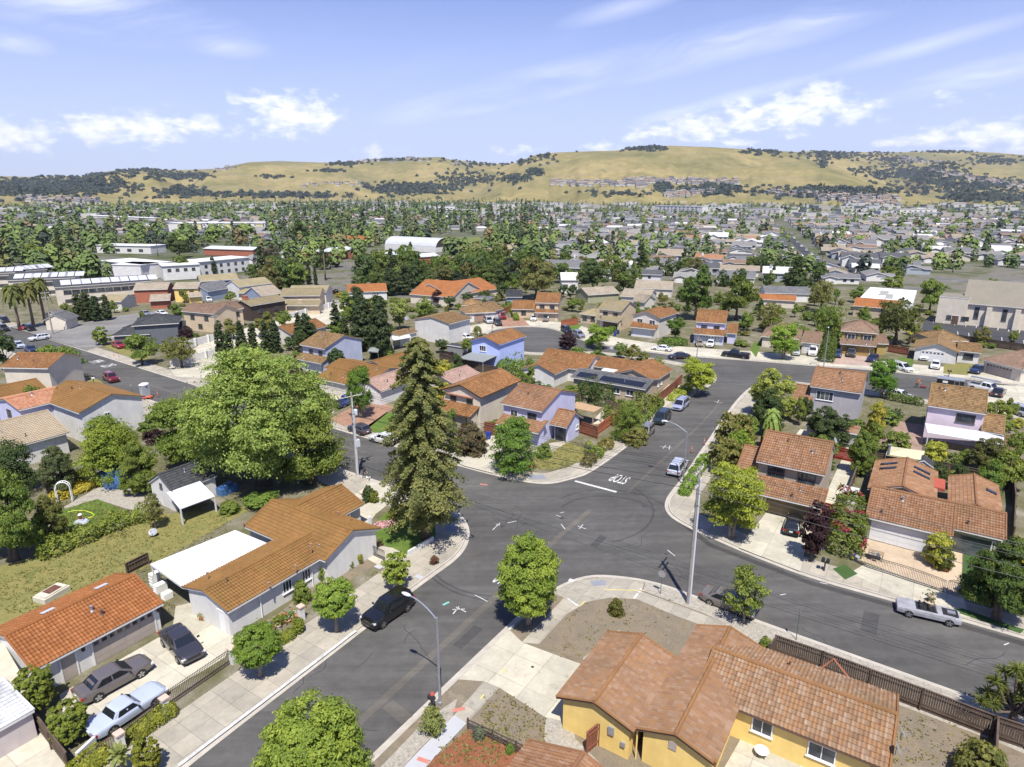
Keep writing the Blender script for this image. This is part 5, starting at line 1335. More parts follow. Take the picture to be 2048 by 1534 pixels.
 hedge('trimmed hedge by the silver minivan and the lamp post',[(1368,992),(1390,955),(1410,925)],1.3,1.1,(.180,.270,.038),.16,8)
 for x0,y0,x1,y1,c,lb in((1172,935,1182,922,(.150,.135,.038),'rusty bush nearest the stop line on the kerb'),(1188,918,1200,906,(.195,.240,.038),'bright bush second from the stop line on the kerb'),(1206,902,1218,892,(.210,.180,.045),'orange tinged bush on the kerb of the side road'),(1232,882,1252,862,GM,'dark green bush on the kerb by the parked bronze wagon')):
  hedge(lb,[(x0,y0),(x1,y1)],1.5,.95,c,.17,x0,name='kerb_bush',group='bushes along the kerb',rag=.25)
 hedge('long green hedge behind the three cars on the side road',[(1262,868),(1300,830),(1318,812)],1.6,1.2,GM,.19,12,rag=.2)
 hedge('yellow green hedge beside the white path of the tan corner house',[(1345,803),(1375,780)],1.9,.9,(.300,.345,.045),.19,13,rag=.15)
 hedge('lime green hedge on the bend',[(1398,772),(1420,752)],1.6,.8,(.300,.360,.045),.2,14,rag=.15)
 hedge('dark clipped hedge in front of the white wagon',[(1775,800),(1840,812)],1.6,1.3,(.105,.150,.030),.2,15,rag=.06)
 hedge('green hedge beside the driveway of the white garage house',[(1178,690),(1240,655)],1.8,1.2,(.150,.225,.038),.26,16,rag=.08)
 hedge('round topped hedge beside the white sedan on the court',[(1325,692),(1365,690)],3.4,1.5,(.112,.173,.030),.28,17,rag=.05)
 hedge('hedge between two driveways at the head of the court',[(1018,612),(1033,642)],1.3,1.3,(.135,.210,.033),.28,18,rag=.08)
 hedge('tall bushy hedge between the white truck and the ochre house',[(1652,725),(1660,690)],2.6,3.2,(.090,.135,.030),.34,19,rag=.16)
 hedge('pink flower border along the corner lawn',[(752,1058),(788,1050)],.9,.45,(.600,.390,.450),.14,20,name='flower_border')
 hedge('yellow daylilies behind the white garden arch',[(115,1000),(150,985),(190,972)],2.2,.7,(.390,.360,.045),.17,21,name='flower_border',rag=.2)
 hedge('green shrubs in the back garden of the cream house',[(1010,745),(1060,760),(1130,752)],4.5,2.6,(.150,.232,.038),.27,22,rag=.3)
 hedge('shrubs in front of the solar roofed tan house',[(1165,794),(1192,802),(1210,812)],3.6,2.6,(.068,.112,.030),.27,23,rag=.25)
 hedge('untidy shrubs by the redwood fence and side road',[(1225,850),(1262,838),(1300,818)],3.0,2.2,(.165,.195,.042),.24,24,rag=.3)
 hedge('garden shrubs by the brick driveway',[(630,800),(650,815),(668,822)],2.2,1.5,(.120,.173,.030),.24,25,rag=.15)
 hedge('shrub bed left of the white driveway',[(585,800),(610,785),(628,772)],4.0,2.4,(.120,.158,.033),.27,26,rag=.3)
 # yucca tree lower right: bare limbs ending in rosettes
 rng = np.random.default_rng(9);g = G(2022,1452,HB);r = thing('yucca_tree','giant yucca with spiky rosettes leaning over the road at the right edge','tree',g)
 tb = MB();mb = MB();tb.tube([(0,0,0),(.05,.1,1.2)],[.3,.2],8)
 for k in range(26):
  a = rng.random()*2*pi;rr = .4+2.0*rng.random()**.7;z = 2.0+3.0*rng.random()-.35*rr;e = np.array([cos(a)*rr,sin(a)*rr,z]);tb.tube([(.05,.1,1.1),e*.5+(0,0,.2),e],[.12,.09,.06],6)
  V = [];F = [];Tn = []
  for q in range(44):
   d = rng.normal(size=3);d[2] = abs(d[2])*.9-.35;d/=np.linalg.norm(d);L = .62+.25*rng.random();s = np.cross(d,(0,0,1));s/=np.linalg.norm(s)+1e-6;b0 = len(V)
   V+=[e-s*.03,e+s*.03,e+d*L*.55+s*.045+(0,0,.02),e+d*L-(0,0,.10),e+d*L*.55-s*.045+(0,0,.02)];F.append([b0,b0+1,b0+2,b0+3,b0+4]);Tn.append(rng.random())
  mb.add(V,F,0,None,Tn)
 o = obj('crown',mb,LEAF,r,local=True);o.color = (.14,.17,.045,1);obj('trunk',tb,BARK,r,local=True)
 for x,y,tp,w,lb in((245,1545,1490,62,'spiky yucca between the clipped hedges'),(540,1050,1030,1,'')):
  if lb:T('yucca','yucca',lb,x,y,tp,w,(.195,.240,.075),'plant')
build_near_trees()
# ------------------------------------------------------------------ vehicles
PAINT = objcolor('car_paint',.28,1.0,.15,.03)
DARKP = plain('dark_plastic',(.015,.015,.016),.6,.1)
LAMPM = plain('headlamp_glass',(.62,.64,.66),.12,.05,spec=.8);TAILM = plain('tail_lamp',(.35,.012,.012),.2,.05);PLATE = plain('number_plate',(.62,.62,.60),.5,.05);CHROME = plain('chrome',(.6,.6,.62),.18,.05,2,.95)
CARGLASS = plain('car_glass',(.012,.015,.018),.05,.1,spec=.7)
CAR = {}
#       length width height  hood belt  trunk  rear-bottom rear-top front-top front-bottom  wheel radius, axles
SPECS = {'sedan':(4.75,1.84,1.45,.88,.95,.98,-1.75,-1.05,.35,1.12,.33,(-1.38,1.42),2),'suv':(4.65,1.88,1.74,1.04,1.10,1.08,-2.22,-1.98,.45,1.08,.37,(-1.32,1.40),3),'van':(4.95,1.95,1.76,.98,1.02,1.02,-2.38,-2.12,.75,1.72,.34,(-1.45,1.50),3),'wagon':(4.6,1.82,1.55,.95,1.0,1.0,-2.15,-1.75,.4,1.12,.33,(-1.32,1.36),3),'hatch':(4.2,1.78,1.5,.92,.98,.98,-2.0,-1.5,.3,1.08,.33,(-1.24,1.28),2),'pickup':(5.7,1.98,1.88,1.14,1.18,1.12,-.62,-.48,.95,1.48,.41,(-1.75,1.78),2),'coupe':(5.1,1.86,1.36,.86,.90,.88,-1.30,-.95,.28,.72,.34,(-1.45,1.50),1)}
def car_proto(kind):
 if kind in CAR:return CAR[kind]
 L,W,H,zh,zb,zt,rb,rt,ft,fb,wr,ax,nwin = SPECS[kind];h2 = L/2
 mb = MB();xs = np.concatenate([np.linspace(-h2,-h2+.35,4),np.linspace(-h2+.7,h2-.7,9),np.linspace(h2-.35,h2,4)])
 R = []
 for x in xs:
  e = max(abs(x)-(h2-.75),0)/.75
  w = W/2*(1-.16*e**2.2);lo = .20+.13*e**2
  if x>fb:top = zb+(zh-zb)*min((x-fb)/.5,1)-.20*max((x-(h2-.55))/.55,0)**2
  elif x<rb:top = zb+(zt-zb)*min((rb-x)/.3,1)-.14*max((-x-(h2-.35))/.35,0)**2
  else:top = zb
  zm = lo+(top-lo)*.55
  half = [(w*.80,lo),(w*.965,lo+.10),(w,zm),(w*.985,top-.14),(w*.93,top-.03),(w*.72,top+.012),(w*.3,top+.03)]
  ring = [(x,-y,z)for y,z in half[::-1]][::-1]
  ring = [(x,y,z)for y,z in half]+[(x,-y,z)for y,z in half[::-1]]
  R.append(ring)
 n = len(R[0]);V = np.array(R).reshape(-1,3);F = []
 for i in range(len(xs)-1):
  for k in range(n):F.append([i*n+k,(i+1)*n+k,(i+1)*n+(k+1)%n,i*n+(k+1)%n])
 mb.add(V,np.array(F)[:,::-1]);base = mb.nv-len(V)
 mb.ch.append((np.array([[base+k for k in range(n)]]),0,None,None));mb.ch.append((np.array([[base+(len(xs)-1)*n+k for k in range(n)][::-1]]),0,None,None))
 mb.obox((-h2+.12,-W/2*.86,.19),(L-.24,0,0),(0,W*.86,0),(0,0,.1),1)
 # cabin hull
 wb,wt = W/2*.92,W/2*.74;c0 = zb-.04
 lev = [(c0,rb,fb,wb),(c0+(H-c0)*.5,rb+(rt-rb)*.52,fb+(ft-fb)*.55,(wb*.55+wt*.45)),(H-.07,rt,ft,wt),(H-.015,rt+.12,ft-.12,wt*.93),(H,rt+.3,ft-.3,wt*.8)]
 P = []
 for z,a,b,w in lev:P+=[(a+.04,-w*.9,z),(a,-w*.6,z),(a,w*.6,z),(a+.04,w*.9,z),((a+b)/2,w,z),(b-.06,w*.93,z),(b,w*.6,z),(b,-w*.6,z),(b-.06,-w*.93,z),((a+b)/2,-w,z)]
 m = 10;F = []
 for i in range(4):
  for k in range(m):F.append([i*m+k,i*m+(k+1)%m,(i+1)*m+(k+1)%m,(i+1)*m+k])
 mb.add(P,np.array(F)[:,::-1]);base = mb.nv-len(P);mb.ch.append((np.array([[base+4*m+k for k in range(m)][::-1]]),0,None,None))
 if kind=='pickup':
  x1 = rb-.06
  mb.obox((-h2+.1,-W/2*.93,zt-.02),(x1+h2-.1,0,0),(0,.07,0),(0,0,.13));mb.obox((-h2+.1,W/2*.93-.07,zt-.02),(x1+h2-.1,0,0),(0,.07,0),(0,0,.13));mb.obox((-h2+.06,-W/2*.92,zt-.04),(.07,0,0),(0,W*.92,0),(0,0,.15))
  mb.obox((-h2+.14,-W/2*.85,zt+.025),(x1+h2-.16,0,0),(0,W*.85,0),(0,0,.02),1)
 if kind in('suv','van','wagon'):
  for s in(-1,1):mb.obox((rt+.25,s*wt*.8-.02,H-.01),(ft-rt-.6,0,0),(0,.04,0),(0,0,.05),1)
  # grille, bumper strip
 mb.obox((h2-.10,-W*.26,.52),(.115,0,0),(0,W*.52,0),(0,0,.16),1);mb.obox((h2-.14,-W*.30,.30),(.13,0,0),(0,W*.6,0),(0,0,.10),1);mb.obox((-h2-.012,-W*.32,.34),(.1,0,0),(0,W*.64,0),(0,0,.10),1)
 root = thing(kind,None,None);root['proto'] = 1
 obj('body',mb,[PAINT,DARKP],root,local=True)
 # glazing
 g = MB()
 def lerp(a,b,t):return tuple(np.array(a)*(1-t)+np.array(b)*t)
 def pane(pts,out):g.add([np.array(p)+np.array(out)*.016 for p in pts],[[0,1,2,3]])
 zl,zu = c0+.07,H-.10;tt = (zl-c0)/(H-.07-c0);tu = (zu-c0)/(H-.07-c0)
 X = lambda a,b,t:a+(b-a)*t
 wl,wu = X(wb,wt,tt),X(wb,wt,tu)
 pane([(X(fb,ft,tt)-.0,-wl*.84,zl),(X(fb,ft,tt),wl*.84,zl),(X(fb,ft,tu),wu*.84,zu),(X(fb,ft,tu),-wu*.84,zu)],(.8,0,.9))
 pane([(X(rb,rt,tt),wl*.82,zl),(X(rb,rt,tt),-wl*.82,zl),(X(rb,rt,tu),-wu*.82,zu),(X(rb,rt,tu),wu*.82,zu)],(-1,0,.6))
 for s in(1,-1):
  a0,b0 = X(rb,rt,tt)+.22,X(fb,ft,tt)-.22;a1,b1 = X(rb,rt,tu)+.16,X(fb,ft,tu)-.14
  for q in range(nwin):
   t0,t1 = q/nwin+.02,(q+1)/nwin-.02
   Q = [(X(a0,b0,t0),s*wl*.985,zl),(X(a0,b0,t1),s*wl*.985,zl),(X(a1,b1,t1),s*wu*.985,zu),(X(a1,b1,t0),s*wu*.985,zu)]
   pane(Q if s<0 else Q[::-1],(0,s*1.6,.3))
 obj('window',g,CARGLASS,root,local=True)
 for x in ax:
  for s in(1,-1):
   wv = MB();y = s*(W/2-.10);t = np.arange(18)*2*pi/18
   for r0,r1,y0,y1 in((wr*.70,wr*.94,.115,.115),(wr*.94,wr,.115,.09),(wr,wr,.09,-.1)):
    A = np.stack([x+np.cos(t)*r0,np.full(18,y+s*y0),wr+np.sin(t)*r0],1);B = np.stack([x+np.cos(t)*r1,np.full(18,y+s*y1),wr+np.sin(t)*r1],1)
    i = np.arange(18);F = np.stack([i,(i+1)%18,18+(i+1)%18,18+i],1);wv.add(np.concatenate([A,B]),F if s<0 else F[:,::-1])
   wo = obj('wheel',wv,RUBBER,root,local=True)
   rv = MB();A = np.stack([x+np.cos(t)*wr*.70,np.full(18,y+s*.10),wr+np.sin(t)*wr*.70],1);rv.add(A,[list(range(18))if s<0 else list(range(18))[::-1]],1)
   for k in range(5):
    a = k*2*pi/5+.3;d = np.array([cos(a),0,sin(a)]);p = np.array([-sin(a),0,cos(a)])
    c = np.array([x,y+s*.118,wr]);rv.add([c-p*.05,c+p*.05,c+d*wr*.68+p*.06,c+d*wr*.68-p*.06],[[0,1,2,3]if s<0 else[3,2,1,0]])
   ro = obj('rim',rv,[RIM,DARKP],wo,local=True)
   av = MB();ar = wr*1.14;A = np.stack([x+np.cos(t)*ar,np.full(18,s*(W/2+.004)),wr+np.sin(t)*ar],1);A = A[A[:,2]>.16]
   mb2 = av;mb2.add(A,[list(range(len(A)))if s<0 else list(range(len(A)))[::-1]]);obj('wheel_arch',av,DARKP,root,local=True)
 for s in(1,-1):
  f = MB();f.obox((h2-.20,s*W*.375-.17,zh-.30),(.17,0,0),(0,.34,0),(0,0,.13));obj('headlight',f,LAMPM,root,local=True)
  f = MB();f.obox((-h2-.005,s*W*.38-.15,zt-.32),(.16,0,0),(0,.30,0),(0,0,.17));obj('tail_light',f,TAILM,root,local=True)
  f = MB();f.obox((fb-.42,s*(W/2+.01)-(.18 if s<0 else 0),zb+.0),(.1,.0,0),(0,.18,0),(0,0,.13));obj('mirror',f,DARKP,root,local=True)
 f = MB();f.obox((-h2-.03,-.17,.58),(.03,0,0),(0,.34,0),(0,0,.16));obj('number_plate',f,PLATE,root,local=True)
 CAR[kind] = [root,0];return CAR[kind]
def car(kind,rear,front,col,label,name='parked_car',cat='car',group='parked cars',scale=1.0,z=0.0):
 P = car_proto(kind);A,B = G(*rear)[:2],G(*front)[:2];c = (A+B)/2;d = B-A
 rz = atan2(d[1],d[0]);loc = (c[0],c[1],z)
 if P[1]==0:
  P[1] = 1;r = P[0];del r['proto'];r.location = loc;r.rotation_euler = (0,0,rz);r.scale = (scale,)*3
  for ch in r.children:
   ch.color = (*col,1)
  r.name = name;tag(r,label,cat,group);return r
 r = dup(P[0],loc,rz,scale,label,group,(*col,1));r.name = name;r['category'] = cat;return r
BLK = (.008,.008,.009);WHT = (.70,.70,.69);SIL = (.42,.43,.45);GRY = (.10,.10,.105);BRZ = (.13,.115,.10);NAVY = (.012,.022,.07);BLU = (.015,.06,.28);RED = (.16,.012,.02);PBL = (.44,.49,.60);GRN = (.018,.03,.032);CHM = (.028,.027,.032)
K = HB+.01
def build_cars():
 g = 'cars parked along the kerbs';d = 'cars parked on driveways'
 car('suv',(815,1206),(738,1258),BLK,'black sport utility with silver lower trim at the left kerb of the near road',group=g,scale=1.04)
 car('sedan',(170,1405),(288,1340),(.12,.105,.10),'bronze grey sedan with sunroof parked in front of the long garage',group=d,z=K,scale=1.05)
 car('sedan',(335,1268),(398,1338),(.035,.033,.04),'dark charcoal sedan facing the iron driveway gate',group=d,z=K,scale=1.03)
 car('coupe',(190,1478),(318,1392),PBL,'pale blue classic coupe behind the iron fence',group=d,z=K)
 car('sedan',(1410,1196),(1508,1235),(.14,.125,.11),'bronze sedan under the slim open street tree',group=g,scale=1.03)
 car('hatch',(1578,1084),(1593,1038),BLK,'black hatchback seen from behind on the driveway of the tan two storey house',group=d,z=K)
 car('van',(1343,958),(1366,926),(.44,.46,.52),'silver minivan seen from behind beside the street lamp of the side road',group=g,scale=.95)
 car('suv',(1305,857),(1276,885),(.19,.18,.16),'bronze grey wagon nearest the stop line on the side road',group=g,scale=.95)
 car('van',(1338,828),(1308,857),GRN,'dark green minivan, middle of the three cars on the side road',group=g)
 car('van',(1376,803),(1345,829),(.30,.32,.44),'lilac grey minivan, farthest of the three cars on the side road',group=g,scale=.96)
 car('pickup',(668,822),(716,800),BLU,'bright blue pickup on the brick driveway',group=d,z=K,scale=.9)
 car('hatch',(738,872),(700,858),(.06,.06,.075),'dark grey hatchback behind the utility pole',group=g)
 car('wagon',(800,893),(737,877),WHT,'white wagon half hidden by the redwood',group=g)
 car('suv',(206,753),(240,771),RED,'dark red sport utility on the cross street',group=g)
 car('sedan',(80,762),(140,752),BLK,'black sedan in the shade of the left street tree',group=d,z=K)
 car('sedan',(162,776),(196,789),CHM,'dark car half hidden behind the tiled roofs at the left',group=d,z=K)
 car('sedan',(1345,704),(1302,699),WHT,'white sedan parked before the round topped hedge',group=g)
 car('sedan',(1378,716),(1338,718),CHM,'dark sedan half hidden by the lime tree on the bend',group=g)
 car('pickup',(1502,719),(1441,712),BLK,'black lifted pickup at the kerb of the court',group=g,scale=1.05)
 car('sedan',(1396,684),(1400,700),(.27,.235,.17),'gold sedan on the driveway of the lavender garage house',group=d,z=K,scale=.92)
 car('hatch',(1425,685),(1416,702),WHT,'white compact beside the gold sedan',group=d,z=K)
 car('hatch',(1593,702),(1590,718),SIL,'silver compact beside the white ladder truck',group=d,z=K)
 car('pickup',(1628,696),(1622,724),WHT,'white work truck carrying a ladder on its rack',group=d,z=K)
 car('sedan',(1676,703),(1671,724),(.02,.045,.12),'blue sedan on the pink driveway of the ochre house',group=d,z=K)
 car('suv',(1703,700),(1700,726),(.06,.058,.055),'dark brown sport utility with roof basket in front of the ochre garage',group=d,z=K)
 car('hatch',(1755,716),(1733,731),NAVY,'dark blue hatchback beside the small green tree',group=d,z=K)
 car('van',(1782,735),(1820,746),WHT,'white van at the far kerb beyond the deep green street tree',group=g)
 car('hatch',(1848,708),(1845,732),WHT,'white hatchback, left of the three white cars on one driveway',group=d,z=K)
 car('hatch',(1877,710),(1873,724),WHT,'white hatchback farthest back of the three white cars',group=d,z=K)
 car('hatch',(1872,728),(1867,746),WHT,'white hatchback nearest the road of the three white cars',group=d,z=K)
 car('sedan',(1968,736),(1936,756),NAVY,'navy blue sedan on the wide driveway at the right',group=d,z=K,scale=1.03)
 car('pickup',(1940,778),(2000,792),WHT,'white utility truck with pipe rack behind the black trailer',group=d,z=K)
 car('van',(2050,835),(2008,822),(.46,.47,.50),'silver minivan at the right edge beside the pink house',group=d,z=K)
 car('sedan',(1990,798),(2000,785),BLK,'black car peeping out behind the pink house roof',group=d,z=K)
 car('wagon',(1772,790),(1825,803),WHT,'white wagon with roof box beyond the dark clipped hedge',group=g)
 car('pickup',(995,630),(1012,645),(.22,.015,.02),'red pickup beside the hedge at the head of the court',group=d,z=K)
 car('van',(968,640),(985,652),(.5,.51,.53),'silver van in front of the white garage with brown roof',group=d,z=K)
 car('suv',(988,645),(1003,657),(.05,.042,.035),'dark brown sport utility beside the silver van',group=d,z=K)
 car('hatch',(1071,634),(1064,649),WHT,'white compact in front of the tan house at the head of the court',group=d,z=K)
 car('pickup',(1100,634),(1085,651),(.20,.18,.155),'tan pickup beside the white compact',group=d,z=K,scale=.88)
 car('suv',(1120,658),(1146,672),BLK,'black sport utility at the kerb beside the small front lawn',group=g)
 car('suv',(1143,668),(1172,681),(.20,.21,.24),'grey sport utility parked behind the black one on the court',group=g)
 car('suv',(908,656),(938,664),WHT,'white sport utility behind the low green hedge',group=d,z=K)
 car('suv',(912,648),(936,654),(.05,.055,.065),'dark sport utility behind the white one',group=d,z=K)
 car('hatch',(915,678),(950,684),WHT,'white hatchback by the small palm',group=d,z=K)
 car('hatch',(66,655),(40,662),(.25,.02,.02),'red hatchback on the far cross street',group=g)
 car('suv',(50,655),(74,668),BLK,'black car with its tailgate open behind the red hatchback',group=g)
 car('wagon',(92,678),(67,682),WHT,'white wagon driving on the cross street',name='moving_car',group=g)
 car('hatch',(30,690),(48,700),PBL,'pale blue hatchback at the left kerb',group=g)
 car('sedan',(50,697),(76,710),NAVY,'dark blue sedan behind the left street tree',group=g)
 car('suv',(0,640),(20,650),BLK,'black sport utility at the left edge',group=g)
 car('suv',(-8,655),(24,668),CHM,'charcoal sport utility nearest the left edge',group=g)
 car('sedan',(228,692),(248,700),(.3,.02,.03),'bright red car parked on the grass under a tree',group=d,z=K)
 car('sedan',(425,586),(452,592),BLK,'black sedan on the pale driveway between the blue houses',group=d,z=K)
 car('suv',(412,598),(424,610),WHT,'white sport utility on the driveway by the yellow house',group=d,z=K)
 car('sedan',(470,598),(490,594),WHT,'white car beside the brick chimney',group=d,z=K)
 car('sedan',(284,629),(300,634),(.2,.21,.23),'grey car behind the dark grey house',group=d,z=K)
 car('sedan',(310,628),(338,634),WHT,'white car behind the dark grey house',group=d,z=K)
 car('sedan',(335,617),(360,622),BLK,'black car under the porch of the brick house',group=d,z=K)
 # the stripped old convertible with a pot stand beside it
 root = thing('convertible','stripped old grey convertible without its bonnet at the right hand kerb','car');A,B = G(1808,1222)[:2],G(1900,1243)[:2];dd = B-A
 root.location = (*((A+B)/2),0);root.rotation_euler = (0,0,atan2(dd[1],dd[0]));P = CAR['coupe'][0]
 mb = MB();L,W = 4.7,1.75;xs = np.linspace(-L/2,L/2,13);V = []
 for x in xs:
  e = max(abs(x)-1.7,0)/.65;w = W/2*(1-.14*e**2);top = .82-.10*e;half = [(w*.8,.24),(w*.98,.34),(w,.6),(w*.96,top),(w*.80,top+.02),(w*.3,top+.03)]
  V+=[(x,y,z)for y,z in half]+[(x,-y,z)for y,z in half[::-1]]
 n = 12;F = [[i*n+k,i*n+(k+1)%n,(i+1)*n+(k+1)%n,(i+1)*n+k]for i in range(12)for k in range(n)]
 mb.add(V,F);mb.ch.append((np.array([list(range(n))[::-1]]),0,None,None));mb.ch.append((np.array([[12*n+k for k in range(n)]]),0,None,None))
 mb.obox((-.95,-.62,.856),(1.55,0,0),(0,1.24,0),(0,0,.012),1);mb.obox((1.0,-.55,.850),(1.15,0,0),(0,1.1,0),(0,0,.012),1)
 for x in(-.6,.05):mb.obox((x-.12,-.5,.86),(.14,0,0),(0,.42,0),(.0,0,.26),1);mb.obox((x-.12,.08,.86),(.14,0,0),(0,.42,0),(0,0,.26),1)
 mb.obox((1.35,-.2,.86),(.6,0,0),(0,.4,0),(0,0,.09),2)
 obj('body',mb,[plain('primer_grey',(.27,.27,.29),.5,.3,2),DARKP,STEEL],root,local=True)
 ws = MB();ws.tube([(.62,-.66,.84),(.42,-.6,1.22),(.42,.6,1.22),(.62,.66,.84)],.025,6);obj('windscreen_frame',ws,CHROME,root,local=True)
 for ch in P.children:
  if ch.name.startswith('wheel.')or ch.name=='wheel':
   c = ch.copy();COL.objects.link(c);c.parent = root;c.name = ch.name.split('.')[0]
   for q in ch.children:e = q.copy();COL.objects.link(e);e.parent = c
   # ladder truck rack, trailer
 rk = MB();g0 = G(1625,711)[:2]
 t = [o for o in COL.objects if o.get('label','').startswith('white work truck')][0]
 for y in(-.5,.5):
  rk.tube([(-2.6,y,2.05),(1.6,y,2.2)],.05,6)
 for k in range(9):rk.tube([(-2.5+k*.5,-.5,2.06+k*.018),(-2.5+k*.5,.5,2.06+k*.018)],.03,5)
 for x in(-2.3,1.0):
  for y in(-.8,.8):rk.tube([(x,y,1.1),(x,y,2.05)],.03,5)
  rk.tube([(x,-.8,2.04),(x,.8,2.04)],.03,5)
 obj('ladder_rack',rk,WHITE,t,local=True)
 t = [o for o in COL.objects if o.get('label','').startswith('white utility truck')][0]
 rk = MB();rk.tube([(-2.8,.4,2.25),(2.0,.4,2.3)],.14,8);rk.tube([(-2.8,.1,2.25),(2.0,.1,2.28)],.08,8)
 for x in(-2.5,-.7,1.2):
  for y in(-.85,.85):rk.tube([(x,y,1.1),(x,y,2.12)],.035,5)
  rk.tube([(x,-.85,2.12),(x,.85,2.12)],.035,5)
 obj('pipe_rack',rk,[STEEL],t,local=True)
 A,B = G(1875,778)[:2],G(1920,784)[:2];dd = B-A;r = thing('cargo_trailer','black cargo trailer with silver roof behind the pink house','trailer',(*((A+B)/2),0),atan2(dd[1],dd[0]))
 mb = MB();mb.obox((-2.1,-1.05,.5),(4.2,0,0),(0,2.1,0),(0,0,1.75));mb.obox((-2.15,-1.1,2.25),(4.3,0,0),(0,2.2,0),(0,0,.09),1);mb.obox((-1.2,-1.07,1.6),(.8,0,0),(0,.02,0),(0,0,.4),2)
 mb.tube([(2.1,0,.55),(3.1,0,.5)],.05,6);obj('body',mb,[plain('black_trailer_panel',(.010,.010,.011),.35,.1),STEEL,PLATE],r,local=True)
 fr = MB()
 for x in(.6,1.35):fr.obox((x,-1.08,.6),(.05,0,0),(0,.03,0),(0,0,1.5))
 fr.obox((.6,-1.08,2.1),(.8,0,0),(0,.03,0),(0,0,.05));obj('door_frame',fr,STEEL,r,local=True)
 for y in(-1.0,1.0):
  w = MB();t2 = np.arange(14)*2*pi/14;w.tube([(0,y-.11,.36),(0,y+.11,.36)],.36,14);obj('wheel',w,RUBBER,r,local=True)
build_cars()
# ------------------------------------------------------------------ street furniture, fences, yard things
def g3(px,py,z=HB):return G(px,py,z)
def street_lamp(px,py,h,armdir,label,arm=2.3,z0=HB):
 g = g3(px,py);r = thing('street_lamp',label,'street lamp',g,0,'street lamps')
 mb = MB();mb.tube([(0,0,0),(0,0,.3),(0,0,.32),(0,0,h)],[.16,.16,.10,.075],10);obj('pole',mb,STEEL,r,local=True)
 d = np.array([cos(radians(armdir)),sin(radians(armdir)),0]);mb = MB();pts = [np.array([0,0,h-.15])+d*arm*t+np.array([0,0,1.0*(1-(1-t)**2)])for t in np.linspace(0,1,7)]
 mb.tube(pts,[.05]*7,6);obj('arm',mb,STEEL,r,local=True)
 e = pts[-1];mb = MB();n = np.array([-d[1],d[0],0]);P = []
 for t,w,hh in((-.1,.05,.05),(.05,.14,.09),(.35,.17,.1),(.6,.12,.07),(.7,.03,.03)):
  for a in range(8):P.append(e+d*t+n*w*cos(a*pi/4)+np.array([0,0,hh*sin(a*pi/4)]))
 F = [[i*8+k,(i+1)*8+k,(i+1)*8+(k+1)%8,i*8+(k+1)%8]for i in range(4)for k in range(8)]
 mb.add(P,F);obj('lamp_head',mb,plain('lamp_head_paint',(.55,.56,.58),.4,.05),r,local=True,smooth=True);return r
def utility_pole(px,py,h,ang,label,arms=((.0,2.4),(-1.6,2.2)),tr=False,box=None,pipe=False,r0=.17):
 g = g3(px,py);r = thing('utility_pole',label,'utility pole',g,0,'utility poles')
 m = plain('pole_wood',(.26,.235,.205),.9,.25,2);mb = MB();mb.tube([(0,0,0),(0,0,h)],[r0,r0*.68],10);obj('pole',mb,m,r,local=True)
 d = np.array([cos(ang),sin(ang),0]);pts = []
 for dz,w in arms:
  mb = MB();z = h-.35+dz;mb.tube([-d*w/2+(0,0,z),d*w/2+(0,0,z)],.065,6);a = obj('crossarm',mb,plain('weathered_crossarm',(.42,.40,.37),.8,.15),r,local=True)
  ins = MB()
  for t in(-.95,-.55,.55,.95):ins.lathe([(.045,0),(.06,.06),(.04,.12),(.06,.16),(.02,.2)],8,0,d*w/2*t+np.array([0,0,z+.06]));pts.append((np.array(g)+d*w/2*t+np.array([0,0,z+.24])))
  obj('insulator',ins,plain('insulator_glaze',(.40,.38,.36),.3,.05),a,local=True)
 if tr:
  mb = MB();mb.lathe([(.02,0),(.24,.02),(.26,.1),(.26,.75),(.2,.85),(.05,.9)],12,0,d*.42+np.array([0,0,h-3.2]));obj('transformer',mb,plain('transformer_grey',(.50,.51,.52),.5,.08),r,local=True)
 if box:
  mb = MB();mb.box(.32,.1,box,.55,.42,.95,ang);obj('equipment_box',mb,plain('equipment_grey',(.45,.47,.48),.5,.06),r,local=True)
 if pipe:
  n = np.array([.5,-.87,0]);mb = MB();mb.tube([n*.2+(0,0,0),n*.2+(0,0,h*.93)],.075,8);mb.tube([n*.2+d*.15+(0,0,0),n*.2+d*.15+(0,0,h*.8)],.05,8);obj('cable_pipe',mb,plain('pale_conduit',(.50,.52,.56),.5,.08),r,local=True)
 return pts
def wire(p,q,sag,label,r=.016,group='overhead wires'):
 p,q = np.array(p),np.array(q);mb = MB();mb.tube([p+(q-p)*t-np.array([0,0,sag*4*t*(1-t)])for t in np.linspace(0,1,13)],r,4);return solo('overhead_wire',mb,DARKP,label,'wire',group)
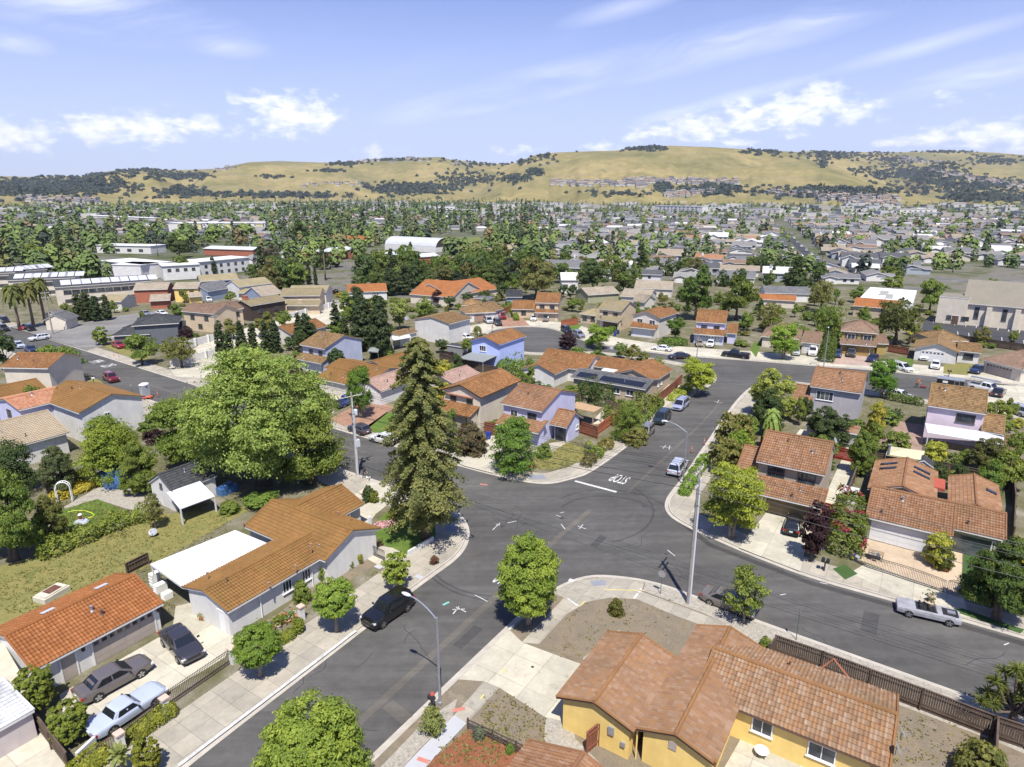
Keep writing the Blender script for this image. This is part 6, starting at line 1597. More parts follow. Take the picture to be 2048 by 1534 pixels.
def sign_post(px,py,h,label,ang,kind='plate',col=(.6,.6,.6)):
 g = g3(px,py);r = thing('sign_post',label,'sign',g,0,'sign posts');mb = MB();mb.tube([(0,0,0),(0,0,h)],.03,6);obj('post',mb,plain('sign_post_green',(.07,.10,.10),.6,.1),r,local=True)
 m = plain('sign_back',(.40,.41,.42),.4,.08,2,.5)
 mb = MB();c,s = cos(ang),sin(ang)
 if kind=='stop':
  P = [(.37*cos(a)*c+s*.04,.37*cos(a)*s-c*.04,h-.4+.37*sin(a))for a in(np.arange(8)+.5)*pi/4];mb.add(P+[(x-s*.012,y+c*.012,z)for x,y,z in P],[list(range(8)),list(range(15,7,-1))]if False else[list(range(8))]);mb.ch.append((np.array([list(range(15,7,-1))]),1,None,None));obj('stop_sign',mb,[m,plain('sign_red',(.45,.015,.02),.4,.05)],r,local=True)
 elif kind=='street':
  mb.box(0,0,h+.02,.75,.02,.17,ang);mb.box(0,0,h+.2,.75,.02,.17,ang+pi/2);obj('name_blade',mb,plain('street_sign_blade',(.05,.07,.07),.4,.1),r,local=True)
 else:mb.box(0,-.04,h-.5,.32,.015,.46,ang);obj('plate',mb,m,r,local=True)
 return r
def fence(label,line,h,m,board=.14,post=2.4,name='board_fence',gap=.012,cap=True,wob=.02,group='garden fences',z0=HB):
 P = [G(*p)[:2]for p in line];c = np.mean(P,0);r = thing(name,label,'fence',(c[0],c[1],z0),0,group);mb = MB();rng = np.random.default_rng(int(abs(line[0][0]))+3)
 for a,b in zip(P[:-1],P[1:]):
  L = np.linalg.norm(b-a);u = (b-a)/L;u3 = np.array([*u,0]);v3 = np.array([-u[1],u[0],0]);n = max(int(L/board),1)
  for i in range(n):
   hh = h-wob*rng.random();o = np.array([*(a+u*(i*L/n)),z0])+v3*(.012*(i%2));mb.obox(o,u3*(L/n-gap),v3*.022,(0,0,hh))
  for zz in(.3,h-.35):mb.obox(np.array([*a,z0+zz])-v3*.05,u3*L,v3*.045,(0,0,.09))
  if cap:mb.obox(np.array([*a,z0+h])-v3*.05,u3*L,v3*.13,(0,0,.035))
  k = max(int(L/post),1)
  for i in range(k+1):q = a+u*(L*i/k);pk = MB();pk.box(q[0]+v3[0]*-.06,q[1]+v3[1]*-.06,z0,.11,.11,h+.05,atan2(u[1],u[0]));obj('post',pk,m,r)
 obj('panel',mb,m,r);return r
def iron_fence(label,a,b,h,name='iron_gate',arch=0.0,gap=.13,cat='gate',base=.05,spears=True):
 A,B = G(*a)[:2],G(*b)[:2];L = np.linalg.norm(B-A);u = (B-A)/L;u3 = np.array([*u,0]);n = int(L/gap);r = thing(name,label,cat,(*((A+B)/2),HB));m = plain('brown_iron',(.055,.032,.024),.6,.2)if spears else BLACKM
 top = lambda t:h+arch*4*t*(1-t)
 mb = MB()
 for i in range(n+1):
  t = i/n;p = np.array([*(A+u*L*t),HB]);mb.tube([p+(0,0,base),p+(0,0,top(t)+(.12 if spears else 0))],.016,4)
 obj('bars' if False else 'grille',mb,m,r)
 f = MB()
 for zz in(base+.03,.25,-.02):
  f.tube([np.array([*(A+u*L*t),HB+(zz if zz>0 else top(t))])for t in np.linspace(0,1,9)],.026,5)
 f.tube([np.array([*(A+u*L*t),HB+top(t)-.16])for t in np.linspace(0,1,9)],.02,5)
 obj('rail',f,m,r);return r
def wheelie_bin(px,py,ang,col,label):
 g = g3(px,py);r = thing('wheeled_bin',label,'bin',g,ang,'wheeled bins');mb = MB()
 V = [(-.24,-.27,.06),(.24,-.27,.06),(.24,.27,.06),(-.24,.27,.06),(-.29,-.33,.98),(.29,-.33,.98),(.29,.33,.98),(-.29,.33,.98)];mb.add(V,[[3,2,1,0],[4,5,6,7],[0,1,5,4],[1,2,6,5],[2,3,7,6],[3,0,4,7]])
 mb.obox((-.31,-.36,.93),(.62,0,0),(0,.04,0),(0,0,.07));m = plain('bin_'+'_'.join(str(int(c*100))for c in col),col,.5,.08);obj('body',mb,m,r,local=True)
 l = MB();l.add([(-.31,-.36,1.0),(.31,-.36,1.0),(.31,.37,1.03),(-.31,.37,1.03),(-.28,-.3,1.07),(.28,-.3,1.07),(.28,.32,1.1),(-.28,.32,1.1)],[[3,2,1,0],[4,5,6,7],[0,1,5,4],[1,2,6,5],[2,3,7,6],[3,0,4,7]]);obj('lid',l,m,r,local=True)
 for s in(-.26,.26):
  w = MB();w.tube([(s-.03,.3,.1),(s+.03,.3,.1)],.1,10);obj('wheel',w,RUBBER,r,local=True)
def pot(px,py,d,h,label,col=(.32,.11,.05),plant=None,z=HB,group='flower pots'):
 g = G(px,py,z);r = thing('flower_pot',label,'pot',g,0,group);mb = MB();mb.lathe([(d*.34,0),(d*.5,h*.85),(d*.56,h*.85),(d*.56,h),(d*.46,h),(d*.4,h*.9),(.01,h*.88)],12);obj('pot',mb,plain('clay_%d'%int(col[0]*100),col,.8,.15),r,local=True)
 if plant:
  rng = np.random.default_rng(int(px*7+py));n = 60;C = rng.normal(size=(n,3))*d*.5*np.array([1,1,.8])+(0,0,h+d*.5);lm = MB();leaf_quads(lm,C,rng.normal(size=(n,3))+(0,0,1),np.full(n,d*.4),rng.random(n),rng);o = obj('foliage',lm,LEAF,r,local=True);o.color = (*plant,1)
def dish(px,py,z,label,aim=(.5,-.8,.6),size=.35,name='satellite_dish',legs=False):
 g = G(px,py,z);r = thing(name,label,'satellite dish',g,0,'satellite dishes');a = np.array(aim)/np.linalg.norm(aim);x = np.cross(a,(0,0,1));x/=np.linalg.norm(x);y = np.cross(x,a);c = np.array([0,0,.45])+a*.1
 mb = MB();V = [c];F = []
 for k,(rr,dd)in enumerate(((.5,.02),(1,.08))):
  for i in range(14):t = i*2*pi/14;V.append(c+(x*cos(t)+y*sin(t)*.92)*size*rr+a*dd*size)
 for i in range(14):F.append([0,1+i,1+(i+1)%14,1+(i+1)%14]);
 mb.add(V,[f[:3]for f in F]);base = mb.nv-len(V)
 mb.ch.append((np.array([[base+1+i,base+15+i,base+15+(i+1)%14,base+1+(i+1)%14]for i in range(14)]),0,None,None));obj('reflector',mb,plain('dish_grey',(.24,.25,.27),.5,.05),r,local=True)
 s = MB();s.tube([(0,0,0),(0,0,.45),c],.025,6);s.tube([c-y*size*.9,c+a*size*1.25-y*size*.2],.014,5);s.box(*(c+a*size*1.25-y*size*.2)[:2],(c+a*size*1.25-y*size*.2)[2]-.04,.09,.09,.09);obj('feed_arm',s,STEEL,r,local=True)
def mailbox(px,py,ang,label,n=1,col=(.02,.02,.022)):
 g = g3(px,py);r = thing('mailbox',label,'mailbox',g,ang,'kerbside mailboxes');mb = MB();mb.obox((-.06,-.06,0),(.12,0,0),(0,.12,0),(0,0,1.02));obj('post',mb,plain('mailbox_post',(.06,.045,.035),.8,.2),r,local=True)
 m = plain('mailbox_%d'%int(col[0]*100),col,.4,.05)
 for i in range(n):
  b = MB();o = (i-(n-1)/2)*.42;P = []
  for y in(-.26,.26):
   for t in np.linspace(0,pi,7):P.append((o+.15*cos(t),y,1.2+.12*sin(t)))
   P+=[(o-.15,y,1.02),(o+.15,y,1.02)]
  F = [[k,k+1,9+k+1,9+k]for k in range(8)]+[[8,0,9,17]]
  b.add(P,np.array(F));b.ch.append((np.array([list(range(9))[::-1]]),0,None,None));b.ch.append((np.array([list(range(9,18))]),0,None,None));obj('box',b,m,r,local=True)
def cone(px,py,label,group='orange traffic delineators'):
 g = g3(px,py,.0);r = thing('traffic_delineator',label,'traffic cone',g,0,group);mb = MB();mb.lathe([(.06,.05),(.055,.6),(.05,1.05),(.03,1.1)],10);obj('tube',mb,plain('safety_orange',(.62,.12,.05),.6,.1),r,local=True)
 b = MB();b.lathe([(.2,0),(.2,.05),(.07,.07)],8);obj('base',b,RUBBER,r,local=True);w = MB();w.lathe([(.058,.7),(.057,.82)],10);obj('reflective_band',w,WHITE,r,local=True)
def person(px,py,label,h=1.75,shirt=(.6,.17,.03),legs=(.03,.03,.04),ang=0.0,lean=.15,z=0.0,hat=None,arms=(.5,.7),stride=.18):
 """one continuous skinned body, hair or cap and clothing in separate colours"""
 g = G(px,py,z);r = thing('person',label,'person',g,ang);s = h/1.75
 J = {'pel':(0,0,.95),'waist':(lean*.3,0,1.10),'chest':(lean*.8,0,1.33),'neck':(lean,0,1.49),'headb':(lean*1.15+.02,0,1.56),'head':(lean*1.25+.03,0,1.66),'top':(lean*1.25+.02,0,1.73)}
 for k,sg in(('l',1),('r',-1)):
  st = stride*sg
  J[k+'hip'] = (0,.10*sg,.91);J[k+'knee'] = (st*.55+.05,.11*sg,.50);J[k+'ank'] = (st,.11*sg,.09);J[k+'toe'] = (st+.16,.13*sg,.04)
  J[k+'sh'] = (lean*.95,.19*sg,1.42);J[k+'elb'] = (lean+.10*arms[0],.25*sg,1.15);J[k+'wri'] = (lean+.32*arms[1],.21*sg,.98);J[k+'hand'] = (lean+.38*arms[1],.20*sg,.93)
  for q in range(4):J[k+'f%d'%q] = (lean+.38*arms[1]+.075,(.20+.022*(q-1.5))*sg,.875+.006*abs(q-1.5))
  J[k+'th'] = (lean+.38*arms[1]+.03,.155*sg,.90)
 E = [('pel','waist'),('waist','chest'),('chest','neck'),('neck','headb'),('headb','head'),('head','top')]
 for k in 'lr':E+=[('pel',k+'hip'),(k+'hip',k+'knee'),(k+'knee',k+'ank'),(k+'ank',k+'toe'),('chest',k+'sh'),(k+'sh',k+'elb'),(k+'elb',k+'wri'),(k+'wri',k+'hand')]+[(k+'hand',k+f)for f in('f0','f1','f2','f3','th')]
 Rd = {'pel':.14,'waist':.13,'chest':.155,'neck':.055,'headb':.075,'head':.10,'top':.06,'hip':.095,'knee':.06,'ank':.042,'toe':.036,'sh':.065,'elb':.045,'wri':.032,'hand':.036,'f0':.008,'f1':.009,'f2':.009,'f3':.008,'th':.010}
 names = list(J);me = bpy.data.meshes.new('body');me.from_pydata([tuple(np.array(J[n])*s)for n in names],[(names.index(a),names.index(b))for a,b in E],[])
 o = bpy.data.objects.new('body',me);COL.objects.link(o);o.parent = r
 sk = o.modifiers.new('skin','SKIN');sk.use_smooth_shade = True
 for i,n in enumerate(names):
  rr = Rd[n]if n in Rd else Rd[n[1:]];me.skin_vertices[0].data[i].radius = (rr*s,rr*s*(.8 if n in('chest','waist','pel')else 1))
 me.skin_vertices[0].data[0].use_root = True
 o.modifiers.new('sub','SUBSURF').levels = 1;o.modifiers['sub'].render_levels = 2
 m,b,bs,out = newmat('clothed_person');tc = coords(b,'Object');sp = b.node('ShaderNodeSeparateXYZ');b.link(tc,sp.inputs[0]);z_ = sp.outputs[2]
 c = b.mix(b.m('GREATER_THAN',z_,.99*s),(*legs,1),(*shirt,1));skin = (.38,.22,.15,1)
 c = b.mix(b.m('GREATER_THAN',z_,1.48*s),c,skin);x_ = sp.outputs[0]
 c = b.mix(b.m('MULTIPLY',b.m('GREATER_THAN',x_,(lean+.22*arms[1])*s),b.m('MULTIPLY',b.m('GREATER_THAN',z_,.8*s),b.m('LESS_THAN',z_,1.08*s))),c,skin)
 c = b.mix(b.m('LESS_THAN',z_,.10*s),c,(.02,.02,.02,1));b.link(c,bs.inputs['Base Color']);bs.inputs['Roughness'].default_value = .8;me.materials.append(m)
 hm = MB();hc = np.array(J['head'])*s;hm.lathe([(.112*s,-.02*s),(.115*s,.03*s),(.09*s,.08*s),(.03*s,.11*s)],12,0,hc-(.012,0,0))
 if hat:hm.obox(hc+np.array([.05,-.08,.0])*s,(.14*s,0,0),(0,.16*s,0),(0,0,.018*s))
 obj('cap' if hat else 'hair',hm,plain('cap_or_hair_%d'%int((hat or(.02,))[0]*100),hat or(.025,.018,.012),.8,.1),r,local=True)
 f = MB()
 for sg in(-1,1):f.lathe([(.012*s,-.01),(.012*s,.012),(.002,.015)],6,0,hc+np.array([.098,.035*sg,.01])*s)
 f.box(*(hc+np.array([.1,0,-.055])*s)[:2],(hc[2]-.06*s),.012,.05*s,.012);obj('face',f,DARKP,r,local=True)
 nb = MB();nb.obox(hc+np.array([.09,-.014,-.03])*s,(.03*s,0,0),(0,.028*s,0),(0,0,.05*s));obj('nose',nb,plain('skin',(.38,.22,.15),.6,.05),r,local=True)
 return r
def build_furniture():
 street_lamp(880,1410,HGT(880,1410,1236),147+0,'grey street lamp over the near road at the lower kerb',2.4)
 street_lamp(1366,968,HGT(1366,968,864),147,'grey street lamp beside the silver minivan',2.6)
 street_lamp(1647,735,HGT(1647,735,660),-120,'tall grey lamp on the court in front of the ochre house',1.6)
 street_lamp(1393,720,7.0,-120,'thin grey lamp at the court kerb before the gold sedan',1.6)
 street_lamp(1200,690,7.0,-100,'thin lamp rising behind the light green court tree',1.4)
 P1 = utility_pole(1376,1206,HGT(1376,1206,935),AXA,'tall wooden pole with pale conduit at the lower kerb of the crossing',((0,2.2),(-1.3,1.8)),pipe=True)
 P2 = utility_pole(714,950,HGT(714,950,785),AXA-.3,'wooden pole with transformer and grey box by the corner house',((-.2,2.9),),tr=True,box=3.9,pipe=True)
 PX = P1[0]+(P1[0]-P2[0])*.9
 # the line runs along the cross street; the next poles stand outside the picture
 D = np.array([cos(AXB),sin(AXB),0])
 for i in range(4):
  a,b = P1[i],P2[i%len(P2)]
  wire(a,b,.7,'overhead wire sagging across the crossing between the two tall poles');e = a+D*45;wire(a,np.array([e[0],e[1],a[2]]),.7,'overhead wire running off to the lower right above the road')
  e = b-D*50;wire(b,np.array([e[0],e[1],b[2]]),.7,'overhead wire running off to the upper left behind the airy tree')
 for i in(4,7):
  a = P1[i];b = P2[1]-(0,0,2.2);wire(a-(0,0,.3),b,.6,'overhead wire sagging across the crossing between the two tall poles',.024)
  e = a+D*45;wire(a-(0,0,.3),np.array([e[0],e[1],a[2]-.3]),.7,'overhead wire running off to the lower right above the road',.024)
 utility_pole(106,668,11,AXA,'old wooden pole beside the palms on the far cross street',((0,2),(-1.2,2)),r0=.2)
 utility_pole(438,705,9,AXA,'pole in front of the row of cypresses',((-.3,1.6),))
 sign_post(1321,1188,2.5,'stop sign seen from behind on the lower corner',AXB,'stop');sign_post(1592,1280,3.0,'small sign on a green post above the board fence',AXA);sign_post(738,963,2.9,'street name sign on the corner beside the wooden pole',AXB,'street');sign_post(1063,948,2.6,'stop sign with street name blades near the lavender house lawn',AXA+pi/2,'plate');sign_post(267,800,3.0,'thin sign post beside the portable toilet',AXA);sign_post(1177,935,2.7,'street name sign among the kerb bushes',AXB,'street')
 # fences
 fence('weathered board fence between the yellow house and the road',[(1548,1312),(1640,1345),(1838,1422),(1980,1478),(2050,1502)],1.75,WOODF,name='board_fence');fence('board fence running back from the corner bush beside the yellow house',[(1548,1312),(1535,1330)],1.75,WOODF)
 fence('board fence at the right end of the yellow house yard',[(1985,1480),(1980,1560)],1.75,WOODF);fence('low brown gate panel against the yellow gable wall',[(1172,1512),(1196,1492)],1.7,WOODB)
 fence('red painted fence behind the tan two storey house',[(1520,893),(1560,893),(1620,908),(1720,930)],1.75,WOODR);fence('short red gate beside the brown garage',[(1643,1036),(1665,1042)],1.8,WOODR)
 fence('grey board fence between the tan house and the low sage house',[(1672,1080),(1695,1000),(1722,925)],1.7,WOODF);fence('board fence along the right side of the sage house',[(2022,1085),(2026,1020),(2020,960)],1.7,WOODF)
 fence('dark board fence behind the pale canopy',[(1722,928),(1790,938),(1900,955),(1990,975)],1.75,WOODF);fence('grey fence beside the pink house patio',[(1744,920),(1762,860),(1770,838)],1.7,WOODF);fence('tan board gate to the right of the pink house',[(2005,895),(2060,905)],1.8,plain('tan_boards',(.25,.16,.08),.85,.2))
 fence('redwood board fence beside the white path of the tan corner house',[(1300,822),(1345,785),(1362,768)],1.75,WOODB);fence('redwood fence across the yard of the lavender house',[(1195,872),(1235,842),(1250,830)],1.6,plain('orange_boards',(.33,.10,.045),.85,.2));fence('dark wooden shed wall beside the lavender porch',[(1160,868),(1195,880)],1.9,WOODB)
 fence('weathered fence behind the lavender house',[(1075,790),(1120,800),(1160,812)],1.8,plain('grey_brown_boards',(.14,.10,.07),.9,.25));fence('weathered fence below the solar panels',[(1215,822),(1290,840)],1.7,plain('grey_brown_boards',(.14,.10,.07),.9,.25));fence('brown board fence between the cream and the lavender houses',[(970,868),(1003,876)],1.8,WOODB)
 fence('dark board fence behind the blue house and the redwood top',[(880,722),(960,745),(1000,752)],1.7,WOODF);fence('dark board fence along the back of the dry lawn garage',[(255,1152),(298,1130)],1.2,WOODF);fence('dark fence by the white arch garden',[(95,990),(150,975),(175,962)],1.8,WOODF)
 fence('dark board fence at the lower left beside the shed',[(40,1440),(75,1460),(140,1545)],1.4,WOODF);fence('orange board fence beside the tan house at the head of the court',[(1122,655),(1155,650)],1.8,plain('orange_boards',(.33,.10,.045),.85,.2));fence('redwood fence left of the tan house at the head of the court',[(1010,628),(1024,622)],1.7,plain('orange_boards',(.33,.10,.045),.85,.2))
 fence('long dark board fence before the church car park',[(1815,690),(1845,675),(1900,683),(2048,705)],1.8,WOODF);fence('brown fence beside the ochre house',[(1775,705),(1815,712)],1.7,WOODB);fence('red fence behind the white garage of the dark cypress clump',[(735,700),(770,706)],1.8,WOODR)
 iron_fence('sliding brown iron gate across the garage court',(318,1430),(462,1330),1.25);iron_fence('brown iron fence beside the pale blue coupe',(232,1505),(322,1435),1.15,'iron_fence',cat='fence');iron_fence('small iron pedestrian gate between white pillars',(200,1528),(232,1505),1.3)
 iron_fence('wide arched black iron gate of the tiled court',(1735,1138),(1888,1188),1.25,arch=.18,spears=False);iron_fence('narrow arched black iron gate beside the wide one',(1892,1189),(1922,1198),1.3,arch=.25,spears=False);iron_fence('black iron fence by the hedge with red flowers',(1708,1125),(1735,1138),1.2,'iron_fence',spears=False,cat='fence');iron_fence('black iron double gate of the corner house porch',(736,1108),(770,1124),1.1,spears=False)
 for px,py,lb in((467,1326,'white gate pillar at the right end of the sliding gate'),(333,1428,'white gate pillar at the left end of the sliding gate'),(244,1500,'white pillar beside the pedestrian gate'),(604,1240,'white pillar by the pot filled bed')):
  g = g3(px,py);r = thing('gate_pillar',lb,'pillar',g,0,'white gate pillars');mb = MB();mb.box(0,0,0,.42,.42,1.3,AXA);obj('shaft',mb,W_WHITE,r,local=True);mb = MB();mb.box(0,0,1.3,.56,.56,.12,AXA);obj('cap',mb,plain('pink_cap_stone',(.5,.38,.30),.8,.1),r,local=True)
 mb = MB();a,b = G(140,1545)[:2],G(205,1440)[:2];P = [G(160,1530)[:2],G(196,1496)[:2]];u = (P[1]-P[0]);L = np.linalg.norm(u);u/=L;mb.obox((*P[0],HB),np.array([*u,0])*L,np.array([-u[1],u[0],0])*.2,(0,0,.8));solo('garden_wall',mb,W_WHITE,'low white wall in front of the flat topped box trees','wall')
 a,b = G(818,1114)[:2],G(868,1084)[:2];mb = MB();u = b-a;L = np.linalg.norm(u);u/=L;mb.obox((*a,HB),np.array([*u,0])*L,np.array([-u[1],u[0],0])*.2,(0,0,.5));solo('garden_wall',mb,W_WHITE,'low white wall edging the corner lawn','wall')
 # low rail fence on the lower right
 P = [G(936,1462)[:2],G(985,1485)[:2],G(1032,1508)[:2],G(1062,1522)[:2]];r = thing('rail_fence','low dark rail fence across the dirt and red mulch','fence',(*P[1],HB));mb = MB();pk = MB()
 for a,b in zip(P[:-1],P[1:]):
  u = b-a;L = np.linalg.norm(u);u/=L
  for zz in(.25,.5,.75):mb.obox((*a,HB+zz),np.array([*u,0])*L,np.array([-u[1],u[0],0])*.04,(0,0,.09))
 obj('rail',mb,plain('grey_brown_rail',(.07,.055,.05),.9,.2),r)
 for p in P:pk = MB();pk.box(p[0],p[1],HB,.1,.1,.95,AXB);obj('post',pk,plain('grey_brown_rail',(.07,.055,.05),.9,.2),r)
 # bins, mailboxes, delineators, pots
 for px,py,c,lb in((977,878,(.012,.035,.28),'blue wheeled bin by the brown round shrub'),(963,888,(.06,.065,.075),'grey wheeled bin by the brown round shrub'),(1292,812,(.012,.035,.28),'blue wheeled bin by the tan corner house'),(1724,1082,(.015,.05,.22),'blue wheeled bin beside the flowering hedge'),(1718,1092,(.05,.055,.06),'dark wheeled bin beside the flowering hedge'),(1772,848,(.012,.035,.28),'blue wheeled bin on the pink house patio'),(1230,672,(.012,.035,.2),'blue bin by the hedge of the court'),(1236,668,(.02,.03,.12),'dark blue bin by the hedge of the court'),(1812,705,(.012,.03,.2),'blue bin beside the white house with three cars')):
  wheelie_bin(px,py,AXA+random.random()*.3,c,lb)
 mailbox(1648,1142,AXB,'pair of black mailboxes on one post in the parkway lawn',2);mailbox(864,1422,AXA,'black mailbox hung with a red bag beside the street lamp');mailbox(188,768,AXB,'white topped mailbox near the red sport utility',1,(.6,.6,.6));mailbox(1897,753,AXB,'dark mailbox at the kerb before the black trailer',2)
 bag = MB();g = g3(866,1420);bag.lathe([(.02,1.22),(.16,1.26),(.19,1.38),(.1,1.5),(.02,1.52)],10,0,(g[0],g[1],HB));solo('red_bag',bag,plain('red_cloth',(.30,.06,.045),.8,.15),'red bag lying on the black mailbox','bag')
 for px,py,lb in((1408,890,'orange delineator beside the tall shrubs, farther one'),(1383,906,'orange delineator beside the tall shrubs, nearer one'),(228,713,'orange delineator on the far pavement, left one'),(238,716,'orange delineator on the far pavement, right one'),(316,794,'orange delineator beside the portable toilet'),(1470,838,'orange delineator at the foot of the olive shrub')):cone(px,py,lb)
 cols = [(.36,.12,.05),(.30,.15,.08),(.5,.48,.44),(.05,.2,.2),(.4,.2,.1)]
 rng = np.random.default_rng(4);pl = ['terracotta pot among the collection along the white side wall','small pot among the collection along the white side wall']
 for k in range(44):
  t = rng.random();s = rng.random();x = 505+t*95+s*8-3;y = 1272-t*52+s*10
  pot(x,y,.22+.26*rng.random(),.2+.25*rng.random(),'flower pot in the crowded row along the white side wall of the corner house',cols[k%5],GM if rng.random()<.35 else None)
 pot(1890,1142,.6,.45,'terracotta pot holding the darker court shrub',(.34,.12,.05));pot(403,1240,.35,.3,'terracotta pot on the concrete by the white house corner',(.36,.12,.05),GM);pot(760,1092,.4,.45,'potted plant on the pedestal by the corner lawn',(.3,.3,.28),(.15,.17,.03),HB)
 # planter stand beside the convertible
 g = g3(1856,1222);r = thing('planter_stand','stack of pale urns with plants on the kerb behind the convertible','planter',g);mb = MB();mb.lathe([(.25,0),(.12,.1),(.12,.55),(.42,.75),(.5,1.0),(.44,1.0),(.15,1.02),(.15,1.3),(.32,1.45),(.36,1.6),(.02,1.58)],14);obj('urn',mb,plain('sandstone',(.42,.34,.24),.85,.15),r,local=True)
 n = 90;C = rng.normal(size=(n,3))*.26+(0,0,1.25);C[60:]+=(0,0,.65);lm = MB();leaf_quads(lm,C,rng.normal(size=(n,3))+(0,0,1),np.full(n,.2),rng.random(n),rng);o = obj('foliage',lm,LEAF,r,local=True);o.color = (.12,.14,.05,1)
 # court bric-a-brac
 g = g3(1750,1118);r = thing('garden_table','wooden table loaded with tools by the iron gate','table',g,AXB);mb = MB();mb.obox((-.7,-.4,.72),(1.4,0,0),(0,.8,0),(0,0,.06));obj('table_top',mb,plain('weathered_board',(.25,.18,.11),.85,.2),r,local=True)
 for x in(-.6,.6):
  for y in(-.3,.3):mb = MB();mb.obox((x-.03,y-.03,0),(.06,0,0),(0,.06,0),(0,0,.72));obj('leg',mb,DARKP,r,local=True)
 for k,(x,y,c,lb)in enumerate(((1746,1108,(.25,.25,.25),'grey toolbox on the wooden table'),(1756,1112,(.12,.13,.13),'dark machine on the wooden table'))):g = G(x,y,HB+.78);mb = MB();mb.box(g[0],g[1],g[2],.35,.25,.22,AXB);mb.box(g[0],g[1],g[2]+.22,.12,.1,.12,AXB);solo('toolbox',mb,plain('toolbox_%d'%k,c,.5,.1),lb,'toolbox')
 for x,y,c,lb in((1706,1116,(.22,.10,.5),'purple crate by the hedge with red flowers'),(1714,1120,(.5,.5,.55),'pale crate next to the purple one')):g = g3(x,y);mb = MB();mb.box(g[0],g[1],HB,.5,.4,.45,AXA);mb.box(g[0],g[1],HB+.45,.42,.32,.02,AXA);solo('crate',mb,plain('crate_%d'%int(c[0]*100),c,.5,.1),lb,'crate')
 # pale canopy, little grey shed, white box store
 def canopy(pts,z,label,m,posts=True,name='canopy'):
  P = [G(*p,z)for p in pts];c = np.mean(P,0);r = thing(name,label,'canopy',(c[0],c[1],HB));apex = c+(0,0,.5);mb = MB();mb.add(P+[apex],[[0,1,4],[1,2,4],[2,3,4],[3,0,4]]if len(P)==4 else[[0,1,2]]);mb.add([*P,*[p-(0,0,.2)for p in P]],[[i,(i+1)%4,4+(i+1)%4,4+i]for i in range(4)]);obj('fabric',mb,m,r)
  for p in P:k = MB();k.tube([(p[0],p[1],HB),(p[0],p[1],z)],.04,6);obj('leg',k,STEEL,r)
 canopy([(1772,908),(1844,920),(1850,902),(1778,892)],2.4,'pale beige fabric canopy behind the sage house',plain('beige_fabric',(.46,.43,.27),.8,.06));canopy([(735,702),(756,704),(760,696),(740,694)],2.3,'grey patio umbrella canopy by the blue grey house',PATIOG)
 h = House('garden_shed','little grey garden shed with gabled roof beside the pale canopy',(1885,925),stucco('pale_grey_boards',(.42,.43,.46)),DARKS,cat='shed');h.block((1868,935),(1905,930),1.9,W=2.4,pitch=.6,oh=.15,og=.1,fine=0,L=2.2);h.done()
 h = House('garden_shed','white plastic store box beside the red gate',(1695,985),WHITE,PATIOW,cat='shed');h.block((1684,980),(1712,986),1.6,W=1.6,kind='flat',oh=.05,og=.05,fine=0,L=1.7);h.done()
 h = House('garden_shed','grey flat roofed shed between the redwood top and the blue house',(905,700),stucco('grey_boards',(.22,.225,.22)),DARKS,cat='shed');h.block((893,689),(922,695),2.3,W=2.2,kind='flat',oh=.15,og=.1,fine=0);h.done()
 h = House('black_roofed_shed','white shed with black shingle roof and a pale metal lean to',(345,990),W_WHITE,DARKS,cat='shed')
 b = h.block((345,985),(400,968),2.6,W=5.0,r=(322,938),kind='gable',oh=.2,og=.15,fine=1,snap=True,L=5.5);h.window(b,'L',2.2,2.3,.5,.6,FRAMED,1)
 h.slab([(333,985),(360,1018),(430,992),(400,962)],(2.75,2.1,2.1,2.75),.08,plain('pale_metal_sheet',(.55,.56,.60),.5,.15,1),'lean_to_roof',(1,2));h.done()
 # arch, fountain, hose, rusty camper shell, tarp, dishes
 g = g3(131,1003);r = thing('garden_arch','white arched trellis in front of the yellow daylilies','arch',g,radians(20))
 for y in(-.25,.25):
  mb = MB();mb.tube([(-.75,y,0),(-.75,y,1.8)]+[(-.75*cos(t),y,1.8+.75*sin(t))for t in np.linspace(.2,pi-.2,9)]+[(.75,y,1.8),(.75,y,0)],.05,6);obj('hoop',mb,WHITE,r,local=True)
 mb = MB()
 for t in np.linspace(0,pi,10):mb.tube([(-.75*cos(t),-.25,1.8+.75*sin(t)),(-.75*cos(t),.25,1.8+.75*sin(t))],.035,5)
 for zz in(.4,.8,1.2,1.6):
  for x in(-.75,.75):mb.tube([(x,-.25,zz),(x,.25,zz)],.03,5)
 obj('slats' if False else 'lattice',mb,WHITE,r,local=True)
 g = g3(163,1046);r = thing('lawn_ornament','small grey fountain with a red and white figure on the green lawn','ornament',g,AXB);mb = MB();mb.lathe([(.7,0),(.75,.1),(.62,.28),(.3,.3),(.22,.5),(.02,.5)],12);obj('basin',mb,plain('grey_cast_stone',(.34,.36,.40),.8,.1),r,local=True);mb = MB();mb.lathe([(.14,.5),(.17,.7),(.12,.9),(.05,.95)],10);obj('figure',mb,plain('dull_red',(.22,.03,.03),.6,.1),r,local=True);mb = MB();mb.lathe([(.2,.95),(.22,1.02),(.14,1.12),(.02,1.16)],10);obj('white_top',mb,WHITE,r,local=True)
 mb = MB();mb.tube([G(*p,HB+.04)for p in((136,1024),(150,1021),(168,1021),(182,1025),(189,1030),(184,1034),(172,1036))],.045,5);mb2 = MB();solo('garden_hose',mb,plain('lime_hose',(.50,.62,.04),.5,.1),'lime green hose curled on the small green lawn','hose')
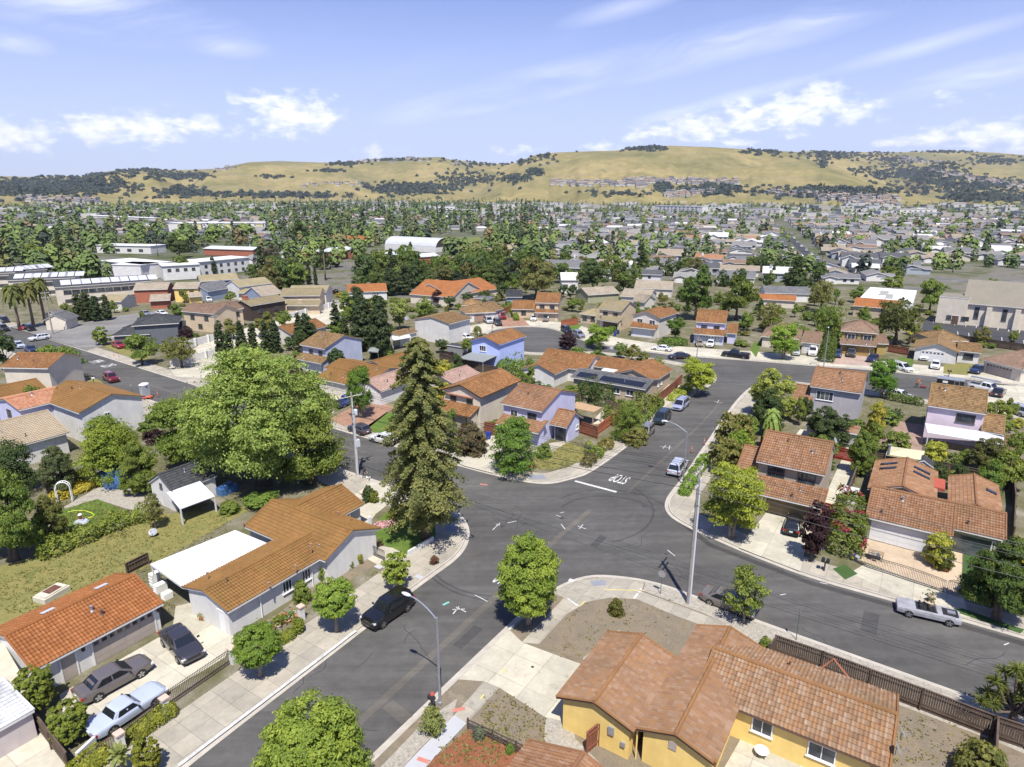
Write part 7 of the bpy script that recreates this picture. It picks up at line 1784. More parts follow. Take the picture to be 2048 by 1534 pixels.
 g = g3(105,1192);r = thing('camper_shell','rusty cream truck cap lying on the dry lawn behind the garage','vehicle part',g,AXA+.25);mb = MB();mb.obox((-1.2,-.75,0),(2.4,0,0),(0,1.5,0),(0,0,.5));mb.obox((-1.05,-.62,.5),(2.1,0,0),(0,1.24,0),(0,0,.12));obj('shell',mb,plain('chalky_cream',(.50,.46,.36),.8,.15),r,local=True);mb = MB();mb.obox((-.5,-.45,.62),(1.2,0,0),(0,.95,0),(0,0,.02));obj('rust_patch',mb,plain('rust',(.11,.045,.03),.9,.5,6),r,local=True)
 mb = MB();P = [(195,945),(215,928),(245,922),(262,935),(238,955),(208,962)];V = [G(x,y,HB+1.4+.25*sin(i*2.1))for i,(x,y)in enumerate(P)];c = np.mean(V,0)+(0,0,.4);mb.add(V+[c],[[i,(i+1)%6,6]for i in range(6)]);mb.add([v-(0,0,1.4)for v in V]+V,[[i,(i+1)%6,6+(i+1)%6,6+i]for i in range(6)]);solo('tarpaulin',mb,plain('blue_tarpaulin',(.05,.13,.30),.4,.15),'bright blue tarpaulin under the garden trees','tarpaulin')
 mb = MB();g = g3(455,985);mb.box(g[0],g[1],HB,2.2,1.2,.9,AXA);mb.box(g[0],g[1],HB+.9,1.6,.8,.3,AXA+.3);solo('covered_pile',mb,plain('blue_tarpaulin',(.05,.13,.30),.4,.15),'blue covered pile beside the pale lean to','pile')
 dish(308,1072,HB,'grey satellite dish on a stand on the dry lawn',(.1,-.8,.8),.45)
 dish(1800,1478,3.2,'satellite dish at the end of the yellow house roof, upper one',(.8,-.3,.5),.38);dish(1790,1510,3.2,'satellite dish at the end of the yellow house roof, lower one',(.8,-.3,.5),.38);dish(1668,888,6.3,'satellite dish above the roof of the tan two storey house',(.7,-.6,.5),.4);dish(13,742,4,'satellite dish on the cream house at the left edge',(.5,-.8,.4),.4)
 dish(1222,700,3.2,'white satellite dish on the white gable beyond the orange L shaped roof',(.5,-.7,.5),.45);dish(814,640,5,'white satellite dish behind the white two storey house',(-.4,-.8,.5),.6)
 # white appliances by the patio
 for x,y,w,h,lb in((312,1170,.8,1.3,'tall white cupboard beside the patio roof'),(322,1182,1.0,.8,'white chest freezer beside the garage corner'),(335,1196,.8,.6,'white slatted box beside the garage corner')):
  g = g3(x,y);mb = MB();mb.box(g[0],g[1],HB,w,.6,h,AXA)
  for k in range(3):mb.box(g[0]-.02,g[1]-.0,HB+h*(.2+.25*k),w+.03,.62,.03,AXA)
  solo('white_cabinet',mb,WHITE,lb,'cabinet','white cabinets by the patio')
  # portable toilet on an orange trailer
 g = G(292,797,0);r = thing('portable_toilet','grey portable toilet with white roof on an orange trailer','portable toilet',g,radians(-36));mb = MB();mb.obox((-.6,-.6,.5),(1.2,0,0),(0,1.2,0),(0,0,2.1));obj('cabin',mb,plain('toilet_grey',(.27,.29,.31),.5,.06),r,local=True);mb = MB();mb.lathe([(.92,2.6),(.88,2.7),(.5,2.86),(.02,2.9)],4,0);obj('roof',mb,WHITE,r,local=True)
 mb = MB();mb.obox((-.45,-.62,.6),(.9,0,0),(0,.03,0),(0,0,1.9));obj('door',mb,plain('toilet_door',(.33,.35,.38),.5,.06),r,local=True);mb = MB();mb.obox((-.8,-.8,.35),(1.8,0,0),(0,1.6,0),(0,0,.14));mb.tube([(1.0,0,.42),(2.0,0,.42)],.05,6);obj('trailer_bed',mb,plain('safety_orange',(.62,.12,.05),.6,.1),r,local=True)
 for y in(-.85,.85):w = MB();w.tube([(0,y-.08,.28),(0,y+.08,.28)],.28,12);obj('wheel',w,RUBBER,r,local=True)
 # patio things of the yellow house
 g = g3(1545,1498);r = thing('bicycle','small blue and white bicycle leaning in the yellow house yard','bicycle',g,AXB)
 for x in(-.5,.5):
  mb = MB();t = np.linspace(0,2*pi,17);mb.tube([(x+.3*cos(a),0,.3+.3*sin(a))for a in t],.025,6,caps=False)
  for a in t[:8]:mb.tube([(x,0,.3),(x+.29*cos(a*2),0,.3+.29*sin(a*2))],.004,3)
  obj('wheel',mb,RUBBER,r,local=True)
 mb = MB()
 for p,q in(((-.5,0,.3),(-.1,0,.3)),((-.1,0,.3),(.35,0,.72)),((-.1,0,.3),(-.22,0,.78)),((-.22,0,.72),(.35,0,.74)),((-.5,0,.3),(-.22,0,.72)),((.35,0,.74),(.5,0,.3)),((.35,0,.74),(.33,0,.95))):mb.tube([p,q],.022,6)
 mb.tube([(.3,-.25,.98),(.35,0,.95),(.3,.25,.98)],.015,6);obj('frame',mb,plain('bicycle_blue',(.10,.22,.45),.4,.05),r,local=True);mb = MB();mb.lathe([(.02,.78),(.1,.8),(.09,.85),(.02,.86)],8,0,(-.22,0,0));obj('saddle',mb,DARKP,r,local=True);mb = MB();mb.box(.45,0,.85,.25,.3,.2);obj('basket',mb,plain('purple_basket',(.2,.12,.5),.6,.1),r,local=True)
 g = g3(1522,1512);r = thing('patio_table','low patio table with a white cloth in the yellow house yard','table',g,.3);mb = MB();mb.lathe([(.42,.44),(.45,.46),(.45,.5),(.02,.5)],14);obj('table_top',mb,WHITE,r,local=True)
 for a in range(4):mb = MB();mb.tube([(.3*cos(a*pi/2),.3*sin(a*pi/2),0),(.26*cos(a*pi/2),.26*sin(a*pi/2),.46)],.025,6);obj('leg',mb,DARKP,r,local=True)
 g = g3(1484,1462);r = thing('grill','covered grey barbecue grill against the yellow wall','grill',g,AXB);mb = MB();mb.obox((-.6,-.3,.15),(1.2,0,0),(0,.6,0),(0,0,.75));obj('cover',mb,plain('grey_cover',(.10,.09,.085),.7,.15),r,local=True);mb = MB();mb.lathe([(.34,.9),(.36,1.0),(.2,1.16),(.02,1.2)],12);obj('lid',mb,plain('grey_cover',(.10,.09,.085),.7,.15),r,local=True)
 mb = MB();a,b,c = G(1640,1338,1.3),G(1668,1318,2.2),G(1700,1358,1.4);mb.tube([a,b,c],.09,4);solo('timber_frame',mb,plain('red_brown_timber',(.26,.08,.04),.8,.15),'red brown timber gable leaning on the board fence','timber')
 # things by the kerbside tree
 g = g3(995,922);r = thing('covered_barbecue','dark cylinder shaped barbecue on the driveway of the lavender house','grill',g);mb = MB();mb.lathe([(.25,0),(.32,.2),(.36,.8),(.3,1.0),(.05,1.1)],12);obj('body',mb,plain('dark_grey_enamel',(.07,.07,.075),.4,.1),r,local=True);mb = MB();mb.lathe([(.37,.5),(.37,.6)],12);obj('band',mb,STEEL,r,local=True)
 g = g3(1003,934);r = thing('ride_on_toy','red and white toy car on the pavement under the leaning tree','toy',g,.3);mb = MB();mb.obox((-.5,-.25,.15),(1.0,0,0),(0,.5,0),(0,0,.22));obj('body',mb,plain('toy_red',(.5,.03,.03),.4,.05),r,local=True);mb = MB();mb.obox((-.2,-.2,.37),(.5,0,0),(0,.4,0),(0,0,.15));obj('seat',mb,WHITE,r,local=True)
 for x in(-.33,.33):
  for y in(-.28,.28):w = MB();w.tube([(x,y-.04,.14),(x,y+.04,.14)],.14,10);obj('wheel',w,RUBBER,r,local=True)
 person(1832,775,'road worker in an orange top bending over a survey trolley on the court road',1.78,(.62,.17,.03),(.025,.028,.04),radians(-30),.28,0,(.5,.16,.03),(.8,1.0))
 g = G(1846,776,0);r = thing('survey_trolley','low red survey trolley in front of the road worker','trolley',g,radians(-30));mb = MB();mb.obox((-.45,-.25,.15),(.9,0,0),(0,.5,0),(0,0,.25));mb.tube([(-.45,0,.4),(-1.1,0,.95)],.02,5);obj('body',mb,plain('dull_red',(.22,.03,.03),.6,.1),r,local=True)
 for x in(-.3,.3):
  for y in(-.3,.3):w = MB();w.tube([(x,y-.03,.12),(x,y+.03,.12)],.12,10);obj('wheel',w,RUBBER,r,local=True)
 person(1061,944,'child in red clothes at the edge of the dry corner lawn',1.25,(.5,.05,.03),(.45,.06,.04),radians(-60),.08,HB,None,(.4,.5),.1)
 person(985,662,'person in pink beside the silver van on the court',1.7,(.5,.22,.2),(.35,.28,.25),radians(-90),.05,HB,None,(.4,.4),.2)
 person(729,958,'person in dark clothes walking a white dog by the wooden pole',1.7,(.03,.03,.035),(.03,.03,.04),radians(-33),.05,0,None,(.5,.8),.25)
 # the white dog
 g = G(736,960,0);r = thing('dog','small white dog walking beside the person in dark clothes','dog',g,radians(-33));names = {'hip':(-.22,0,.33),'mid':(0,0,.35),'chest':(.2,0,.36),'neck':(.3,0,.45),'head':(.38,0,.5),'nose':(.48,0,.48),'tail':(-.3,0,.42),'tail2':(-.36,0,.52),'earl':(.36,.05,.58),'earr':(.36,-.05,.58)}
 E = [('hip','mid'),('mid','chest'),('chest','neck'),('neck','head'),('head','nose'),('hip','tail'),('tail','tail2'),('head','earl'),('head','earr')];Rd = {'hip':.10,'mid':.10,'chest':.13,'neck':.08,'head':.075,'nose':.035,'tail':.03,'tail2':.02,'earl':.02,'earr':.02}
 for k,y in(('l',.08),('r',-.08)):
  names.update({'fs'+k:(.2,y,.28),'fk'+k:(.21,y,.16),'fp'+k:(.22,y,.03),'hs'+k:(-.2,y,.27),'hk'+k:(-.14,y,.2),'hh'+k:(-.26,y,.12),'hp'+k:(-.24,y,.03)});E+=[('chest','fs'+k),('fs'+k,'fk'+k),('fk'+k,'fp'+k),('hip','hs'+k),('hs'+k,'hk'+k),('hk'+k,'hh'+k),('hh'+k,'hp'+k)];Rd.update({q+k:v for q,v in(('fs',.05),('fk',.032),('fp',.03),('hs',.06),('hk',.045),('hh',.028),('hp',.03))})
 nm = list(names);me = bpy.data.meshes.new('body');me.from_pydata([names[n]for n in nm],[(nm.index(a),nm.index(b))for a,b in E],[]);o = bpy.data.objects.new('body',me);COL.objects.link(o);o.parent = r;o.modifiers.new('skin','SKIN').use_smooth_shade = True
 for i,n in enumerate(nm):me.skin_vertices[0].data[i].radius = (Rd[n],Rd[n])
 me.skin_vertices[0].data[0].use_root = True;o.modifiers.new('sub','SUBSURF').levels = 1;me.materials.append(plain('white_fur',(.66,.63,.58),.9,.1))
build_furniture()
# ------------------------------------------------------------------ the middle distance, house by house
def PX(p):
 x,y,z = p[0],p[1],(p[2]if len(p)>2 else 0)-CAMH;d = y*CT-z*ST
 return 1024+FPX*x/d,767-FPX*(y*ST+z*CT)/d
def row_windows(h,b,side,n,z0,w=1.4,hh=1.2,frame=FRAMED,m0=.08):
 L = b['L']if side in 'FB' else b['W']
 for i in range(n):h.window(b,side,L*(m0+(1-2*m0)*(i+.5)/n)-w/2,z0,w,hh,frame)
def villa(label,at,wall,roof,parts,name='two_storey_house',trim=TRIMW,cat='house',group=None):
 """parts: (a, b, z, options); options hold block arguments and 'win': [(side, count, z0)] and 'gd': (x, w, material)"""
 h = House(name,label,at,wall,roof,trim,cat,group)
 for a,b,z,o in parts:
  o = dict(o);win = o.pop('win',());gd = o.pop('gd',None);b2 = h.block(a,b,z,**o)
  for s,n,z0 in win:row_windows(h,b2,s,n,z0)
  if gd:h.door(b2,'F',b2['L']*gd[0],b2['L']*gd[1],2.1,gd[2],True,lites=len(gd)>3)
 return h
S2,S1 = 5.25,2.75
def low(**k):return dict(kind='shed',pitch=.38,oh=.8,og=.2,**k)
def build_mid():
 F = False
 V = villa
 V('tan two storey house with tile roof facing down the court from its head',(1085,640),W_BEIGE,TERRA,[((1070,605),(1118,606.5),S2,dict(W=8.5,r=(1100,586),snap=F,win=[('F',2,3.2)])),((1069,625),(1116.5,626),2.65,low(W=2.4,snap=F,gd=(.12,.76,W_TAN))),((1023,618),(1071,619),S1,dict(W=8,r=(1045,601),snap=F,win=[('F',1,.9)]))]).done()
 V('beige two storey house with pinkish brown roof right of the small front lawn',(1215,650),W_BEIGE,SHAKE_T,[((1196,617),(1244,622.6),S2,dict(W=9,r=(1240,601),snap=F,win=[('F',2,3.2)])),((1189,637.5),(1236,645),2.65,low(W=2.6,snap=F,gd=(.3,.62,D_BROWN))),((1157,627),(1196,632),S1,dict(W=7,r=(1180,615),snap=F,kind='hip',win=[('F',2,.9)]))]).done()
 h = House('two_storey_house','white fronted two storey house with its gable above a white garage door',(1290,665),W_PALE,TERRA);o0 = G(1321,637,S2)[:2];c = G(1262.4,630,S2)[:2];W = np.linalg.norm(c-o0);u2 = (c-o0)/W;ub = np.array([u2[1],-u2[0]])
 if ub[1]<0:ub = -ub
 b = dict(A=o0,u=ub,v=u2,L=11,W=W,z=S2,oh=.4,og=.4,pitch=.36,kind='gable',ang=0);h._roof(b,1);h._walls(b,HB);row_windows(h,b,'L',2,3.1,1.6,1.3,FRAMEW)
 b = h.block((1259,653.4),(1311,659),2.65,snap=F,**low(W=2.6));h.door(b,'F',b['L']*.1,b['L']*.7,2.1,GDOORW,True);h.done()
 V('lavender two storey house with white garage door lights on the court',(1420,680),W_LAV,TERRA,[((1391.6,643),(1451.4,647),S2,dict(W=8.6,r=(1430,621),snap=F,win=[('F',2,3.1)])),((1386,667),(1448,672),2.65,low(W=2.6,snap=F,gd=(.12,.74,GDOORW,1))),((1453,666),(1473,667.5),S1,dict(W=7,r=(1464,648),snap=F))]).done()
 V('low brown tiled house with pale garage behind the vase shaped tree',(1585,690),W_CREAM,BROWNS,[((1602,684),(1639,688),S1,dict(W=8,r=(1620,663),snap=F,gd=(.2,.7,GDOORW))),((1521,672),(1600,679),S1,dict(W=11,r=(1558,642),kind='hip',snap=F))],'low_house').done()
 h = V('ochre two storey house with dark shutters and brown shingle roof',(1715,695),W_OCHRE,BROWNS,[((1681,661),(1758,667.5),S2,dict(W=9.5,kind='hip',pitch=.42,snap=F,og=.3)),((1680,687),(1753,693),2.65,low(W=2.2,snap=F,gd=(.08,.76,D_OCHRE))),((1755,687),(1778,688),S1,dict(W=7,pitch=.4,snap=F))])
 b = dict(A=G(1681,661,S2)[:2],u=None);o = G(1681,661,S2)[:2];d = G(1758,667.5,S2)[:2]-o;L = np.linalg.norm(d);u = d/L;b = dict(A=o,u=u,v=np.array([-u[1],u[0]]),L=L,W=9.5,z=S2,oh=.45,og=.45,pitch=.4,kind='gable',ang=0)
 for x in(.2,.62):h.window(b,'F',L*x,3.2,1.6,1.3,FRAMEW,2,FRAMED)
 h.done()
 h = House('low_house','white house with gabled garage and three white cars in front',(1880,705),W_WHITE,TERRA_B);o0 = G(1919,706,2.75)[:2];c = G(1826.6,696,2.75)[:2];W = np.linalg.norm(c-o0);u2 = (c-o0)/W;ub = np.array([u2[1],-u2[0]]);ub = ub if ub[1]>0 else-ub
 b = dict(A=o0,u=ub,v=u2,L=9,W=W,z=2.75,oh=.4,og=.4,pitch=.36,kind='gable',ang=0);h._roof(b,1);h._walls(b,HB)
 b2 = dict(b,A=c,u=-u2,v=ub);h.door(b2,'F',1.6,W-4.2,2.2,GDOORW,True,lites=True)
 b = h.block((1915,701),(1963,706),S1,W=8,r=(1960,688),snap=F);row_windows(h,b,'F',1,.9,1.8);h.block((1893,689),(1960,690),S1,W=9,kind='hip',pitch=.36,snap=F,off=4.0);h.done()
 V('beige hip roofed garage house at the right edge by the wide driveway',(2010,735),W_CREAM,BROWNS,[((1962,718.5),(2046,739),S1,dict(W=13,kind='hip',pitch=.40,snap=F,gd=(.12,.62,D_BEIGE,1)))],'low_house').done()
 # church, white roofed building, big terracotta hall
 h = House('church_hall','large beige church hall with a vast taupe ribbed roof',(1960,640),W_CREAM,rooftile('taupe_ribbed_roof',[(.185,.165,.13),(.20,.18,.14)],.06),cat='church')
 b = h.block((1925,606),(2100,620),6.2,W=26,pitch=.40,snap=F,oh=.6,og=.3,L=50);f = h.block((1879,592),(1939,597),7.6,W=9,kind='flat',snap=F,oh=.05,og=.05)
 for x in(2.5,6.0):h.window(f,'F',x,1.2,1.8,1.2,FRAMED)
 h.door(f,'F',f['L']-3.2,1.6,2.4,D_BROWN)
 for k in range(6):h.window(b,'F',3+k*6.2,2.0,1.1,3.2,FRAMED,1)
 for k in range(5):
  mb = MB();o,al,out = h.face(b,'F');q = o+al*(6.3+k*6.2)+out*.5;mb.box(q[0],q[1],HB,1.2,1.3,5.4,b['ang']);obj('buttress',mb,W_CREAM,h.root)
 h.done()
 h = House('white_roofed_building','low building with a white flat roof and an orange tile skirt',(1770,620),W_TAN,TERRA_O,cat='building')
 b = h.block((1706,611),(1800,619),3.2,snap=F,kind='shed',W=4.0,pitch=.5,oh=.5,og=.2);h.slab([(1717,598),(1741,574),(1834,581),(1826,606)],4.8,2.0,WHITER,'flat_roof');mb = MB()
 for x,y,s in((1768,590,2.2),(1778,597,1.8)):g = G(x,y,4.8);mb.box(g[0],g[1],4.8,s,s,1.3,AXB)
 obj('air_conditioner',mb,plain('unit_grey',(.36,.36,.33),.6,.1),h.root);h.done()
 V('wide low hall with bright terracotta roof and a cream dormer wall',(910,585),W_CREAM,TERRA_O,[((818,588),(905,595),3.2,dict(W=20,r=(880,560),snap=F,pitch=.4)),((900,592),(1000,577),3.2,dict(W=20,r=(950,556),snap=F))],'assembly_hall',cat='hall').done()
 V('pink beige garage with orange tile roof and green gap',(1560,605),W_CREAM,TERRA_O,[((1518,598),(1592,602),2.6,dict(W=5,r=(1560,589),snap=F))],'low_house').done()
 # left: houses of the closes
 V('dark grey two storey house with hip roof by the cross street',(305,680),W_DGREY,DARKS,[((262,652),(358,646),5.0,dict(W=10,kind='hip',pitch=.35,snap=F,oh=.5)),((222,672),(300,668),2.75,dict(W=10,kind='hip',pitch=.35,snap=F)),((266,668),(372,660),2.8,dict(W=5,kind='shed',pitch=.3,snap=F))]).done()
 V('beige two storey house with brown shingle roof above the white court wall',(425,655),W_BEIGE,BROWNS,[((425,625),(488,616),S2,dict(W=9,r=(440,606),snap=F,win=[('F',3,3.1)])),((362,622),(428,628),S2,dict(W=8,pitch=.42,snap=F,win=[('F',2,3.1),('F',1,.8)]))]).done()
 h = V('dark brown house with pale roof and brick chimney',(535,625),W_DARKB,SHAKE_T,[((500,612),(573,600),4.6,dict(W=8,pitch=.3,snap=F,win=[('F',2,2)]))]);h.chimney((490,598),6,1.6,1.0,.8,W_BRICK);h.done()
 h = V('long tan two storey house with chimney above the white court wall',(600,615),W_BEIGE,SHAKE_T,[((560,592),(640,591),S2,dict(W=8.5,pitch=.4,snap=F)),((570,611),(638,611),2.9,low(W=3.0,snap=F))]);h.chimney((601,606),3.4,1.5,.8,.8);h.done()
 for lb,at,w,r,ps in(('pale grey roofed house behind the long tan one',(620,590),W_PALE,SHAKE_T,[((575,584),(652,584),4.6,dict(W=9,pitch=.35,snap=F))]),('slate blue gabled house beside the long tan one',(540,600),W_SLATE,TANS,[((522,592),(566,586),3.0,dict(W=10,pitch=.5,snap=F))]),('white house with dormers behind the slate blue gable',(510,580),W_WHITE,SHAKE_T,[((478,574),(545,566),4.6,dict(W=9,pitch=.42,snap=F,win=[('F',3,2)])),((474,586),(520,586),2.7,low(W=3,snap=F))]),('slate house with grey gable left of the pale driveway',(440,585),W_SLATE,GREYS,[((415,583),(468,574),3.6,dict(W=10,pitch=.45,snap=F))]),('slate blue house with tall white chimney',(430,565),W_SLATE,SHAKE_T,[((400,563),(478,558),5,dict(W=9,pitch=.4,snap=F,win=[('F',3,2.8)]))]),('yellow house with a dark solar panel on its tan roof',(370,590),W_YEL,TANS,[((345,577),(396,576),4.8,dict(W=8,pitch=.4,snap=F,win=[('F',2,2.6)])),((378,594),(405,592),2.6,low(W=3,snap=F))]),('brick house with wide porch roof',(305,605),W_BRICK,TANS,[((265,580),(335,578),4.6,dict(W=9,pitch=.4,snap=F)),((298,602),(340,600),2.8,low(W=4,snap=F))]),('small cream cottage with grey roof by the cypress row',(150,650),W_CREAM,GREYS,[((133,640),(158,632),2.8,dict(W=6,pitch=.5,snap=F)),((115,632),(140,628),2.8,dict(W=6,pitch=.4,snap=F))]),('tan roofed house behind the dark tree on the left',(225,610),W_PALE,SHAKE_T,[((200,603),(242,603),3,dict(W=9,pitch=.35,snap=F))]),('house with orange tile roof and white chimney in the centre',(735,600),W_WHITE,TERRA_O,[((695,585),(775,582),3.2,dict(W=11,pitch=.38,snap=F)),((685,600),(728,598),2.6,dict(W=6,kind='flat',snap=F))]),('brown hip roofed house with white garage left of the silver van',(940,645),W_WHITE,TERRA_B,[((930,627),(992,624),2.75,dict(W=9,kind='hip',pitch=.4,snap=F,gd=(.3,.5,PINKR))),((985,622),(1008,617),2.75,dict(W=9,pitch=.36,snap=F)),((922,612),(960,612),2.75,dict(W=8,kind='hip',pitch=.36,snap=F,off=1.0))]),('small white flat roofed cottage behind the brown hip roof',(965,605),W_WHITE,GREYS,[((944,596),(978,598),2.6,dict(W=5,kind='hip',pitch=.2,snap=F))]),('navy blue house half hidden by the big plane tree',(1030,595),W_SLATE,DARKS,[((1012,594),(1045,594),3,dict(W=8,pitch=.4,snap=F))]),('pale house with twin white gables among the large trees',(1150,570),W_WHITE,plain('pale_roof',(.55,.53,.48),.8,.1),[((1122,560),(1158,560),5,dict(W=9,pitch=.5,snap=F,win=[('F',2,2)]))]),('grey house with cream gable behind the beige one',(1205,600),W_SAGE,TANS,[((1176,590),(1240,586),2.9,dict(W=10,pitch=.36,snap=F))]),('pale sage house with small front gable behind the white fronted one',(1270,605),W_PALE,TANS,[((1240,592),(1300,596),2.9,dict(W=10,pitch=.4,snap=F)),((1264,602),(1290,605),2.9,dict(W=7,pitch=.5,snap=F))]),('long tan roofed house left of the pair of large trees',(1305,580),W_PALE,TANS,[((1268,576),(1345,579),3.0,dict(W=12,pitch=.36,snap=F))]),('white sided grey roofed house beside the orange garage',(1590,590),W_WHITE,GREYS,[((1530,586),(1622,588),3.0,dict(W=10,pitch=.36,snap=F))]),('white gabled house at the left edge with a lean to',(30,760),W_CREAM,TERRA,[((0,735),(52,736),5.2,dict(W=9,pitch=.36,L=9,snap=F))])):
  V(lb,at,w,r,ps,'low_house' if 'two' not in lb else 'two_storey_house').done()
  # left foreground terrace roofs
 V('house with pale orange tile roof and lavender wall at the left',(95,815),W_LAV,PINKR if F else rooftile('salmon_tiles',[(.40,.19,.11),(.46,.25,.16),(.37,.17,.09)],.12),[((37.8,820.4),(197,786),5.0,dict(W=9,r=(120,774),win=[('L',1,2.9)]))],'low_house').done()
 h = V('white house with long cream tile roof at the left',(130,850),W_WHITE,CREAMR,[((-70,921),(135.4,863.5),3.2,dict(W=11,r=(90,822),fine=2)),]);a = h.roof;h.roof = MB();b = h.block((158,826),(268,812),5.0,W=8,pitch=.36,win=[])if F else h.block((72,796),(160,826),5.0,W=9.5,pitch=.34);h.window(b,'R',3.4,3.0,.8,.9)
 obj('tile_roof',h.roof,[TERRA_C,TRIMW,TERRA_C],h.root);h.roof = a;h.done()
 V('brown tiled roof behind the pale orange one at the left edge',(20,790),W_CREAM,TERRA_C,[((-60,815),(80,775),3,dict(W=8,pitch=.36))],'low_house').done()
 # apartments, townhouses, school
 h = V('white flat roofed apartment block with two long wings',(330,540),W_WHITE,WHITER,[((198,521),(281,529),6.5,dict(kind='flat',W=14,snap=F,win=[('F',7,4),('F',7,1.2)])),((281,530),(322,524),6.5,dict(kind='flat',W=14,snap=F)),((323,532),(400,528),6.3,dict(kind='flat',W=12,snap=F,win=[('F',4,3.6)])),((395,524),(500,514),6.6,dict(kind='flat',W=14,snap=F,win=[('F',6,3.6),('F',6,.8)]))],'apartment_block',cat='apartments');h.done()
 for i,(a,b,n)in enumerate((((108,575),(302,562),5),((13,561),(150,555),4),((20,545),(95,538),3),((-40,548),(30,545),2))):
  h = House('townhouse_row',('long front','second','short third','leftmost')[i]+' row of cream townhouses with pale solar panels on a dark roof',((a[0]+b[0])/2,a[1]+20),W_CREAM,DARKS,cat='townhouses',group='solar roofed townhouses');k = h.block(a,b,6.2,W=11,pitch=.32,snap=F,oh=.4);row_windows(h,k,'F',n*2,3.6,2.2,1.3);row_windows(h,k,'F',n*2,.9,2.2,1.0)
  for j in range(n):
   for q in range(2):x = k['L']*(j+.35)/n+q*3.1;h.panel(k,x,x+2.8,.9,4.6,SOLARW,lift=.22)
  h.done()
 h = V('long three storey apartment row in white and yellow bays',(435,462),W_WHITE,WHITER,[((335,446),(530,445),9,dict(kind='flat',W=16,snap=F,win=[('F',16,6.2),('F',16,3.4)]))],'apartment_block',cat='apartments')
 for i in range(6):b = h.block((356+i*31,446.5),(372+i*31,446.5),9.4,W=4,kind='flat',snap=F,off=-1.5,wall=F);mb = MB();h2 = h.wall;h.wall = mb;h._walls(b,HB);h.wall = h2;obj('yellow_bay',mb,stucco('pale_yellow_stucco',(.58,.52,.28)),h.root)
 h.done()
 h = House('school_hall','school hall with a silver barrel roof and dark arched end',(830,510),W_WHITE,plain('silver_metal_roof',(.42,.43,.43),.5,.1,.4),cat='school');a,b = G(770,500)[:2],G(872,506)[:2];u = (b-a)/np.linalg.norm(b-a);v = np.array([-u[1],u[0]]);L = np.linalg.norm(b-a);R = 8.5;t = np.linspace(0,pi,13);P = []
 for x in(0,L):
  for q in t:P.append((*(a+u*x+v*(R-R*cos(q))),2.5+6.0*sin(q)))
 h.roof.add(P,[[i,13+i,14+i,1+i]for i in range(12)]);mb = MB();e = 13;pts = P[13:];mb.add([(*np.array(p[:2])-u*.3,p[2]-.3)for p in pts],[list(range(13))]);obj('arched_end',mb,W_DARKB,h.root)
 h.wall.obox((*a,HB),np.array([*u,0])*L,np.array([*v,0])*2*R,(0,0,3.0));h.done()
 for a,b,z,lb in(((735,508),(800,512),5,'white school wing with four narrow windows'),((575,498),(640,500),5,'long wavy roofed school wing at the left'),((640,505),(712,498),5,'wavy roofed school wing beside the palm'),((800,516),(880,512),4.5,'low school wing with curved grey roof'),((405,497),(505,500),4,'brick school wing with pale green roof')):
  V(lb,((a[0]+b[0])/2,a[1]+10),W_WHITE if 'white' in lb else W_BRICK,plain('pale_metal_roof',(.45,.46,.45),.5,.1),[(a,b,z,dict(W=14,pitch=.18,snap=F))],'school_wing',cat='school').done()
 sheet('sports_field',[(860,492),(885,474),(960,474),(962,490),(905,505)],HB*0-.05,blotchy('field_grass',[(.10,.13,.035),(.16,.17,.05)],.03,.1))
 for i in range(12):
  t = i/11;x = 900+200*t;y = 522-42*t**.9;V('%s of the beige row houses beyond the school, counted from the near end'%('first','second','third','fourth','fifth','sixth','seventh','eighth','ninth','tenth','eleventh','twelfth')[i],(x,y+8),W_CREAM,SHAKE_T,[((x,y),(x+22-8*t,y-.5),5.2,dict(W=9,pitch=.42,snap=F,win=[('F',2,3.2)]))],'row_house',group='beige row houses').done()
 for a,b,z,w,lb in(((1120,401),(1192,401),45,W_WHITE,'white mid rise blocks below the golden hill'),((1310,411),(1405,413),18,W_WHITE,'wide white apartment blocks below the dark tree belt'),((1800,418),(1875,418),15,W_PALE,'pale apartment blocks at the foot of the right hills'),((640,478),(730,480),6,W_BEIGE,'building with red tile roofs left of the school palms'),((190,490),(300,492),6,W_WHITE,'white mission style shops behind the parked cars'),((160,430),(300,436),8,W_PALE,'long low grey industrial shed on the left'),((870,412),(910,412),20,W_WHITE,'white tower block left of the golden hill'),((985,408),(1030,408),18,W_PALE,'pale apartment slab near the hill foot'),((1500,416),(1560,417),16,W_PALE,'row of pale flats on the right')):
  h = House('distant_block',lb,((a[0]+b[0])/2,a[1]+1),w,TERRA_O if 'red' in lb else WHITER,cat='building',z0=0);k = h.block(a,b,z*.8,W=14,kind='hip' if 'red' in lb else 'flat',snap=F,fine=0);n = max(int(k['L']/9),4)
  for q in range(max(int(z*.8/3.4),1)):row_windows(h,k,'F',min(n,10),1.2+q*3.3,3.0,1.6)
  h.done()
  # walls and trees of the middle distance
 for a,b,lb in(((365,700),(470,672),'white court wall below the beige two storey house'),((560,645),(700,606),'white court wall behind the cypresses'),((345,735),(430,715),'low white wall at the court entrance')):
  p,q = G(*a)[:2],G(*b)[:2];d = q-p;L = np.linalg.norm(d);d/=L;mb = MB();mb.obox((*p,HB),np.array([*d,0])*L,np.array([-d[1],d[0],0])*.25,(0,0,1.7))
  for i in range(int(L/4)+1):c = p+d*i*4;mb.box(c[0],c[1],HB,.5,.5,1.9,0)
  solo('court_wall',mb,W_WHITE,lb,'wall')
 cg = 'dark cypresses of the middle distance'
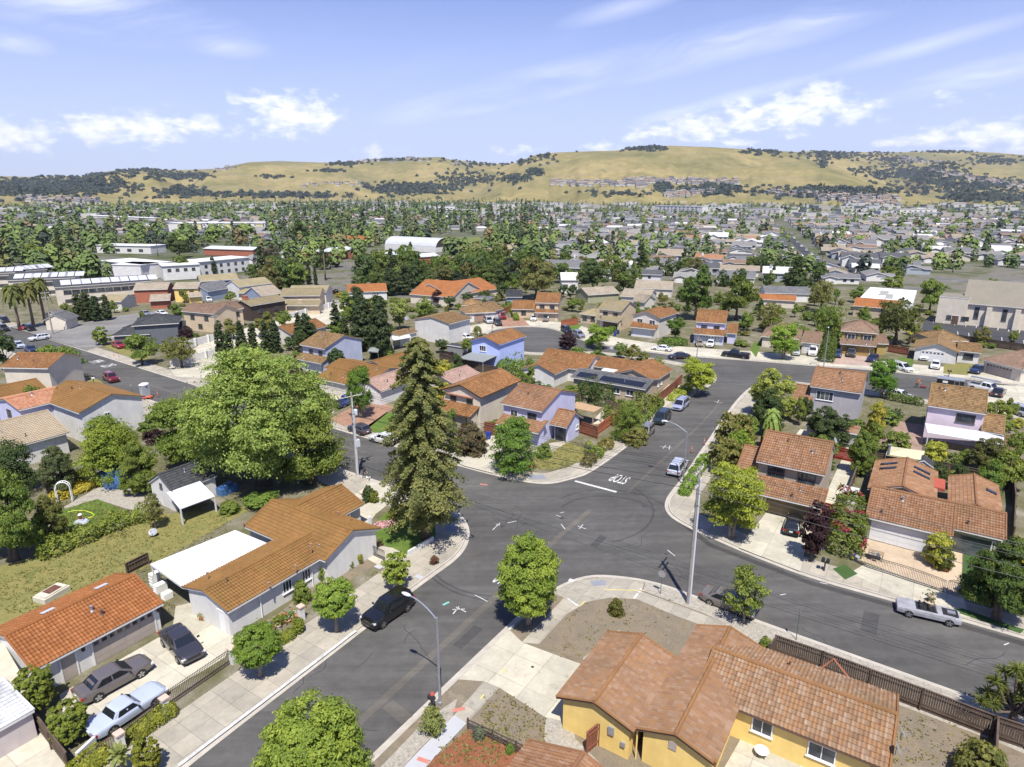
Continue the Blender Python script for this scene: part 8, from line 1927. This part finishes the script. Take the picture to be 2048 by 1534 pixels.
 for i,(x,y,tp,w)in enumerate(((445,722,650,28),(462,726,668,26),(485,712,650,26),(508,706,652,24),(533,708,648,24),(552,706,645,28),(600,690,634,24),(616,692,632,34),(673,668,612,26),(690,690,640,24),(535,560,528,9),(545,560,526,9),(555,560,528,9),(565,562,528,9),(575,560,527,9),(585,562,530,9),(618,568,532,14),(632,570,536,10),(428,550,522,16),(160,640,594,26),(178,642,592,30),(196,642,598,26),(216,640,598,22))):
  T('cypress%d'%(i%2),'cypress','%s dark column cypress from the left along its row, %s'%(('first','second','third','fourth','fifth','sixth','seventh','eighth','ninth','tenth')[i if i<10 else(i-10 if i<19 else i-19)],'before the court' if i<10 else('behind the closes' if i<19 else 'by the cream cottage')),x,y,tp-10,w*1.08,CY,group=cg)
 for x,y,tp,w,lb in((730,700,598,62,'broad dark cypress clump, left part'),(762,712,592,52,'broad dark cypress clump, right part'),(716,640,578,44,'dark green conifer behind the cypress clump'),(780,590,540,36,'row of dark poplars before the school, left'),(812,588,536,40,'row of dark poplars before the school, right')):T('clump','conifer',lb,x,y,tp-8,w*1.25,CY)
 for k,x,y,tp,w,c,lb in(('mid0',1072,598,498,112,(.16,.16,.05),'large yellowish plane tree behind the head of the court'),('mid1',1185,585,512,86,GD,'large dark tree right of the plane tree'),('mid0',1390,640,528,100,(.085,.13,.025),'left of the pair of large round trees behind the court'),('mid0',1472,640,535,96,(.095,.14,.025),'right of the pair of large round trees behind the court'),('conifer',1588,578,510,66,GD,'dark spreading conifer near the straight street'),('midspread',1640,625,560,62,GO,'olive tree at the end of the side street'),('midspread',1790,690,598,110,(.10,.115,.03),'wide airy tree in front of the white roofed building'),('midspread',1655,690,610,70,GM,'spreading green tree behind the pale garage'),('midspread',1535,665,605,60,GO,'olive tree with dark trunk behind the lavender garage house'),('mid1',1712,605,568,40,GM,'round green tree left of the white roofed building'),('mid0',1858,625,545,70,GM,'dense trees left of the church hall'),('mid2',1350,680,632,52,(.10,.16,.025),'round green tree between the white and lavender garage houses'),('mid2',1320,660,606,60,GD,'dark tree behind the round one'),('mid0',120,762,676,115,GM,'wide leafy tree shading the left cross street'),('mid0',285,730,655,82,GM,'green tree across the cross street'),('midspread',364,735,674,76,GO,'flat topped tree at the court entrance'),('mid2',15,740,660,62,GD,'dark tree at the left edge of the cross street'),('midsmall',205,690,652,38,GM,'small round street tree on the corner'),('plum',375,690,650,34,PLUM,'plum tree before the beige house'),('mid1',530,672,618,54,GO,'olive tree behind the cypress row, right one'),('mid1',468,678,632,50,GO,'olive tree behind the cypress row, left one'),('mid2',570,670,618,46,GM,'green tree before the dark brown house'),('mid1',700,640,575,50,GM,'bushy tree behind the cypress clump'),('mid2',800,660,595,60,GP,'pale green tree above the white two storey house'),('mid2',850,655,592,54,GM,'green tree before the terracotta hall'),('plum',875,610,578,26,PLUM,'purple tree before the terracotta hall'),('mid2',900,620,590,36,GD,'first dark round tree in front of the terracotta hall'),('mid2',935,612,582,36,GD,'second dark round tree in front of the terracotta hall'),('mid2',970,608,578,34,GD,'third dark round tree in front of the terracotta hall'),('mid2',1004,602,562,40,GD,'fourth dark round tree in front of the terracotta hall'),('conifer',124,520,455,30,GD,'tall dark conifer on the left, left of two'),('conifer',148,520,458,24,GD,'tall dark conifer on the left, right of two'),('mid0',75,540,478,60,GM,'big green tree behind the townhouses'),('mid1',360,515,465,60,GD,'dark green tree behind the white apartments'),('mid1',604,488,432,44,GD,'tall brownish green tree left of the red tiled building'),('mid0',545,540,480,54,(.10,.085,.06),'grey bare looking tree by the school'),('mid2',1980,600,555,50,GM,'trees behind the church hall'),('mid0',1785,585,545,60,GM,'green trees behind the white roofed building')):
  T(k,'garden_tree',lb,x,y,tp,w,c)
 for x,y,tp,w,lb in((40,660,560,60,'feathery palm on the far left'),(68,655,556,60,'second feathery palm by the townhouses'),(92,650,545,56,'shaggy palm beside the old pole'),(955,690,648,32,'little palm by the white hatchback')):T('datepalm','palm',lb,x,y,tp,w,(.12,.13,.035),'palm','feathery palms')
 for x,y,tp,w,lb in((651,560,483,26,'very tall shaggy palm before the school'),(1640,560,497,18,'slim tall palm beside the straight street'),(1650,500,462,14,'slim palm farther along the straight street'),(1905,545,505,14,'slim palm behind the church hall'),(690,490,440,12,'tall palm behind the red tiled building'),(316,512,476,14,'tall palm by the mission style shops')):T('tallpalm','palm',lb,x,y,tp,w,(.09,.10,.03),'palm','tall slim palms')
build_mid()
# ------------------------------------------------------------------ the far town: bungalows, trees, woods, hill houses
LMK = [(260,530,'white flat roofed apartments'),(150,565,'solar roofed townhouses'),(435,450,'yellow and white apartments'),(620,490,'wavy roofed school wings'),(830,498,'barrel roofed school hall'),(925,482,'sports field'),(1000,500,'beige row houses'),(910,575,'terracotta hall'),(1770,590,'white roofed building'),(1960,600,'church hall'),(1608,490,'long straight street'),(1430,570,'pair of large round trees'),(1185,545,'plane tree'),(1588,540,'dark spreading conifer'),(230,480,'mission style shops'),(1250,470,'middle of the bungalow streets'),(1800,480,'right hand bungalow streets'),(1950,450,'far right edge'),(1060,850,'lavender corner house'),(1670,800,'grey two storey house'),(1910,840,'pink house'),(1860,1030,'low sage house'),(1240,765,'solar panelled corner house'),(990,700,'bright blue house'),(1120,715,'orange L shaped roof'),(1715,690,'ochre house'),(1940,660,'church car park'),(745,680,'dark cypress clump'),(660,710,'blue grey house'),(425,650,'beige house above the court'),(130,850,'cream roofed house'),(1290,645,'white fronted garage house'),(1420,660,'lavender garage house'),(1085,620,'tan house heading the court'),(305,680,'dark grey house'),(1560,620,'pink beige garage'),(950,640,'brown hip roofed house'),(1400,440,'hill foot in the middle'),(800,440,'conifer belt in the middle'),(200,440,'left horizon')]
ORD = ['nearest','second nearest','third nearest','fourth nearest','fifth nearest','sixth nearest','seventh nearest','eighth nearest','ninth nearest','tenth nearest','eleventh nearest','twelfth nearest','thirteenth nearest','fourteenth nearest','fifteenth nearest','sixteenth nearest']
CNT = {}
def far_label(kind,px,py):
 lx,ly,nm = min(LMK,key=lambda l:abs(l[0]-px)+3*abs(l[1]-py));dx,dy = px-lx,(py-ly)*3
 rel = ('right of' if dx>0 else 'left of')if abs(dx)>abs(dy)else('before' if dy>0 else 'behind')
 k = (kind,rel,nm);n = CNT.get(k,0);CNT[k] = n+1
 return '%s of the %s %s the %s'%(ORD[n]if n<16 else 'one of the farther ones',kind,rel,nm)
def far_house_proto(i):
 mb = MB();rng = np.random.default_rng(i);L,W = (15,9)if i%2 else(12,10);z = 2.7;p = .30
 def blk(x0,y0,L,W,alongx=True):
  def P(x,y,q):return(x0+x,y0+y,q)if alongx else(x0+y,y0+x,q)
  r = W/2*p;o = .5;a = [P(-L/2,-W/2,0),P(L/2,-W/2,0),P(L/2,W/2,0),P(-L/2,W/2,0)];b = [(*q[:2],z)for q in a];g0,g1 = P(-L/2,0,z+r),P(L/2,0,z+r)
  F = [[0,1,5,4],[2,3,7,6],[1,2,6,9,5],[3,0,4,8,7]]
  for f in F:mb.add(a+b+[g0,g1],[f if alongx else f[::-1]],0)
  e = [P(-L/2-o,-W/2-o,z-o*p+.1),P(L/2+o,-W/2-o,z-o*p+.1),P(L/2+o,W/2+o,z-o*p+.1),P(-L/2-o,W/2+o,z-o*p+.1),P(-L/2-o,0,z+r+.1),P(L/2+o,0,z+r+.1)]
  for f in([0,1,5,4],[2,3,4,5]):mb.add(e,[f if alongx else f[::-1]],1)
  lo = [(q[0],q[1],q[2]-.2)for q in e]
  for f in([0,1,7,6],[3,2,8,9],[0,4,10,6],[4,3,9,10],[1,5,11,7],[5,2,8,11]):mb.add(e+lo,[f],2)
 blk(0,0,L,W);blk(-L/2+3,-W/2+1.0,W*.75,5.6,False)
 for x in(1.0,4.0):mb.quad((x,-W/2-.03,.9),(x+1.5,-W/2-.03,.9),(x+1.5,-W/2-.03,2.1),(x,-W/2-.03,2.1),3)
 yf = -W/2+1.0-W*.375-.03;mb.quad((-L/2+1.0,yf,0),(-L/2+5.0,yf,0),(-L/2+5.0,yf,2.1),(-L/2+1.0,yf,2.1),2)
 for x in(-3.5,0,3.5):mb.quad((x+1.2,W/2+.03,.9),(x,W/2+.03,.9),(x,W/2+.03,2),(x+1.2,W/2+.03,2),3)
 if i==2:mb.box(L/2-3,1.5,2.5,.9,.7,2.4)
 m,b,bs,out = newmat('bungalow_wall');oi = b.node('ShaderNodeObjectInfo');b.link(b.ramp(oi.outputs['Random'],[(0,(.62,.60,.56)),(.3,(.44,.40,.33)),(.5,(.56,.55,.55)),(.65,(.30,.33,.36)),(.8,(.52,.47,.36)),(.95,(.64,.64,.64))],'CONSTANT'),bs.inputs['Base Color']);bs.inputs['Roughness'].default_value = .9
 return mb.mesh('house',[m,objcolor('bungalow_roof',.9,0,0,.18,.15),TRIMW,GLASS])
def build_far():
 rng = np.random.default_rng(21);protos = [far_house_proto(i)for i in range(3)]
 grid = [];ang = radians(70.3);u = np.array([cos(ang),sin(ang)]);v = np.array([u[1],-u[0]])
 for i in range(-8,75):
  for j in range(-75,75):
   y = i*15.5;x = j*18.5+(3 if i%3==1 else 0)
   if i%4==2:continue
   p = u*y+v*x+np.array([0,120.0])+rng.normal(size=2)*1.6;px,py = PX((*p,0))
   if not(-60<px<2110)or p[1]<175 or np.hypot(*p)>1500:continue
   if py>(568 if px>1000 else 545)or(px>1480 and py>566)or(px>1840 and py>535):continue
   if abs((p-G(1640,530)[:2])@v)<8.5 and py<540:continue
   if px<520 and(470<py):continue
   if 560<px<1010 and py>462:continue
   if 880<px<1130 and 470<py<545:continue
   if 1000<px<1100 and py>500:continue
   dens = .97 if px>1080 else(.8 if px<640 else .55)
   if rng.random()>dens:continue
   grid.append((np.hypot(*p),p,px,py))
 grid.sort(key=lambda t:t[0])
 RC = [((.13,.13,.135),'grey roofed'),((.17,.165,.16),'pale grey roofed'),((.075,.077,.082),'charcoal roofed'),((.24,.20,.15),'tan roofed'),((.17,.115,.085),'brown roofed'),((.46,.46,.45),'white roofed'),((.26,.14,.08),'orange roofed'),((.20,.20,.19),'light roofed')]
 stuff = MB()
 for n,(d,p,px,py)in enumerate(grid):
  k = int(rng.choice(8,p=[.27,.21,.17,.11,.1,.04,.015,.085]));rz = ang-pi/2+(0 if rng.random()<.75 else pi/2)+rng.normal()*.04+(pi if rng.random()<.3 else 0);s = .9+.25*rng.random()
  if n<255:
   o = bpy.data.objects.new('bungalow',protos[int(rng.integers(3))]);COL.objects.link(o);o.location = (p[0],p[1],-.05);o.rotation_euler = (0,0,rz);o.scale = (s,s,s*(1.0 if rng.random()<.85 else 1.5));o.color = (*RC[k][0],1);tag(o,far_label(RC[k][1]+' bungalows',px,py),'house','bungalows of the far streets')
  else:
   c,sn = cos(rz),sin(rz);L,W,z,r = 7*s,4.8*s,2.8,4.3;Q = lambda x,y,q:(p[0]+c*x-sn*y,p[1]+sn*x+c*y,q)
   stuff.add([Q(-L,-W,0),Q(L,-W,0),Q(L,W,0),Q(-L,W,0),Q(-L,-W,z),Q(L,-W,z),Q(L,W,z),Q(-L,W,z)],[[0,1,5,4],[1,2,6,5],[2,3,7,6],[3,0,4,7]],0,None,rng.random())
   stuff.add([Q(-L,-W-.4,z),Q(L,-W-.4,z),Q(L,0,r),Q(-L,0,r),Q(L,W+.4,z),Q(-L,W+.4,z)],[[0,1,2,3],[4,5,3,2]],1,None,k/7.0)
 def tintmat(name,stops):
  m,b,bs,out = newmat(name);at = b.node('ShaderNodeAttribute',attribute_name='tint');b.link(b.ramp(at.outputs['Fac'],stops,'CONSTANT'),bs.inputs['Base Color']);bs.inputs['Roughness'].default_value = .9;return m
 WALLT = tintmat('far_walls',[(0,(.44,.42,.39)),(.35,(.33,.31,.27)),(.6,(.40,.40,.41)),(.85,(.25,.26,.27))]);ROOFT = tintmat('far_roofs',[(max(i/7-.02,0),RC[i][0])for i in range(8)])
 # estate houses on the slopes
 for x0,y0,x1,y1,n in((1100,366,1300,370,150),(1250,362,1480,366,160),(1330,392,1425,384,90),(1860,345,2048,375,110),(1800,318,1880,326,40),(700,322,860,318,30),(380,334,470,338,22),(900,330,1040,322,22),(40,400,200,404,60),(600,372,760,366,14),(1530,386,1800,400,90),(1640,400,1800,410,60)):
  for i in range(n):
   t = rng.random();h = hill_hit(x0+(x1-x0)*t,y0+(y1-y0)*t+rng.normal()*2.5)
   if h is None:continue
   L,W = 9,7;x,y,z = h;z-=2
   stuff.add([(x-L,y-W,z),(x+L,y-W,z),(x+L,y+W,z),(x-L,y+W,z),(x-L,y-W,z+8),(x+L,y-W,z+8),(x+L,y+W,z+8),(x-L,y+W,z+8)],[[0,1,5,4],[1,2,6,5],[2,3,7,6],[3,0,4,7]],0,None,rng.random());stuff.add([(x-L-1,y-W-1,z+8),(x+L+1,y-W-1,z+8),(x+L+1,y,z+12),(x-L-1,y,z+12),(x+L+1,y+W,z+8),(x-L-1,y+W,z+8)],[[0,1,2,3],[4,5,3,2]],1,None,rng.choice([.0,.3,.45,.6]))
   # warehouses and blocks spread over the plain beyond the bungalows
 for i in range(560):
  a = radians(rng.uniform(-44,44));d = rng.uniform(1100,3300);x,y = sin(a)*d,cos(a)*d;L,W,z = rng.uniform(8,26),rng.uniform(7,14),rng.uniform(4,9)
  stuff.add([(x-L,y-W,0),(x+L,y-W,0),(x+L,y+W,0),(x-L,y+W,0),(x-L,y-W,z),(x+L,y-W,z),(x+L,y+W,z),(x-L,y+W,z)],[[0,1,5,4],[1,2,6,5],[2,3,7,6],[3,0,4,7]],0,None,rng.random());b0 = stuff.nv-8;stuff.ch.append((np.array([[b0+4,b0+5,b0+6,b0+7]]),1,None,rng.choice([0,.15,.3,.72,.45,.3])))
 obj('far_houses',stuff,[WALLT,ROOFT],kind='stuff')
 # individual trees among the far houses, then the rest of the canopy
 pts = []
 for i in range(11000):
  a = radians(rng.uniform(-42,42));d = 165*(3400/165)**(rng.random()**.72);x,y = sin(a)*d,cos(a)*d;px,py = PX((x,y,0))
  if py>585 or(px<520 and py>560)or(600<px<720 and py>540):continue
  if px>1830 and py>540:continue
  if 1690<px<1840 and py>565:continue
  if abs((np.array([x,y])-G(1640,530)[:2])@v)<7 and py>450:continue
  if 860<px<965 and 470<py<505:continue
  if 180<px<510 and 508<py<552 or 330<px<535 and 447<py<470 or 730<px<900 and 498<py<530:continue
  dens = (.30 if px>1080 else .50)if py>440 else(.55 if px>1080 else .95)
  if rng.random()>dens:continue
  pts.append((d,x,y,px,py))
 pts.sort()
 TC = [((.10,.145,.035),'green trees'),(GD,'dark green trees'),((.125,.13,.042),'olive trees'),((.14,.19,.04),'bright green trees'),(CY,'dark conifers'),((.028,.042,.026),'dark evergreens'),(BR,'rusty trees')]
 can = MB()
 for n,(d,x,y,px,py)in enumerate(pts):
  k = int(rng.choice(7,p=[.40,.19,.13,.15,.06,.06,.01]))
  if 560<px<1130 and py<500 and rng.random()<.3:k = 4
  h = (4.0+5.0*rng.random())*(1.25 if px<1080 else 1.0)*(1.6 if k==4 else 1);r = h*(.22 if k==4 else .42)*(.75+.4*rng.random())
  if n<165:
   key = ('farconifer' if d>260 else 'conifer')if k==4 else(('far%d' if d>260 else 'mid%d')%int(rng.integers(3)))
   put_tree(key,'conifer' if k==4 else 'tree',far_label(TC[k][1],px,py),(x,y,-.08),r,h,None,TC[k][0],'tree','trees among the far houses')
  else:
   h*=1.0+.35*min(d/2600,1);m = 80 if d<600 else(40 if d<1100 else 18);q = rng.normal(size=(m,3));q/=np.linalg.norm(q,axis=1,keepdims=True);q[:,2] = np.abs(q[:,2])*(1 if m>20 else 1);t = q[:,2:3]
   rad = (1.05-t)**.7 if k==4 else np.sqrt(np.clip(1-(2*t-.8)**2/1.6,.05,1));nr = q[:,:2]/(np.linalg.norm(q[:,:2],axis=1,keepdims=True)+1e-6)
   t = rng.random((m,1));rad = (1.02-t)**.75 if k==4 else np.sqrt(np.clip(1-(2*t-.85)**2/1.4,.05,1));C = np.concatenate([nr*r*rad*(.55+.45*rng.random((m,1)))+(x,y),.08*h+t*h*.92],1)
   leaf_quads(can,C,np.concatenate([nr,t+.2],1)+rng.normal(size=(m,3))*.22,np.full(m,r*(.72 if m>40 else(.95 if m>20 else 1.35))),(k+.5)/7.0+rng.uniform(-.05,.05,m),rng)
   # oak woods and lone oaks on the hills
 woods = [(-40,352,260,392,500),(0,345,220,352,420),(0,365,215,385,700),(215,335,330,345,130),(310,345,420,358,160),(330,375,430,392,110),(330,385,700,396,130),(740,368,900,388,420),(880,345,1000,372,150),(700,318,830,322,90),(900,314,1060,330,260),(660,325,720,332,50),(620,340,690,345,24),(530,352,600,358,16),(1240,290,1330,301,110),(1370,372,1480,388,230),(1310,368,1345,384,60),(1500,298,1560,309,70),(1630,322,1660,334,24),(1690,336,1740,344,20),(1600,300,1780,318,260),(1745,335,1900,358,420),(1750,312,1830,330,90),(1830,300,1960,306,90),(1930,312,2048,328,120),(1800,355,2048,385,420),(1900,390,2048,402,260),(1530,376,1800,396,330),(1070,305,1110,320,16),(1150,298,1160,304,3),(1060,340,1085,350,40),(1000,350,1060,366,70),(480,388,700,396,60),(1850,324,1930,342,60),(1100,384,1320,392,30)]
 for x0,y0,x1,y1,n in woods:
  for i in range(n):
   px,py = (x0+x1)/2+rng.normal()*(x1-x0)*.27,(y0+y1)/2+rng.normal()*(y1-y0)*.30+.5;h = hill_hit(px,py)
   if h is None:continue
   m = 12;R = 8+6*rng.random();nr = rng.normal(size=(m,3));nr/=np.linalg.norm(nr,axis=1,keepdims=True);nr[:,2] = np.abs(nr[:,2]);C = h+nr*np.array([R,R,R*.85])*.8
   leaf_quads(can,C,nr+rng.normal(size=(m,3))*.3,np.full(m,R*1.25),5.5/7.0+rng.uniform(-.04,.04,m),rng)
 CT_ = tintmat('canopy_leaves',[(i/7 if i else 0,c)for i,(c,_)in enumerate(TC)])
 obj('tree_canopy',can,CT_,kind='stuff')
 sheet('road',[(1560,462),(1569,462),(1660,536),(1628,532)],.02,M_ROAD2);sheet('road',[(850,560),(905,520),(925,522),(885,562)],.02,asphalt('pale_road',(.15,.145,.135)))
 # parked cars of the straight street
 for i in range(16):
  t = i/16;g = G(1574+66*t**1.6,465+66*t)[:2]+v*(3.5 if i%2 else-3.5);P = CAR['hatch' if i%3 else 'suv'][0];r = dup(P,(*g,.03),ang+(pi if i%2 else 0),1.0,far_label('parked cars',1574+66*t,465+66*t),'cars of the straight street',(*[WHT,SIL,BLK,WHT][i%4],1));r.name = 'parked_car';r['category'] = 'car'
build_far()
def build_gardens():
 """shrubs, small trees and weeds on the open ground of the gardens"""
 rng = np.random.default_rng(31);dg = bpy.context.evaluated_depsgraph_get();out = []
 def hit(x,y):ok,loc,n,i,o,m = SC.ray_cast(dg,Vector((x,y,60)),Vector((0,0,-1)));return o.name.split('.')[0]if ok else ''
 for x0,x1,y0,y1,n in((560,1000,600,760,150),(880,1330,690,880,150),(1440,2040,800,1040,170),(960,1500,575,660,130),(1480,2040,500,700,260),(1000,1500,520,600,160),(560,1000,520,610,120),(120,620,575,740,130),(0,330,760,960,60)):
  for i in range(n):
   px,py = rng.uniform(x0,x1),rng.uniform(y0,y1);g = G(px,py);r = rng.uniform(.7,1.7)
   if all(hit(g[0]+a*r,g[1]+b*r)in('block_ground','ground')for a,b in((0,0),(1,0),(-1,0),(0,1),(0,-1)))and all(np.hypot(g[0]-q[1],g[1]-q[2])>(r+q[3])*.8 for q in out):out.append((np.hypot(g[0],g[1]),g[0],g[1],r,px,py))
 out.sort();out = out[:340]
 for d,x,y,r,px,py in out:
  c = [GM,GM,GD,GO,(.17,.23,.045),GY,PLUM][int(rng.choice(7,p=[.3,.15,.2,.14,.14,.04,.03]))];tall = rng.random()<.35
  put_tree('midsmall' if not tall else 'mid%d'%int(rng.integers(3)),'garden_tree' if tall else 'garden_shrub',far_label('garden trees' if tall else 'garden shrubs',px,py),(x,y,HB),r*(1.25 if tall else 1),rng.uniform(3.2,5.5)if tall else rng.uniform(.9,2.2),None,c,'tree' if tall else 'shrub','small greenery of the gardens')
 mb = MB();polys = [(-40,460,1020,1230,3200),(100,255,1005,1080,900),(1050,1180,885,940,900),(1085,1340,1200,1330,110),(960,1110,1385,1500,260),(1480,1980,1440,1534,260),(860,1010,1460,1534,240),(620,1000,640,760,900),(1440,2040,800,960,1400),(450,780,1095,1300,420)]
 for x0,x1,y0,y1,n in polys:
  C = []
  for i in range(n):
   g = G(rng.uniform(x0,x1),rng.uniform(y0,y1))
   if hit(g[0],g[1])in('block_ground','backyard_lawn','lawn','planting_bed','mulch_bed','parkway'):C.append(g+(0,0,HB+.05))
  if not C:continue
  C = np.array(C);k = np.repeat(np.arange(len(C)),3);P = C[k]+rng.normal(size=(len(k),3))*(.12,.12,.02);leaf_quads(mb,P,rng.normal(size=P.shape)*.6+(0,0,.8),np.full(len(P),.17),rng.random(len(P)),rng)
 o = obj('weeds',mb,LEAF,kind='stuff');o.color = (.19,.19,.06,1)
build_gardens()
def build_haze():
 m,b,bs,out = newmat('haze');b.n.remove(bs);pv = b.node('ShaderNodeVolumePrincipled');pv.inputs['Color'].default_value = (.78,.86,1,1);pv.inputs['Density'].default_value = .000045;pv.inputs['Anisotropy'].default_value = .2
 b.link(pv.outputs[0],out.inputs['Volume']);mb = MB();mb.obox((-9000,-300,-8),(18000,0,0),(0,9600,0),(0,0,620));obj('haze',mb,m,kind='stuff')
build_haze()
